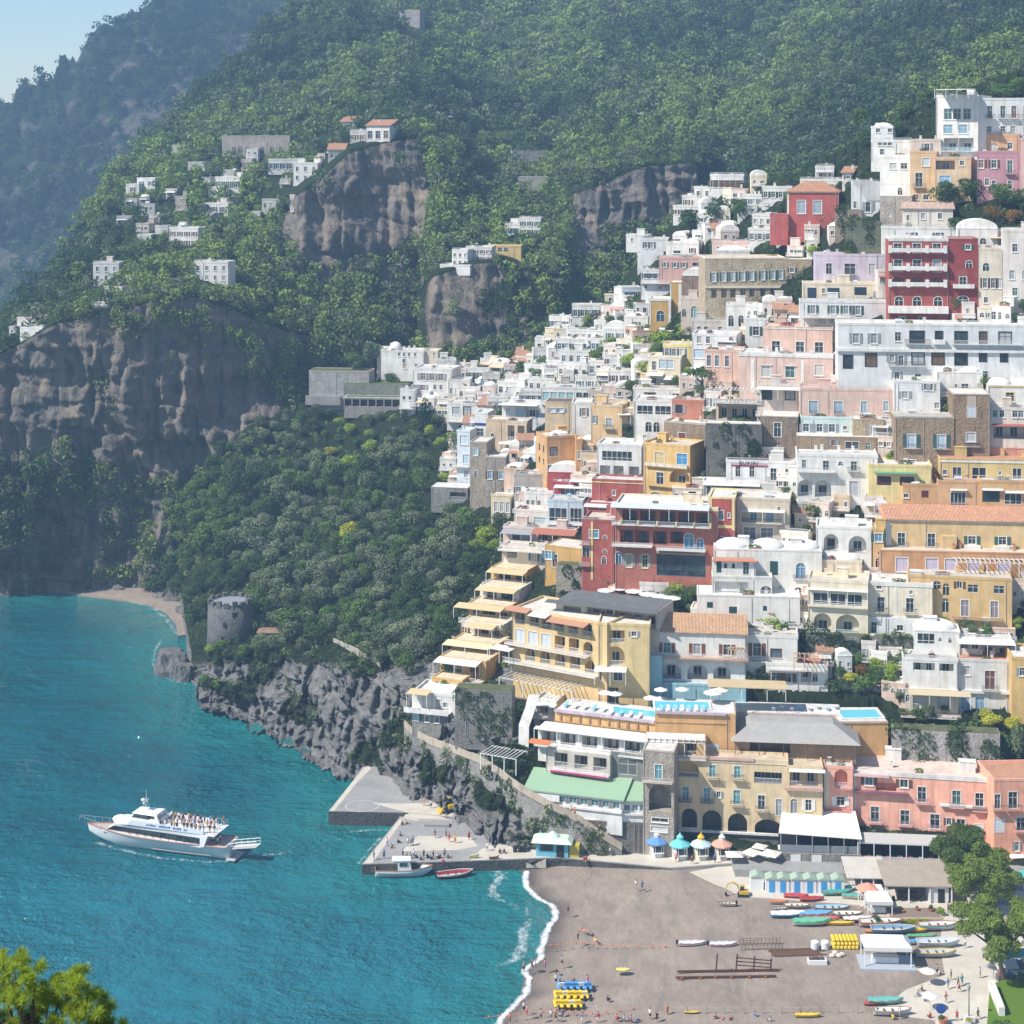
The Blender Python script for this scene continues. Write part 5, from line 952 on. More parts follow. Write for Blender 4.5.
b=t.N('ShaderNodeBsdfPrincipled',{'Base Color':c,'Roughness':.06,'IOR':1.33}); bn=t.N('ShaderNodeBump',{'Height':hgt,'Strength':1.,'Distance':1.3}); t.t.links.new(bn.outputs[0],b.inputs['Normal']); t.t.links.new(b.outputs[0],t.out.inputs[0])
SEA=t.m
shore=[G(*p) for p in [(60,592),(130,598),(160,610),(172,628),(160,645),(156,668),(190,684),(196,716),(250,722),(262,734),(310,746),(335,767),(352,785),(330,822),(405,832),(364,875),(470,876),(520,872),(526,887),(545,902),(554,916),(545,946),(525,972),(521,994),(497,1023)]]
gx=np.concatenate([np.linspace(-1500,-260,30),np.linspace(-250,60,150),np.linspace(70,900,20)]); gy=np.concatenate([np.linspace(20,255,25),np.linspace(260,560,150),np.linspace(570,1250,30)])
GX,GY=np.meshgrid(gx,gy,indexing='ij'); sp=np.array([(p.x,p.y) for p in shore]); dm=np.full(GX.shape,1e9)
for a,b_ in zip(sp[:-1],sp[1:]):
    ab=b_-a; tt=np.clip(((GX-a[0])*ab[0]+(GY-a[1])*ab[1])/(ab@ab),0,1); dm=np.minimum(dm,np.hypot(GX-a[0]-tt*ab[0],GY-a[1]-tt*ab[1]))
sh=np.clip(1-dm/26,0,1)**1.3*.85
o=npmesh('sea',np.stack([GX,GY,0*GX],-1).reshape(-1,3),gridfaces(*GX.shape),SEA,True,{'shore':('FLOAT',sh.ravel()),'shoal_sky_tint':('FLOAT',(np.clip((430-GY)/170,0,1)*np.clip(.75+.5*fbm(GX*.012,GY*.02,GX*0,3),0,1)*.75).ravel())}); tag(o,kind='structure')
# seabed / deep ground below everything, out to the horizon
o=MB().poly([(-6000,-200,-12),(6000,-200,-12),(6000,9000,-12),(-6000,9000,-12)]).build('ground',paint((.05,.06,.06),.9,.1)); tag(o,kind='structure')
# main beach
t=NT('beach_shingle'); co=t.geo().outputs['Position']; n=t.noise(co,.12,4,.6); f=t.noise(co,6,3,.7); f2=t.noise(co,1.2,4,.65,(1,.35,1)); v=t.N('ShaderNodeTexVoronoi',{'Vector':co,'Scale':5.})
c=t.mix(t.mapr(n,.3,.7),(.29,.228,.178),(.43,.345,.275)); c=t.mix(t.mapr(f2,.35,.7,.0,.5),c,(.2,.175,.16)); c=t.mix(t.mapr(f,.3,.7,.3,0),c,(.15,.13,.12)); 
wet=t.N('ShaderNodeAttribute',attribute_name='wet').outputs['Fac']; tr_=t.noise(co,.35,4,.7,(1,.25,1)); c=t.mix(t.mapr(tr_,.52,.66,0,.45),c,(.17,.145,.125)); c=t.mix(wet,c,(.12,.10,.088))
BEACH=t.bsdf(c,.95,.15,t.math('ADD',f,v.outputs['Distance']),.6,.15)
def shoreX(Y):
    pts=[(G(*p).y,G(*p).x) for p in [(480,1060),(497,1023),(521,994),(525,972),(545,946),(554,916),(545,902),(526,887),(521,872)]]+[(345,1.5)]
    pts.sort(); return np.interp(Y,[p[0] for p in pts],[p[1] for p in pts])
by=np.linspace(225,340,150); bu=np.concatenate([np.linspace(-14,40,90),np.linspace(41,110,50)]); U,BY=np.meshgrid(bu,by,indexing='ij')
BX=U+shoreX(BY); bz=np.clip(U*.055,-1.4,1.5)+.10*fbm(BX*.22,BY*.22,BY*0,4)*np.clip(U/6,0,1)+.35*np.clip(fbm(BX*.1+5,BY*.3,BY*0,3)-.1,0,1)*np.clip(U/10,0,1)*np.clip((BY-312)/8,0,1)
wt=np.clip(1-np.abs(U-.5)/4.5+.3*vn(BX*.3,BY*.3,BY*0),0,1)
o=npmesh('beach',np.stack([BX,BY,bz],-1).reshape(-1,3),gridfaces(*BX.shape),BEACH,True,{'wet':('FLOAT',wt.ravel())}); tag(o,kind='structure')
BZ=1.5
# foam
t=NT('surf_foam'); co=t.geo().outputs['Position']; e=t.N('ShaderNodeAttribute',attribute_name='edge').outputs['Fac']; n=t.noise(co,.9,5,.7,(1,.6,1))
a=t.mapr(t.math('ADD',t.math('MULTIPLY',e,.92),n),.74,1.25); d=t.N('ShaderNodeBsdfDiffuse',{'Color':(.85,.87,.87,1)}); tr=t.N('ShaderNodeBsdfTransparent'); mx=t.N('ShaderNodeMixShader',{0:a}); t.t.links.new(tr.outputs[0],mx.inputs[1]); t.t.links.new(d.outputs[0],mx.inputs[2]); t.t.links.new(mx.outputs[0],t.out.inputs[0]); FOAM=t.m
fy=np.linspace(245,332,160); fu=np.linspace(-13,2.2,40); U,FY=np.meshgrid(fu,fy,indexing='ij'); FX=U+shoreX(FY)+.8*vn(FY*.25,FY*0,FY*0)
ed=np.exp(-((U-.3)/.65)**2)*.68+np.exp(-((U+5+2*vn(FY*.1,FY*0+3,FY*0))/1.6)**2)*.33*np.clip(vn(FY*.07,FY*0+9,FY*0)+.35,0,1)+np.where(U<0,.12*np.exp(U/6),0)
ed*=np.clip((U+13)/3,0,1)
o=npmesh('surf_foam',np.stack([FX,FY,np.maximum(.03,U*.055+.05)],-1).reshape(-1,3),gridfaces(*FX.shape),FOAM,True,{'edge':('FLOAT',ed.ravel())}); tag(o,kind='stuff')
m=MB()
def foamring(pts,w=1.4):
    ps=[Vector((p.x,p.y,0)) for p in pts]; V=[];E=[]
    for i,p in enumerate(ps):
        d=(ps[min(i+1,len(ps)-1)]-ps[max(i-1,0)]).normalized(); nrm=Vector((-d.y,d.x,0))
        for k,e in ((-1,0),(-.3,.38),(.3,.38),(1,0)): q=p+nrm*w*k; V.append((q.x,q.y,.025)); E.append(e)
    i=np.arange(len(ps)-1)[:,None]*4+np.arange(3)[None,:]; i=i.ravel(); return npmesh('surf_foam',V,np.stack([i,i+1,i+5,i+4],1),FOAM,True,{'edge':('FLOAT',[q*.8 for q in E])})
def dens(pp,n=6):
    out=[]
    for a,b_ in zip(pp[:-1],pp[1:]): out+=[a+(b_-a)*i/n for i in range(n)]
    return out+[pp[-1]]
tag(foamring(dens([G(160,641),G(155,652),G(153,664),G(158,674),G(170,680),G(186,684)]),.8),kind='stuff'); tag(foamring(dens([G(131,602),G(150,606),G(166,618),G(176,634)]),1.3),kind='stuff'); tag(foamring(dens([G(348,832),G(372,830),G(392,831)]),1.1),kind='stuff'); tag(foamring(dens([G(380,838),G(368,852),G(358,864)]),.7),kind='stuff')
# far beach
fb=[(56,590),(110,588),(150,588),(186,596),(198,612),(202,632),(178,636),(176,624),(166,612),(150,605),(128,601),(80,595)]
o=MB().prism([tuple(G(x,y,.3).xy) for x,y in fb],-1.,.35).build('far_beach',BEACH); tag(o,kind='structure')
# ---- piers and promenade
t=NT('concrete'); co=t.geo().outputs['Position']; n=t.noise(co,.25,4,.6); f=t.noise(co,1.5,4,.7); c=t.mix(t.mapr(n,.3,.7),(.27,.265,.255),(.37,.36,.34)); c=t.mix(t.mapr(f,.35,.7,.35,0),c,(.18,.175,.17)); CONC=t.bsdf(c,.9,.2,f,.3,.05)
t=NT('pale_concrete'); co=t.geo().outputs['Position']; n=t.noise(co,.3,4,.6); f=t.noise(co,2.,4,.7); c=t.mix(t.mapr(n,.3,.7),(.50,.45,.37),(.62,.57,.48)); c=t.mix(t.mapr(f,.35,.7,.3,0),c,(.36,.33,.28)); PALE=t.bsdf(c,.9,.2,f,.2,.03)
def slab(name,pts,z,zb,mat,kind='structure'):
    o=MB().prism([tuple(G(x,y,z).xy) for x,y in pts],zb,z).build(name,mat); return tag(o,kind=kind)
PZ=2.0
PIER=slab('lower_pier',[(362,864),(455,861),(562,857.5),(672,868),(760,862),(760,842),(540,836),(500,800),(405,800),(399,818)],PZ,-3,CONC)
UZ=2.6
slab('upper_pier',[(328.5,811),(408,812.5),(455,817),(470,790),(380,775),(376,765),(362,767),(352,782)],UZ,-3,CONC)
slab('pale_paving',[(406,812.2),(452,816.5),(462,802),(400,803.5),(372,803)],UZ+.004,UZ-.02,PALE); slab('pale_paving',[(402,851),(456,850),(478,846),(470,837),(418,836)],PZ+.005,PZ-.02,PALE)
slab('pale_paving',[(330,810.5),(334,811),(356,783.5),(375,764.8),(365,766.5),(352,782)],UZ+.006,UZ-.02,PALE)
slab('pale_paving',[(364,863.4),(372,863.2),(404,819),(400,818.5)],PZ+.007,PZ-.02,PALE)
slab('pale_paving',[(470,860.2),(560,856.8),(671,867.2),(742,862),(742,851),(560,846),(500,840),(480,850)],PZ+.009,PZ-.02,PALE)
q=G(362,806,UZ); m=MB()
for i in range(36):
    a0=2*math.pi*i/36;a1=2*math.pi*(i+1)/36; r0,r1=3.1,3.4
    m.poly([(q.x+r*math.cos(a),q.y+r*math.sin(a)*.95,UZ+.012) for r,a in ((r0,a0),(r1,a0),(r1,a1),(r0,a1))])
tag(m.build('painted_ring',paint((.46,.455,.43),.9,.1)),kind='structure')
def quay(pts,z0,z1,name='quay_shade_facing'):  # added facing; shade and wet stone of the quay front put into its colour
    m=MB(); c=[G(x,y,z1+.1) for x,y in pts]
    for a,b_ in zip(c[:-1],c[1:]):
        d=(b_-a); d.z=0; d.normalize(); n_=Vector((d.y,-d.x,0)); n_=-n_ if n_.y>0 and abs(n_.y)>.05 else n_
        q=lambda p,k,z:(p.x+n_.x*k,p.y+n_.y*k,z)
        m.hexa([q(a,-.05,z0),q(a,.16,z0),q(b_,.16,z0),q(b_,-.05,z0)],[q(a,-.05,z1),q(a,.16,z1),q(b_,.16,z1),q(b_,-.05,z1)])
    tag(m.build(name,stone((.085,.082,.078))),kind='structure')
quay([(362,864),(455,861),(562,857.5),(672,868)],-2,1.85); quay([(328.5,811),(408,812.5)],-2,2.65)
# step between piers
slab('pier_step',[(407,812.8),(440,816),(452,820),(418,818.5),(404,816)],2.5,-1,PALE)
slab('pier_ledge',[(423,821.5),(450,822),(449,825),(424,824.5)],PZ+.5,PZ-.2,CONC)
# promenade apron and walkway
slab('walkway',[(742,862.3),(762,862),(960,858),(1060,862),(1060,1060),(940,1060),(935,1020),(880,1012),(905,990),(945,975),(940,945),(943,915),(890,921),(860,905),(742,896),(690,872)],1.62,.2,PALE)
slab('raised_terrace',[(730,866),(745,893),(850,893),(960,884),(1060,884),(1060,850),(742,850)],2.6,.5,CONC) if False else None
LC={'pined':(.098,.152,.049),'olive':(.152,.201,.128),'oak':(.067,.120,.051),'green':(.104,.177,.061),'bright':(.232,.329,.061),'lime':(.390,.415,.061),'pine':(.140,.201,.051),'cypress':(.022,.044,.022),'rust':(.207,.128,.043),'grey':(.183,.226,.165)}
BARK=paint((.10,.075,.055),.95,.1)
TREEP={}
def treeproto(kind,var,shape='round',n=420):
    k=(kind,var,shape)
    if k in TREEP: return TREEP[k]
    sd=hash((var,len(shape),len(kind)*7))%9999; m=MB()
    if shape=='round': bl=crownblobs(sd,.5,.36,9,.22); V,lv=cloud(int(n*2.6),bl,.034,sd); m.tube([(0,0,-.25),(.02,0,.15),(0,.02,.5)],[.035,.028,.015]); [m.tube([(0,0,.2+.05*i),(.2*math.cos(i*2.1),.2*math.sin(i*2.1),.45+.05*i)],[.016,.007],5) for i in range(3)]
    elif shape=='bush': bl=crownblobs(sd,.5,.34,8,.0); V,lv=cloud(int(n*2.2),bl,.038,sd); m.tube([(0,0,-.2),(0,0,.4)],[.03,.015])
    elif shape=='column': bl=[(0,0,.08+.84*i/9,.5*math.sin(math.pi*(.12+.80*i/9))**.8*.95,.5*math.sin(math.pi*(.12+.8*i/9))**.8*.95,.1) for i in range(10)]; V,lv=cloud(n,bl,.05,sd); m.tube([(0,0,-.1),(0,0,.9)],[.06,.02])
    else: # umbrella
        g=random.Random(sd); bl=[(g.uniform(-.36,.36),g.uniform(-.36,.36),.78+g.uniform(-.04,.07),.2,.2,.1) for _ in range(11)]; V,lv=cloud(n,bl,.035,sd); m.tube([(0,0,-.1),(.03,0,.35),(0,0,.75)],[.03,.024,.015]); [m.tube([(.02,0,.42),(.3*math.cos(i*1.6),.3*math.sin(i*1.6),.76)],[.014,.007],5) for i in range(4)]
    cm=quadmesh('crown',V,lv,leaf(LC[kind])); to=m.build('trunk',BARK); tm=to.data; bpy.data.objects.remove(to)
    TREEP[k]=(cm,tm); return TREEP[k]
def tree(x,y,wpx,hpx,kind,label,shape='round',group=None,Y=None,surf=None,n=420,name='tree',cat='tree',z=None):
    if z is not None: b=G(x,y,z); Yb=b.y
    else: Yb=Y or (surf or L3.surf)(x,y); b=P(x,y,Yb)
    s=Yb/F; cm,tm=treeproto(kind,rnd.randrange(4),shape,n)
    r=thing(name,b,label,cat,rnd.uniform(0,6.28),group); r.scale=(wpx*s,wpx*s,hpx*s)
    for nm,me in (('crown',cm),('trunk',tm)):
        o=bpy.data.objects.new(nm,me); COL.objects.link(o); o.parent=r
    return r
RECTS=[(h[7],h[8],h[9],h[10]) for h in HOUSES]
def blocked(x,y,w,h):
    for (x0,x1,yt,yb) in RECTS:
        if x0<x+w and x1>x-w and yt<y and yb>y-h and yb<y+3: return True
        if x0-1<x<x1+1 and yt<y<yb+1: return True
    return False
def inpoly(x,y,p):
    c=False; j=len(p)-1
    for i in range(len(p)):
        if (p[i][1]>y)!=(p[j][1]>y) and x<(p[j][0]-p[i][0])*(y-p[i][1])/(p[j][1]-p[i][1])+p[i][0]: c=not c
        j=i
    return c
RECTS.append((207,253,595,640))
HEAD=[(150,592),(166,528),(192,482),(240,430),(285,409),(330,404),(400,412),(430,430),(455,452),(470,500),(490,530),(500,560),(470,580),(452,600),(442,640),(405,676),(350,652),(330,640),(300,652),(255,648),(200,640),(185,600)]
zones=[(lambda x,y:y<470 and x>300,'garden tree on the terraces between bastion and cypress','trees in the terraced gardens'),(lambda x,y:x<235,'dark tree on the seaward edge of headland behind round tower','trees at the seaward edge of the headland'),(lambda x,y:y>585,'tree in the dense wood just above the headland sea cliffs','trees above the headland sea cliffs'),(lambda x,y:x>400,'tree on the headland slope below the stepped terrace houses','trees below the stepped terrace houses'),(lambda x,y:True,'tree in the middle of the wooded headland slope','trees in the middle of the headland wood')]
pts=[]; tries=0
while tries<26000 and len(pts)<285:
    tries+=1; x=rnd.uniform(150,505); y=rnd.uniform(404,690)
    if not inpoly(x,y-4,HEAD): continue
    big=(y>470); d=12.6 if big else 13.5
    if any((x-a)**2+((y-b)*1.25)**2<d*d for a,b,_ in pts): continue
    w=rnd.uniform(19,31) if big else rnd.uniform(11,20)
    if blocked(x,y,w*.42,w*.8): continue
    pts.append((x,y,w))
for x,y,w in sorted(pts,key=lambda p:p[1]):
    z=next(q for q in zones if q[0](x,y)); nz=float(vn(np.array([x*.02]),np.array([y*.02]),np.array([.5]))[0])+rnd.uniform(-.5,.5)
    kind=('bright' if nz>.45 else 'lime' if nz>.38 else 'green' if nz>.05 else 'olive' if nz>-.4 else 'oak') if (x>310 and y<560) else ('oak' if nz>.25 else 'grey' if nz>.0 else 'olive' if nz>-.45 else 'green')
    if x<235: kind='oak' if nz>-.2 else 'green'
    sh='round' if y>470 else rnd.choice(['round','bush'])
    tree(x,y,w,w*rnd.uniform(.8,1.05),kind,('grey green olive ' if kind in('olive','grey') else 'dark green oak ' if kind=='oak' else 'fresh green ' if kind=='green' else 'yellow green ')+z[1],sh,z[2],name={'olive':'olive_tree','grey':'olive_tree','oak':'oak_tree'}.get(kind,'tree'),cat={'olive':'olive tree','grey':'olive tree','oak':'oak tree'}.get(kind,'tree'))
TL=[(425,436,15,40,'cypress','single tall dark cypress in front of the white villas','column'),(872,388,27,24,'oak','round dark green tree in front of the long white hotel','round'),(740,434,46,26,'green','broad green tree against the mossy wall under restaurant','bush'),(702,398,44,32,'oak','umbrella pine standing before the peach villas','umbrella'),
(948,212,34,34,'oak','dark tree left in the grove under the mauve pink house','round'),(972,204,34,28,'oak','dark tree under tan house in the upper right grove','round'),(1000,208,34,28,'green','green tree under the mauve pink house wall','round'),(1022,214,30,30,'oak','dark tree at right border in the upper right grove','round'),(992,224,22,20,'rust','rusty brown tree in the upper right grove','round'),(1014,226,20,18,'rust','second rusty brown tree, nearer the right border','round'),(958,228,30,16,'green','low green bush at the foot of upper right grove','bush'),
(1006,102,40,22,'oak','dark tree left behind the tall white hotel right wing','round'),(1024,98,36,24,'green','green tree at right border behind tall white hotel','round'),(866,152,24,26,'oak','dark tree left of the stepped white houses under woods','round'),(858,132,26,26,'green','green tree beside the highest stepped white house','round'),(898,140,20,22,'oak','dark tree right of the highest stepped white house','round'),(905,122,26,24,'green','green tree behind the highest stepped white house','round'),(925,108,24,24,'oak','dark tree left of the tall white hotel roof','round'),(845,222,18,18,'green','green tree behind stepped white house near red villa','round'),(866,228,22,18,'oak','dark bushy tree below the stepped white house','bush'),(824,222,14,14,'bright','bright green shrub on terrace right of brick red villa','bush'),(812,252,16,12,'bright','bright green creeper bush above the lilac house','bush'),(774,262,26,12,'lime','yellow green shrub on the convent corner terrace','bush'),(808,248,7,24,'bright','narrow bright green climbing plant on pale wall','bush'),
(836,690,26,18,'oak','dark clipped shrub at left in pool garden','bush'),(850,682,24,16,'lime','yellow flowering shrub in pool garden','bush'),(866,690,30,22,'green','green shrub in middle of pool garden','bush'),(862,674,22,18,'rust','brownish bush in pool garden','bush'),(888,690,26,24,'green','tall green shrub right in pool garden','bush'),(905,672,24,26,'green','round green tree beside the large white stepped house','round'),(880,664,40,12,'bright','vine covered pergola greenery behind pool garden','bush'),(838,664,26,12,'bright','bright vine bush at left end of pergola garden','bush'),
(602,588,32,24,'green','green tree in front of the narrow red house','round'),(626,590,22,18,'bright','bright green tree left before the large red hotel','round'),(652,588,24,16,'bright','bright green tree in middle before large red hotel','bush'),(676,594,28,20,'bright','bright green tree right before large red hotel','bush'),(622,474,12,16,'lime','yellow flowering shrub on the white open pavilion','bush'),(598,476,9,12,'lime','small yellow shrub left of the white pavilion','bush'),
(812,522,30,34,'oak','dark ivy mass beneath the red arched loggias','bush'),(820,512,20,14,'bright','bright green bush under the red arched loggias','bush'),(786,500,18,22,'oak','dark bush beside the weathered cream house corner','bush'),
(640,352,26,24,'bright','bright climbing greenery below the mustard church','bush'),(664,346,34,26,'bright','large vivid green vine mound right below mustard church','bush'),(688,330,26,16,'bright','vivid green vine top beside weathered cream arch house','bush'),(630,372,26,22,'bright','pale green tree high in the green garden slope','round'),(650,382,30,26,'bright','pale green tree low in the green garden slope','round'),(632,396,22,18,'green','green tree at foot of the green garden slope','round'),(610,345,22,14,'bright','bright shrub left edge of the green garden slope','bush'),(612,330,18,18,'oak','dark green tree between white vaulted and long white villa','round'),(636,316,24,22,'oak','dark tree left of the white domed house','round'),(606,316,16,16,'green','green tree right end of the long white villa','round'),
(690,236,30,32,'oak','dark tree among white houses under the cliff','round'),(716,226,30,34,'oak','dark tree in middle of white houses under woods','round'),(740,222,24,26,'oak','dark tree left of white balconied house','round'),(722,250,24,16,'green','green shrub left of white domed pink terraces','bush'),(768,258,16,18,'green','small palm like tree before brick red villa','round'),
(436,424,26,16,'oak','dark bushy tree on terrace below brown windowed villa','bush'),(452,440,18,14,'bright','bright green bush right of the cypress','bush'),(400,366,26,22,'green','green tree left before the monastery house','round'),(372,368,30,30,'olive','grey green tree left of the monastery tower wing','round'),(390,388,20,18,'oak','dark tree under the monastery house','round'),(352,372,26,22,'green','green tree above the grey bastion wall','round'),
(505,382,26,12,'bright','green shrub on terrace left in white cluster','bush'),(535,376,26,14,'green','green shrub on terraces below the dark cliff','bush'),(545,364,30,10,'green','low green hedge row beneath the dark cliff','bush'),(480,398,16,10,'bright','small green tree between white terrace houses','bush'),(462,394,8,12,'green','thin green tree beside villa with dark square windows','round'),(560,404,30,6,'green','strip of planted greenery in front of glazed gallery','bush'),
(466,478,18,20,'bright','bright green tree by the pale blue tall house','round'),(446,482,22,16,'bright','bright green bush over flat grey terrace house','bush'),(458,456,24,28,'olive','olive tree left of the pale blue tall house','round'),(500,530,22,20,'olive','olive tree below the little castle house','round'),(522,506,16,8,'lime','yellow green hedge beside the little castle house','bush'),(505,496,14,12,'green','small round tree beside the brown stone wing','round'),
(1010,760,30,44,'oak','tall dark ivy bank above the orange hotel end','bush'),(1020,770,24,50,'olive','grey olive tree at right border above orange hotel','round'),(936,742,26,14,'green','green shrub row left on wall above coral hotel','bush'),(988,728,26,20,'lime','yellow green tree on terrace under white stepped house','round'),(1012,734,24,20,'lime','second yellow green tree nearer the right border','round'),(965,742,18,12,'lime','yellow green bush on the curved pale wall','bush'),(912,716,18,8,'green','teal green bush on terrace left corner','bush'),(945,712,14,10,'green','potted shrub row on the straw awning terrace','bush'),(880,752,16,18,'green','green creeper by the square pool block steps','bush'),(944,766,18,12,'green','small green tree on coral hotel roof','bush'),(920,764,40,10,'oak','dark clipped hedge behind coral hotel roof','bush'),
(770,622,60,16,'bright','wide vine covered pergola before bright white villa','bush'),(750,690,18,30,'oak','dark ivy column beside blue arched villa','bush'),(764,684,12,20,'green','palm like green plant right of ivy column','bush'),(760,628,30,16,'oak','dark shadowy vines hanging below the pergola','bush'),
(472,692,18,10,'oak','clipped dark hedge block left on cascade terrace','bush'),(498,692,26,18,'oak','clipped dark hedge block right on cascade terrace','bush'),(500,666,14,8,'bright','light green bush at terrace stairs','bush'),(475,668,26,14,'green','green bush by the white stairs below yellow villas','bush'),(440,650,34,40,'oak','dark green pine tree left of the lowest yellow villas','round'),(415,652,28,26,'grey','grey green tree left of dark pine by villas','round'),(400,668,24,20,'oak','dark pine above the cliff path','umbrella'),(384,664,26,18,'oak','dark pine at the bend of cliff path','round'),(265,632,44,40,'oak','large dark tree right behind the round tower','round'),(286,640,44,34,'green','broad green pine right of the round tower','round'),(320,646,34,26,'oak','dark pine over the cliff path start','round'),(222,650,24,14,'green','green bush on rock in front of round tower','bush'),(246,654,22,14,'green','second green bush on rock before round tower','bush'),(213,652,20,12,'bright','bright bush left foot of the round tower','bush'),(205,684,16,14,'green','bush hanging halfway on the tower cliff','bush'),(389,742,10,16,'green','bright green cliff bush left of the path corner','bush'),(428,748,14,14,'green','green bush under cliff path middle','bush'),(445,752,14,10,'green','green bush under cliff path further right','bush'),(461,764,22,14,'olive','olive bush on rocks below cliff path','bush'),(492,772,14,10,'green','green bush on wall by restaurant terrace','bush'),(511,808,7,12,'green','small cypress like bush on rocks near kiosk','bush'),(526,820,7,12,'green','second small bush on the rocks near kiosk','bush'),(560,588,10,10,'green','small green bush on mustard stair house foot','bush'),(640,738,10,12,'green','green bush at pergola on pool hotel','bush'),(780,757,30,12,'green','green plants on thatched restaurant terrace','bush'),(712,600,14,12,'green','green bush between red hotel and white villa','bush'),(690,612,18,12,'green','terrace shrub right of the dark flat roof','bush'),(640,600,20,8,'green','terrace shrub row above the dark flat roof','bush')]
for (x,y,w,h,k,lab,sh) in TL: tree(x,y,w,h,k,lab,sh,n=700 if w>22 else 420,name={'bush':'shrub','column':'cypress_tree','umbrella':'pine_tree'}.get(sh,'tree'),cat='shrub' if sh=='bush' else 'tree')
g=random.Random(12); n=0; tr=0
def fill(poly,n,wr,labels,group,seed):
    g=random.Random(seed); k=t=0; xs=[p[0] for p in poly]; ys=[p[1] for p in poly]
    while k<n and t<9000:
        t+=1; x=g.uniform(min(xs),max(xs)); y=g.uniform(min(ys),max(ys))
        if not inpoly(x,y,poly) or blocked(x,y,1.5,3): continue
        w=g.uniform(*wr); tree(x,y,w,w*g.uniform(.7,1.1),g.choice(['oak','green','bright','green','olive']),labels,g.choice(['round','bush']),group,name='young_tree',n=300,Y=L3.surf(x,y)-1.); k+=1
fill([(395,400),(450,380),(520,362),(560,335),(610,305),(645,295),(645,400),(600,405),(540,402),(500,415),(450,420)],34,(7,14),'small tree growing between the distant white houses','trees between the distant white houses',31)
fill([(560,480),(640,330),(760,300),(1030,230),(1030,700),(900,730),(800,700),(700,640),(640,620),(560,560)],105,(9,20),'small tree wedged between the houses of the hillside town','trees between the town houses',32)
fill([(455,372),(520,356),(560,332),(575,345),(530,372),(480,386)],14,(9,18),'green tree on the strip of terraces below the orange cliff','trees on terraces below the orange cliff',33)
# big pines beside the walkway
def bigpine(x,y,z,blobs,label,n,trunk,kind='pine'):
    b=G(x,y,z); s=b.y/F; r=thing('pine_tree',b,label,'tree')
    bl=[((bx-x)*s,dy,(y-by)*s/1.0,rx*s,rx*s*.95,rz*s) for (bx,by,rx,rz,dy) in blobs]
    V,lv=cloud(int(n*3.4),bl,.21,int(x),elong=1.6); o=bpy.data.objects.new('crown',quadmesh('crown',V,lv,leaf(LC[kind]))); COL.objects.link(o); o.parent=r
    m=MB()
    for t_ in trunk: m.tube([((px-x)*s,0,(y-py)*s) for px,py,_ in t_],[q*s for _,_,q in t_],8)
    m.build('trunk',BARK,r); return r
def pb(x0,x1,y0,y1,n,sd,r=(8,13)):
    g=random.Random(sd); out=[]
    for _ in range(n):
        a=g.uniform(0,6.28); q=math.sqrt(g.random())*.82; cx=(x0+x1)/2+(x1-x0)/2*q*math.cos(a); cy=(y0+y1)/2+(y1-y0)/2*q*math.sin(a); rr=g.uniform(*r); out.append((cx,cy,rr,rr*.72,g.uniform(-4,4)))
    return out
bigpine(966,893,1.6,pb(934,988,824,872,22,1),'tall dark pine in front of the coral hotel, farthest of three',3600,[[(966,893,2.2),(962,862,1.6),(958,842,.8)],[(963,868,1.2),(975,845,.6)]],'pined')
bigpine(986,912,1.6,pb(950,1018,850,902,26,2),'round bright pine beside the stairs, middle of three',4200,[[(986,914,2.4),(987,890,1.8),(984,862,.8)],[(986,892,1.4),(1004,872,.6)],[(986,890,1.4),(966,872,.6)]])
bigpine(1002,985,1.6,pb(950,1046,906,950,34,3),'wide flat pine over market stalls, nearest of three',5200,[[(1006,988,2.8),(1000,962,2.2),(996,930,1.2)],[(1000,955,1.6),(1024,930,.8)],[(1000,952,1.5),(970,930,.7)]])
# near pine at the camera's own hillside
b=P(30,1350,36); r=thing('pine_tree',b,'close pine top with long needles in the lower left corner','tree'); m=MB(); s=36/F
m.tube([(0,0,-2),(.1,.1,3.),(-.1,.2,6.6)],[.3,.22,.08],8)
tops=[(26,968,0),(8,972,.3),(48,976,-.2),(88,978,0),(72,990,.2),(104,996,-.2),(115,1012,.1),(-12,975,.2),(36,992,-.3),(60,1002,.1),(16,1000,.2),(90,1008,-.3),(0,1012,-.2),(46,1016,.3),(74,1020,-.1),(106,1028,.2),(30,1026,0),(124,1034,0),(-20,1000,0),(-25,1030,.3),(60,1036,-.3),(12,1040,.4),(95,1040,.3),(130,1060,0),(140,1085,.2),(-45,1000,.1),(-60,1040,-.2)]
g=np.random.default_rng(5); VV=[];LV=[]
for i,(tx,ty,dy) in enumerate(tops):
    for k in range(8):
        c=np.array([(tx+g.normal(0,8)-42)*s,dy+g.normal(0,.2),(1358-ty-abs(g.normal(0,7)))*s]); nn=190
        d=g.normal(size=(nn,3)); d[:,2]+=.7; d/=np.linalg.norm(d,axis=1)[:,None]; ln=(.11+.09*g.random(nn))[:,None]; wv=np.cross(d,g.normal(size=(nn,3))); wv/=np.linalg.norm(wv,axis=1)[:,None]; wv*=.0062
        p0=c+d*.03; p1=c+d*ln; VV.append(np.stack([p0-wv,p0+wv,p1+wv*.4,p1-wv*.4],1).reshape(-1,3)); LV.append(np.full(nn*4,np.clip(g.random()*.9,0,1)))
    base=Vector((0,.1,6.5)); m.tube([base,Vector(((tx-42)*s*.6,dy*.6,(1350-ty)*s*.86)),Vector(((tx-42)*s,dy,(1350-ty)*s))],[.07,.045,.012],5)
o=bpy.data.objects.new('crown',quadmesh('crown',np.concatenate(VV),np.concatenate(LV),leaf((.25,.34,.06),trans=.5))); COL.objects.link(o); o.parent=r; m.build('trunk',BARK,r)
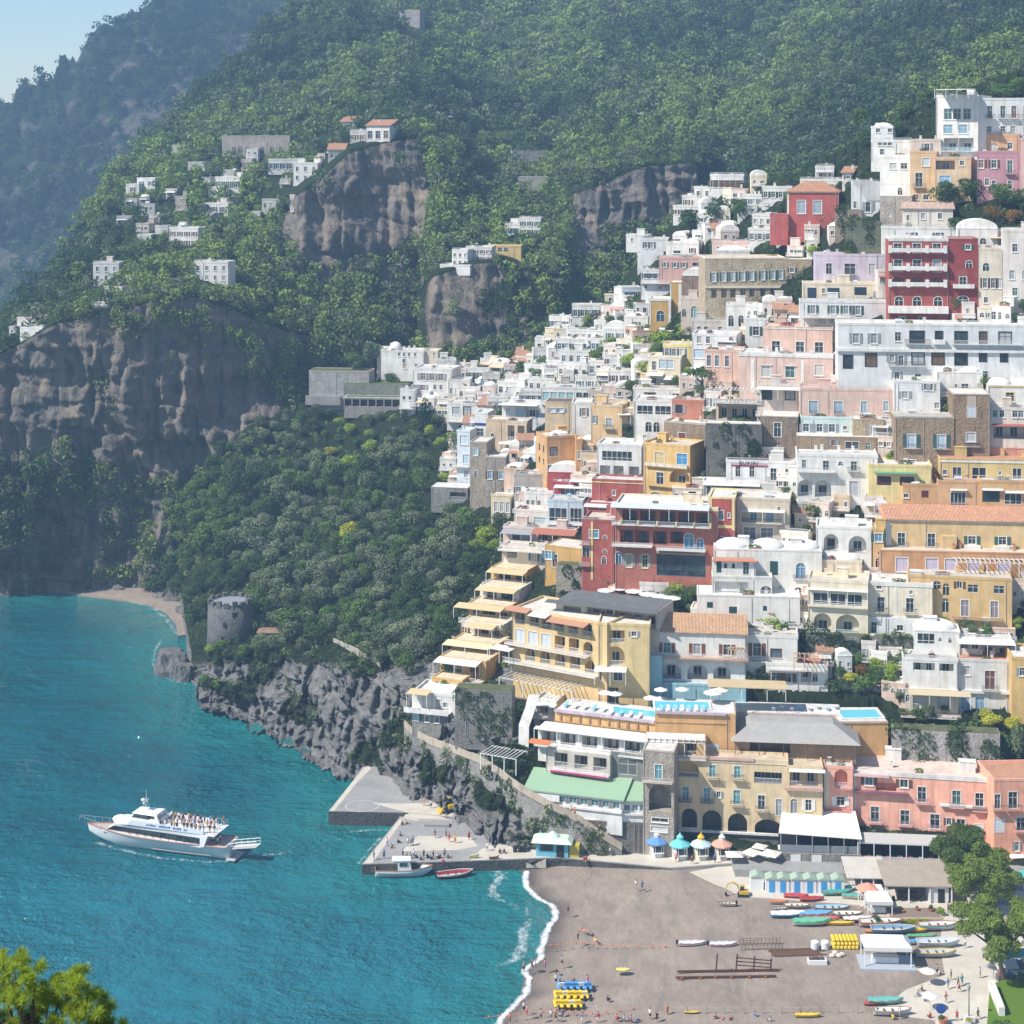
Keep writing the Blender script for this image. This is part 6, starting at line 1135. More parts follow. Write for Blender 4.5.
X_,Y_=np.meshgrid(np.linspace(-40,30,40),np.linspace(18,52,24),indexing='ij'); Z_=b.z-.5+.6*fbm(X_*.15,Y_*.15,X_*0)-.12*(Y_-36)
tag(npmesh('near_hillside',np.stack([X_,Y_,Z_],-1).reshape(-1,3),gridfaces(*X_.shape),ROCK3,True,{'veg':('FLOAT',np.ones(X_.size))}),kind='structure')
# ---- woods on the mountains: one mass each
def scatter(T,N,prob,size,tintf,nq,leafk,name,ymax,seed,minz=1.5,flatcheck=False,shape=(.5,.42,9),fm=3.):
    g=np.random.default_rng(seed); X,Y,Z=T.W; sx=CX+F*X/Y; sy=YH+F*(H-Z)/Y
    rows,cols=X.shape; area=np.abs(np.diff(sx,axis=0))[:,:-1]*np.abs(np.diff(sy,axis=1))[:-1]
    cx=sx[:-1,:-1];cy=sy[:-1,:-1]
    pr=area*prob(T)[:-1,:-1]*((cy<ymax)&(cy>-40)&(cx>-30)&(cx<1060)&(Z[:-1,:-1]>minz)); pr[:,-6:]=0
    idx=g.choice(pr.size,N,p=(pr/pr.sum()).ravel()); i,j=idx//(cols-1),idx%(cols-1); u=g.random(N);v=g.random(N)
    lp=lambda A:(A[i,j]*(1-u)+A[i+1,j]*u)*(1-v)+(A[i,j+1]*(1-u)+A[i+1,j+1]*u)*v
    px,py,pz=lp(X),lp(Y),lp(Z)
    if flatcheck:
        ok=np.ones(N,bool)
        for h in HOUSES:
            if fm>5 and h[10]>285: continue
            ox,oy,c,s_,w,dep=h[:6]; dx=px-ox;dy=py-oy; a=dx*c-dy*s_; d=dx*s_+dy*c; ok&=~((a>-1.6)&(a<w+1.6)&(d>-fm)&(d<dep+1.2))
        px,py,pz=px[ok],py[ok],pz[ok]
    M=len(px); vars_=[cloud(nq,crownblobs(seed+k,shape[0],shape[1],shape[2],-.05),leafk,seed+k) for k in range(7)]
    sz=size(g,px,py,pz); kk=g.integers(0,7,M); ang=g.random(M)*6.28; hs=sz*(.75+.4*g.random(M)); tint=tintf(g,px,py,pz)
    VS=[];TS=[]
    for k in range(7):
        q=np.where(kk==k)[0]
        if not len(q): continue
        V,lv=vars_[k]; c,s_=np.cos(ang[q])[:,None],np.sin(ang[q])[:,None]
        x=(V[None,:,0]*c-V[None,:,1]*s_)*sz[q][:,None]+px[q][:,None]; y=(V[None,:,0]*s_+V[None,:,1]*c)*sz[q][:,None]+py[q][:,None]; z=V[None,:,2]*hs[q][:,None]+pz[q][:,None]
        VS.append(np.stack([x,y,z],-1).reshape(-1,3)); tt=tint[q][:,None,:]*(.85+.5*lv[None,:,None]); TS.append(np.concatenate([tt,np.ones(tt.shape[:2]+(1,))],-1).reshape(-1,4))
    V=np.concatenate(VS); me=quadmesh(name,V,np.zeros(len(V)),leaf((1,1,1),'foliage',True,.3))
    a=me.attributes.new('tint','FLOAT_COLOR','POINT'); a.data.foreach_set('color',np.concatenate(TS).astype(np.float32).ravel())
    o=bpy.data.objects.new(name,me); COL.objects.link(o); return tag(o,kind='stuff')
def tint2(g,x,y,z):
    n=1.5*fbm(x*.011,y*.011,z*.011,3)+g.normal(0,.24,len(x)); t=np.clip((n+.22)/.75,0,1)[:,None]
    dk=np.array([.058,.10,.046]);br=np.array([.25,.34,.085]);ol=np.array([.17,.21,.115]); o=dk*(1-t)+br*t
    m=(g.random(len(x))<.22)[:,None]; return np.where(m,ol*(.7+.5*g.random((len(x),1))),o)
FORQ=1.
def vegL2(T):
    sx=T.xs[:,None]*np.ones_like(T.y); sy=T.y; n=fbm(T.W[0]*.03,T.W[1]*.02,T.W[2]*.035,3)
    p=np.maximum(np.clip((T.veg-.30)*2.2,0.02,1),np.where(sy>455,.2,0)+np.clip((n-.08)*4,0,.7))
    for (x0,x1,y0,y1) in ((425,548,274,347),(578,694,170,230),(284,436,158,284),(5,262,312,470)):
        e=np.clip(1.25-np.maximum(np.abs(sx-(x0+x1)/2)/((x1-x0)/2),np.abs(sy-(y0+y1)/2)/((y1-y0)/2)),0,.25)*4; e=e*np.clip((T.slope-.9)/.4,0,1); p=p*(1-e*(.93-.5*np.clip((n-.12)*5,0,1)))
    return p
scatter(L2,17000,vegL2,lambda g,x,y,z:(.0052+.0115*g.random(len(x))**2.4)*y,tint2,120,.062,'mountain_forest',600,21,1.5,True,fm=10.)
scatter(L1,3000,lambda T:np.clip((T.veg-.25)*2.,0.03,1),lambda g,x,y,z:7+7*g.random(len(x)),lambda g,x,y,z:tint2(g,x,y,z)*.55,70,.09,'far_forest',600,22)
scatter(L3,22000,lambda T:np.clip((T.veg-.2)*1.6,.012,1)*np.where((T.y>652)&(T.xs[:,None]<500),.55,1.)*np.where((T.y<480)&(T.y>400)&(T.xs[:,None]<440)&(T.xs[:,None]>255),.35,1.),lambda g,x,y,z:.9+2.1*g.random(len(x))**2,tint2,44,.10,'slope_shrubs',850,23,2.5,True)
# ================= people
def skinmesh(vs,ed,rad,sub=1):
    me=bpy.data.meshes.new('body'); me.from_pydata(vs,ed,[]); o=bpy.data.objects.new('body',me); COL.objects.link(o)
    md=o.modifiers.new('s','SKIN'); 
    for i,r_ in enumerate(rad): me.skin_vertices[0].data[i].radius=(r_,r_) if not hasattr(r_,'__len__') else r_
    me.skin_vertices[0].data[0].use_root=True
    if sub: o.modifiers.new('u','SUBSURF').levels=sub
    dg=bpy.context.evaluated_depsgraph_get(); m2=bpy.data.meshes.new_from_object(o.evaluated_get(dg)); bpy.data.objects.remove(o); m2.name='body'; return m2
def posepts(pose):
    j=dict(pel=(0,0,.93),ch=(0,0,1.22),sh=(0,0,1.42),nk=(0,0,1.5),hd=(0,-.01,1.62),ht=(0,0,1.73))
    for s,n in ((-1,'l'),(1,'r')):
        j['hip'+n]=(.1*s,0,.88);j['kn'+n]=(.11*s,-.02,.48);j['an'+n]=(.11*s,.02,.07);j['to'+n]=(.12*s,-.15,.03)
        j['sd'+n]=(.19*s,0,1.4);j['el'+n]=(.26*s,.03,1.13);j['wr'+n]=(.27*s,-.05,.88);j['ha'+n]=(.27*s,-.08,.79)
    if pose=='walk':
        j['knl']=(-.1,-.18,.52);j['anl']=(-.1,-.28,.12);j['tol']=(-.1,-.43,.08);j['knr']=(.1,.05,.48);j['anr']=(.1,.3,.12);j['tor']=(.1,.2,.03)
        j['ell']=(-.25,.16,1.15);j['wrl']=(-.26,.12,.92);j['hal']=(-.26,.1,.83);j['elr']=(.25,-.1,1.15);j['wrr']=(.24,-.28,.98);j['har']=(.24,-.34,.92)
    if pose=='sit':
        for k in j: x,y,z=j[k]; j[k]=(x,y,z-.80)
        for s,n in ((-1,'l'),(1,'r')):
            j['hip'+n]=(.1*s,-.04,.1);j['kn'+n]=(.15*s,-.38,.38);j['an'+n]=(.13*s,-.62,.06);j['to'+n]=(.14*s,-.76,.04);j['el'+n]=(.27*s,.05,.34);j['wr'+n]=(.2*s,-.2,.36);j['ha'+n]=(.18*s,-.28,.37)
    if pose=='lie':
        for k in j: x,y,z=j[k]; j[k]=(x*1.15,z-.9,.13+max(-.05,-y*.3))
    return j
def person_meshes(pose):
    j=posepts(pose); names=list(j); ix={n:i for i,n in enumerate(names)}
    R_=dict(pel=(.14,.1),ch=(.15,.105),sh=(.13,.09),nk=.055,hd=(.085,.1),ht=.06,hip=.085,kn=.058,an=.04,to=.035,sd=.06,el=.042,wr=.032,ha=.038)
    rad=[R_[n] if n in R_ else R_[n[:-1]] for n in names]
    ed=[('pel','ch'),('ch','sh'),('sh','nk'),('nk','hd'),('hd','ht')]
    for n in 'lr': ed+=[('pel','hip'+n),('hip'+n,'kn'+n),('kn'+n,'an'+n),('an'+n,'to'+n),('sh','sd'+n),('sd'+n,'el'+n),('el'+n,'wr'+n),('wr'+n,'ha'+n)]
    body=skinmesh([j[n] for n in names],[(ix[a],ix[b]) for a,b in ed],rad)
    V=lambda n:Vector(j[n])
    m=MB(); m.tube([V('pel')*1.,V('ch'),V('sh')],[.175,.18,.15],8)
    for n in 'lr': m.tube([V('sd'+n),V('sd'+n).lerp(V('el'+n),.8)],[.085,.07],6)
    o=m.build('shirt',paint((.5,.5,.5),.9,.1)); shirt=o.data; bpy.data.objects.remove(o)
    m=MB(); m.tube([V('pel')+(V('ch')-V('pel'))*.1,V('pel').lerp((V('hipl')+V('hipr'))/2,.9)],[.178,.165],8)
    for n in 'lr': m.tube([V('hip'+n),V('kn'+n)],[.105,.085],6)
    o=m.build('shorts',paint((.5,.5,.5),.9,.1)); sh=o.data; bpy.data.objects.remove(o)
    m=MB(); h=V('hd').lerp(V('ht'),.45); m.ell((h.x,h.y+(.02 if pose!='lie' else 0),h.z+(.015 if pose!='lie' else 0)),(.105,.115,.11) if pose!='lie' else (.105,.11,.1),8,5)
    o=m.build('hair',paint((.05,.03,.02),.8)); hr=o.data; bpy.data.objects.remove(o)
    return body,shirt,sh,hr
PM={p:person_meshes(p) for p in('stand','walk','sit','lie')}
SKIN=paint((.50,.30,.21),.6,.3)
CN={'white':(.75,.75,.73),'black':(.03,.03,.035),'navy':(.03,.045,.12),'red':(.5,.05,.05),'orange':(.65,.18,.04),'blue':(.08,.2,.45),'grey':(.28,.29,.3),'yellow':(.7,.5,.06),'green':(.06,.22,.1),'pink':(.6,.22,.28),'teal':(.05,.35,.38),'beige':(.5,.42,.3),'brown':(.16,.09,.05),'purple':(.2,.08,.28)}
HC=[(.03,.02,.015),(.09,.05,.03),(.3,.2,.09),(.12,.12,.12)]
NP=0
def person(loc,pose,top,bot,label,group,rz=None,parent=None):
    global NP; NP+=1
    r=thing('person',loc,label,'person',rnd.uniform(0,6.28) if rz is None else rz,group)
    me=PM[pose]; k=[SKIN,None if top is None else paint(CN[top],.9,.1),None if bot is None else paint(CN[bot],.9,.1),paint(rnd.choice(HC),.8,.2)]
    for n,mesh,mt in zip(('body','shirt','shorts','hair'),me,k):
        if mt is None: continue
        o=bpy.data.objects.new(n,mesh); COL.objects.link(o); o.parent=r
        if not mesh.materials: mesh.materials.append(mt)
        setmat(o,0,mt)
    return r
# ================= boats
def hullmb(L,W,Hh,bow=.45,n=14,keel=.0,tr=.75,sheer=.22):
    m=MB(); K=9; vs=[]
    for i in range(n+1):
        t=i/n; x=L*(t-.5); wd=W/2*(min(1,(tr+(1-tr)*min(1,t/.35))) if t<.55 else max(.02,1-((t-.55)/.45)**2.1)); zt=Hh*(1+sheer*max(0,(t-.35)/.65)**2); zb=Hh*.75*max(0,(t-.72)/.28)**2+keel
        for k in range(K):
            a=-1+2*k/(K-1); z=zb+(zt-zb)*abs(a)**1.7; vs.append((x+.08*L*max(0,t-.8)*abs(a),a*wd,z))
    fs=[(i*K+k,(i+1)*K+k,(i+1)*K+k+1,i*K+k+1) for i in range(n) for k in range(K-1)]; fs.append(tuple(range(K)))
    m.add(vs,fs); edge=[vs[i*K] for i in range(n+1)]+[vs[i*K+K-1] for i in range(n,-1,-1)]
    return m,edge,vs,K,n
def boat(loc,rz,L,W,Hh,hull,label,inner=(.55,.5,.42),rim=None,group=None,parts=(),cat='boat',name='rowing_boat',stripe=None,pitch=0,cover=None):
    r=thing(name,loc,label,cat,rz,group); m,edge,vs,K,n=hullmb(L,W,Hh); m.build('hull',paint(hull,.4,.5),r,True)
    f=MB(); zi=Hh*.45
    for i in range(n):
        a=vs[i*K+1];b=vs[(i+1)*K+1];c=vs[(i+1)*K+K-2];d=vs[i*K+K-2]
        f.poly([(a[0],a[1]*.93,max(zi,a[2]*.8)),(b[0],b[1]*.93,max(zi,b[2]*.8)),(c[0],c[1]*.93,max(zi,c[2]*.8)),(d[0],d[1]*.93,max(zi,d[2]*.8))])
    f.build('deck',paint(cover or inner,.8,.2),r) if not cover else None
    if cover:
        g=MB()
        for i in range(n):
            a=vs[i*K];b=vs[(i+1)*K];c=vs[(i+1)*K+K-1];d=vs[i*K+K-1]; e=.14*Hh
            p=lambda q,w:(q[0],q[1]*w,q[2]+ (.02 if w==1 else e+.05*math.sin(i*1.7)))
            for u,v in (((a,b),1),((d,c),1)): g.poly([p(u[0],1.02),p(u[1],1.02),(u[1][0],u[1][1]*.35,u[1][2]+e*2),(u[0][0],u[0][1]*.35,u[0][2]+e*2)])
            g.poly([(a[0],a[1]*.35,a[2]+e*2),(b[0],b[1]*.35,b[2]+e*2),(c[0],c[1]*.35,c[2]+e*2),(d[0],d[1]*.35,d[2]+e*2)])
        g.build('cover',paint(cover,.9,.1),r)
    e=MB(); e.tube([(x,y,z+.02) for x,y,z in edge+edge[:1]],.055*max(1,L/6),5); e.build('gunwale',paint(rim or (.35,.2,.09),.6),r)
    if stripe:
        q=MB()
        for sg in (0,K-1):
            for i in range(n-1): a=vs[i*K+sg];b=vs[(i+1)*K+sg]; s=1.035; q.poly([(a[0],a[1]*s,a[2]-.04),(b[0],b[1]*s,b[2]-.04),(b[0],b[1]*s*.985,b[2]-.22*Hh),(a[0],a[1]*s*.985,a[2]-.22*Hh)])
        q.build('stripe',paint(stripe,.5),r)
    if 'bench' in parts:
        for t in (.3,.52,.7): MB().box(L*(t-.5)-.14,L*(t-.5)+.14,-W*.38,W*.38,Hh*.72,Hh*.78).build('bench',wood(),r)
    if 'motor' in parts: q=MB(); q.box(-L/2-.35,-L/2-.02,-.16,.16,Hh*.8,Hh*.8+.55); q.box(-L/2-.22,-L/2-.1,-.06,.06,Hh*.0,Hh*.8); q.build('outboard_motor',dark(),r)
    if 'cabin' in parts:
        q=MB(); q.hexa([(-.1*L,-W*.3,Hh*.5),(.16*L,-W*.27,Hh*.5),(.16*L,W*.27,Hh*.5),(-.1*L,W*.3,Hh*.5)],[(-.1*L,-W*.28,Hh*1.9),(.10*L,-W*.24,Hh*1.9),(.10*L,W*.24,Hh*1.9),(-.1*L,W*.28,Hh*1.9)]); c=q.build('cabin',whitep(),r)
        g=MB(); g.box(-.07*L,.07*L,-W*.3-.01,W*.3+.01,Hh*1.35,Hh*1.7); g.build('window',glass(),c); g=MB(); g.hexa([(-.2*L,-W*.33,Hh*1.92),(.13*L,-W*.3,Hh*1.92),(.13*L,W*.3,Hh*1.92),(-.2*L,W*.33,Hh*1.92)],[(-.2*L,-W*.3,Hh*2.05),(.13*L,-W*.27,Hh*2.05),(.13*L,W*.27,Hh*2.05),(-.2*L,W*.3,Hh*2.05)]); g.build('cabin_roof',whitep(),c)
    if 'tent' in parts:
        g=MB(); pts=[(W*.42*math.cos(a),Hh+W*.42*math.sin(a)) for a in [math.pi*i/6 for i in range(7)]]
        g.add([(-.12*L,y,z) for y,z in pts]+[(.2*L,y,z*.95) for y,z in pts],[(i,i+1,8+i,7+i) for i in range(6)]+[tuple(range(7))]); g.build('canopy',paint((.66,.62,.52),.9),r)
    if pitch: r.rotation_euler=(0,pitch,rz)
    return r
BZ=1.55
def bt(x,y,px,col,label,rz=0.,**k):
    b=G(x,y,k.pop('z',BZ)); s=b.y/F; L=px*s; return boat(b,R(rz),L,k.pop('W',L*.3),k.pop('Hh',max(.5,L*.13)),col,label,group=k.pop('group','boats pulled up on the shingle'),**k)
bt(812,925,38,(.75,.75,.72),'white surf boat with green stripe lying apart on the shingle',3,rim=(.1,.45,.2),stripe=(.1,.5,.18),cover=(.15,.45,.3)); bt(788,917,34,(.08,.35,.62),'blue and white long canoe beside green striped boat',2,Hh=.7,rim=(.75,.8,.8),cover=(.75,.78,.78))
bt(796,898,24,(.5,.04,.06),'dark red upturned boat near the white bathing cabins',-4,cover=(.55,.06,.09)); bt(812,901,24,(.42,.03,.05),'crimson boat directly right of dark red upturned boat',2,cover=(.42,.04,.05))
bt(779,904,18,(.6,.55,.5),'small white boat with orange cover left of the boat park',0,cover=(.6,.2,.08)); bt(797,908,26,(.7,.69,.66),'white rowing boat behind the little orange covered one',-3,parts=('bench',)); bt(780,911,16,(.5,.6,.66),'small pale grey dinghy at left of boat park',4,parts=('bench',))
bt(832,911,36,(.3,.5,.65),'pale blue rowing boat with brown rim in boat park',-2,parts=('bench',)); bt(816,917,34,(.7,.72,.72),'white slim boat with blue cover in boat park',3,cover=(.16,.36,.6)); bt(846,917,34,(.72,.70,.62),'cream rowing boat in middle of boat park',0,parts=('bench',))
bt(822,923,34,(.66,.64,.62),'white boat with red deck at front of boat park',2,cover=(.55,.12,.12)); bt(840,925,28,(.70,.48,.03),'bright yellow kayak lying in front of boat park',-3,W=.9,Hh=.45,cover=(.75,.5,.04),name='kayak'); bt(858,922,30,(.35,.03,.06),'dark maroon boat with white deck near gazebos',4,cover=(.7,.68,.66))
bt(838,895,30,(.08,.3,.28),'teal covered boat heaped close to bathing cabins',8,cover=(.08,.32,.28)); bt(856,899,28,(.6,.62,.6),'white boat with green tarpaulin beside the coral parasol',-6,cover=(.12,.38,.32)); bt(826,890,22,(.55,.5,.42),'beige covered boat under the last blue door',0,cover=(.55,.5,.4)); bt(852,890,24,(.2,.4,.5),'blue grey covered boat at back of boat park',4,cover=(.4,.5,.5))
bt(881,926,44,(.68,.66,.64),'white and orange striped long boat behind planter hedge',3,stripe=(.6,.12,.06),parts=('bench',)); bt(893,923,24,(.7,.2,.05),'orange kayak lying behind blue long boat',2,W=.9,Hh=.45,cover=(.7,.25,.04),name='kayak'); bt(893,933,44,(.16,.3,.46),'blue grey long boat with pale rim before planter hedge',0,rim=(.6,.6,.55),parts=('bench',)); bt(914,932,26,(.72,.5,.05),'yellow canoe stacked beside blue grey long boat',-2,W=.9,Hh=.45,cover=(.72,.5,.05),name='kayak'); bt(872,933,14,(.7,.2,.05),'short orange tipped kayak left of blue grey boat',0,W=.8,Hh=.4,cover=(.75,.25,.05),name='kayak')
bt(938,930,40,(.70,.70,.68),'large white rowing boat with turquoise band and red seats',2,stripe=(.08,.42,.4),cover=None,parts=('bench',),inner=(.5,.1,.08),Hh=1.1); bt(922,938,30,(.08,.4,.15),'green canoe under the turquoise banded boat',0,W=.9,Hh=.45,cover=(.1,.4,.2),name='kayak')
bt(938,947,42,(.55,.63,.68),'pale blue big boat with mast beside white gazebo',0,parts=('bench',),Hh=1.1,rim=(.7,.72,.72)); bt(936,957,40,(.5,.52,.5),'grey boat with yellow rim nearest the walkway',1,rim=(.65,.45,.06),parts=('bench',),Hh=1.); bt(912,944,24,(.6,.6,.58),'white small boat with blue cover behind gazebo',0,cover=(.08,.3,.55)); bt(908,955,22,(.5,.45,.38),'beige box boat right beside the gazebo post',0)
bt(885,1004,36,(.2,.42,.4),'turquoise covered boat in the nearest boat pair',2,cover=(.15,.42,.38)); bt(892,1015,38,(.72,.72,.70),'white open rowing boat in the nearest boat pair',0,parts=('bench',),Hh=.9); bt(872,1005,16,(.6,.05,.08),'short red kayak at tip of the nearest boat pair',4,W=.8,Hh=.4,cover=(.6,.05,.08),name='kayak')
bt(692,946,28,(.72,.72,.72),'left of two white speedboats with dark red tails',2,z=1.3,cover=(.62,.62,.62),rim=(.3,.03,.06),parts=('motor',)); bt(723,947,28,(.72,.72,.72),'right of two white speedboats with dark red tails',2,z=1.3,cover=(.6,.61,.62),rim=(.3,.03,.06),parts=('motor',)); bt(726,906,19,(.55,.56,.57),'grey inflatable dinghy alone on the shingle by digger',178,parts=('motor','bench'))
bt(808,1017,26,(.72,.5,.04),'yellow long kayak lying by the low beach fence',0,W=.9,Hh=.4,cover=(.75,.52,.05),name='kayak'); bt(692,1013,16,(.65,.48,.1),'small yellow board on the near beach',0,W=.7,Hh=.2,cover=(.7,.5,.1),name='kayak'); bt(623,971,14,(.7,.6,.15),'pale yellow air bed alone on open shingle',0,W=1.2,Hh=.25,cover=(.72,.62,.18),name='air_bed',cat='air bed',group='loose beach floats')
# pier boats
b=G(404,872,0); s=b.y/F; boat(b+Vector((0,-1.6,-.35)),R(3),56*s,3.2,1.75,(.72,.73,.74),'white wooden excursion boat with brown rim and canopy at pier',parts=('cabin','bench'),rim=(.36,.17,.07),name='excursion_boat',stripe=(.7,.71,.72))
b=G(455,874,0); boat(b+Vector((0,-1.2,-.2)),R(14),36*s,2.3,1.0,(.34,.02,.05),'dark red and white motor boat moored at pier',parts=('bench','motor'),rim=(.72,.7,.66),inner=(.6,.52,.4),name='motor_boat',stripe=(.74,.73,.7))
b=G(350,772,0); boat(b,R(8),18*b.y/F,1.7,.6,(.62,.64,.66),'small pale grey dinghy floating by the upper pier',rim=(.6,.6,.6),parts=('bench',),name='dinghy')
for (x,y,c,lab) in [(474,858,(.6,.65,.2),'small yellow and white dinghy lying on pier edge'),(494,859,(.55,.1,.08),'small red dinghy with green seat on pier edge')]: bt(x,y,10,c,lab,8,z=PZ+.05,group='dinghies on the pier edge',cover=(.5,.5,.4),Hh=.5)
# ================= ferry
def ferry():
    A=G(90,832,1.5);Bq=G(232,858,0); ctr=(Vector((A.x,A.y,0))+Vector((Bq.x,Bq.y,0)))/2; d=Vector((A.x-Bq.x,A.y-Bq.y,0)); L=d.length; rz=math.atan2(d.y,d.x)
    r=thing('ferry',(ctr.x,ctr.y,0),'white passenger ferry with crowded upper deck on turquoise sea','ferry',rz); W=6.2
    m,edge,vs,K,n=hullmb(L,W,2.9,n=20,keel=-.5,tr=.92,sheer=.12); m.build('hull',paint((.82,.83,.84),.3,.5),r,True)
    z0=2.75; f=MB()
    for i in range(n): a=vs[i*K];b_=vs[(i+1)*K];c=vs[(i+1)*K+K-1];d_=vs[i*K+K-1]; f.poly([(q[0],q[1]*.97,q[2]-.12) for q in (a,b_,c,d_)])
    f.build('deck',paint((.5,.42,.36),.8),r); e=MB(); e.tube([(x,y,z) for x,y,z in edge],.1,5); e.build('gunwale',paint((.42,.14,.08),.5),r)
    e=MB(); e.tube([(vs[i*K][0],vs[i*K][1]*.985+(-.02),1.15) for i in range(2,11)],.12,4); e.tube([(vs[i*K+K-1][0],vs[i*K+K-1][1]*.985+.02,1.15) for i in range(2,11)],.12,4); e.build('fender_strip',paint((.12,.13,.14),.5),r)
    xs0,xs1=-L*.47,L*.29; w=W*.485
    m=MB(); m.hexa([(xs0+4,-w,z0-.3),(xs1+2.8,-w*.55,z0-.1),(xs1+2.8,w*.55,z0-.1),(xs0+4,w,z0-.3)],[(xs0+4,-w,z0+2.0),(xs1-.6,-w*.72,z0+2.0),(xs1-.6,w*.72,z0+2.0),(xs0+4,w,z0+2.0)]); sal=m.build('saloon',whitep(),r)
    for sg in (-1,1):
        m=MB(); m.hexa([(xs0+4.2,sg*(w+.012)-.02,z0+.35),(xs1+1.6,sg*(w*.60+.03)-.02,z0+.55),(xs1+1.6,sg*(w*.60+.03)+.02,z0+.55),(xs0+4.2,sg*(w+.012)+.02,z0+.35)],[(xs0+4.2,sg*(w+.012)-.02,z0+1.5),(xs1-.2,sg*(w*.72+.04)-.02,z0+1.5),(xs1-.2,sg*(w*.72+.04)+.02,z0+1.5),(xs0+4.2,sg*(w+.012)+.02,z0+1.5)]); m.build('window',glass(),sal)
        for i in range(9): x=xs0+6+i*1.7; ww=w+.02-(w*.28)*max(0,(x-xs0-4)/(xs1-xs0-4)); MB().box(x-.05,x+.05,sg*ww-.05,sg*ww+.05,z0+.3,z0+1.55).build('window_post',paint((.1,.11,.12),.5),sal)
    ud=z0+2.02
    m=MB(); m.prism([(xs0+1.2,-w),(xs1-2,-w*.82),(xs1+.3,-w*.55),(xs1+.3,w*.55),(xs1-2,w*.82),(xs0+1.2,w)],ud+.003,ud+.18); m.build('upper_deck',whitep(),r)
    for sg in (-1,1):
        m=MB(); m.hexa([(xs0+3.5,sg*w-.05,ud+.19),(xs1-3,sg*w*.86-.05,ud+.19),(xs1-3,sg*w*.86+.05,ud+.19),(xs0+3.5,sg*w+.05,ud+.19)],[(xs0+3.5,sg*w-.05,ud+1.0),(xs1-4,sg*w*.88-.05,ud+1.15),(xs1-4,sg*w*.88+.05,ud+1.15),(xs0+3.5,sg*w+.05,ud+1.0)]); o=m.build('bulwark',paint((.68,.72,.76),.4),r)
        m=MB(); g=random.Random(3); x=xs0+7
        for wl in (2,5,7,6):
            for k in range(wl): y=sg*(w-(x-xs0-3.5)*(w*.14)/(xs1-xs0-6.5)+.06); m.box(x,x+.26,y-.012,y+.012,ud+.45,ud+.45+g.choice([.3,.42])); x+=.36
            x+=.5
        m.build('blue_lettering',paint((.04,.12,.35),.5),o)
        m=MB(); 
        for i in range(4): x=xs0+5.3+i*2.2; m.tube([(x,sg*(w+.12),ud+.7),(x+1.1,sg*(w+.12),ud+.7)],.24,8)
        m.build('life_raft',whitep(),r) if sg<0 and 0 else None
    m=MB()
    for i in range(10): x=xs0+1.3+i*.25; 
    for sg in (-1,1): m.tube([(xs0+1.3,sg*w*.97,ud+1.15),(xs0+3.5,sg*w*.97,ud+1.15)],.04,5); [m.tube([(xs0+1.3+i*.7,sg*w*.97,ud+.15),(xs0+1.3+i*.7,sg*w*.97,ud+1.15)],.03,5) for i in range(4)]
    m.tube([(xs0+1.3,-w*.97,ud+1.15),(xs0+1.3,w*.97,ud+1.15)],.04,5); [m.tube([(xs0+1.3,-w*.97+i*w*.39,ud+.15),(xs0+1.3,-w*.97+i*w*.39,ud+1.15)],.03,5) for i in range(6)]; m.build('stern_railing',paint((.6,.6,.6),.4,metal=.5),r)
    # stern pillars
    for sg in (-1,1): MB().hexa([(xs0+3.4,sg*w-.1,z0-.1),(xs0+4.2,sg*w-.1,z0-.1),(xs0+4.2,sg*w+.1,z0-.1),(xs0+3.4,sg*w+.1,z0-.1)],[(xs0+2.6,sg*w-.1,ud),(xs0+4.2,sg*w-.1,ud),(xs0+4.2,sg*w+.1,ud),(xs0+2.6,sg*w+.1,ud)]).build('stern_pillar',whitep(),r)
    # wheelhouse
    wx0,wx1=xs1-9.3,xs1-3.4; wz=ud+.19
    m=MB(); m.hexa([(wx0,-w*.62,wz),(wx1+.6,-w*.5,wz),(wx1+.6,w*.5,wz),(wx0,w*.62,wz)],[(wx0,-w*.6,wz+1.0),(wx1+.1,-w*.5,wz+1.0),(wx1+.1,w*.5,wz+1.0),(wx0,w*.6,wz+1.0)]); wh=m.build('wheelhouse',whitep(),r)
    m=MB(); m.hexa([(wx0+2.2,-w*.58,wz+1.003),(wx1,-w*.48,wz+1.003),(wx1,w*.48,wz+1.003),(wx0+2.2,w*.58,wz+1.003)],[(wx0+2.2,-w*.56,wz+1.8),(wx1-.8,-w*.46,wz+1.8),(wx1-.8,w*.46,wz+1.8),(wx0+2.2,w*.56,wz+1.8)]); m.build('window',glass(),wh)
    m=MB(); m.hexa([(wx0+.2,-w*.62,wz+1.81),(wx1-.1,-w*.52,wz+1.81),(wx1-.1,w*.52,wz+1.81),(wx0+.2,w*.62,wz+1.81)],[(wx0+.4,-w*.56,wz+2.1),(wx1-.5,-w*.46,wz+2.1),(wx1-.5,w*.46,wz+2.1),(wx0+.4,w*.56,wz+2.1)]); m.build('wheelhouse_roof',whitep(),wh)
    for sg in (-1,1): MB().hexa([(wx0-.6,sg*w*.6-.06,wz),(wx0+.6,sg*w*.6-.06,wz),(wx0+.6,sg*w*.6+.06,wz),(wx0-.6,sg*w*.6+.06,wz)],[(wx0+.2,sg*w*.6-.06,wz+1.82),(wx0+.8,sg*w*.6-.06,wz+1.82),(wx0+.8,sg*w*.6+.06,wz+1.82),(wx0+.2,sg*w*.6+.06,wz+1.82)]).build('roof_pillar',whitep(),wh)
    m=MB(); mx=wx1-2.4; mz=wz+2.1
    for sg in (-1,1): m.tube([(mx-.5,sg*.6,mz),(mx,sg*.1,mz+2.4)],.06,5); m.tube([(mx+.6,sg*.5,mz),(mx,sg*.1,mz+2.4)],.05,5)
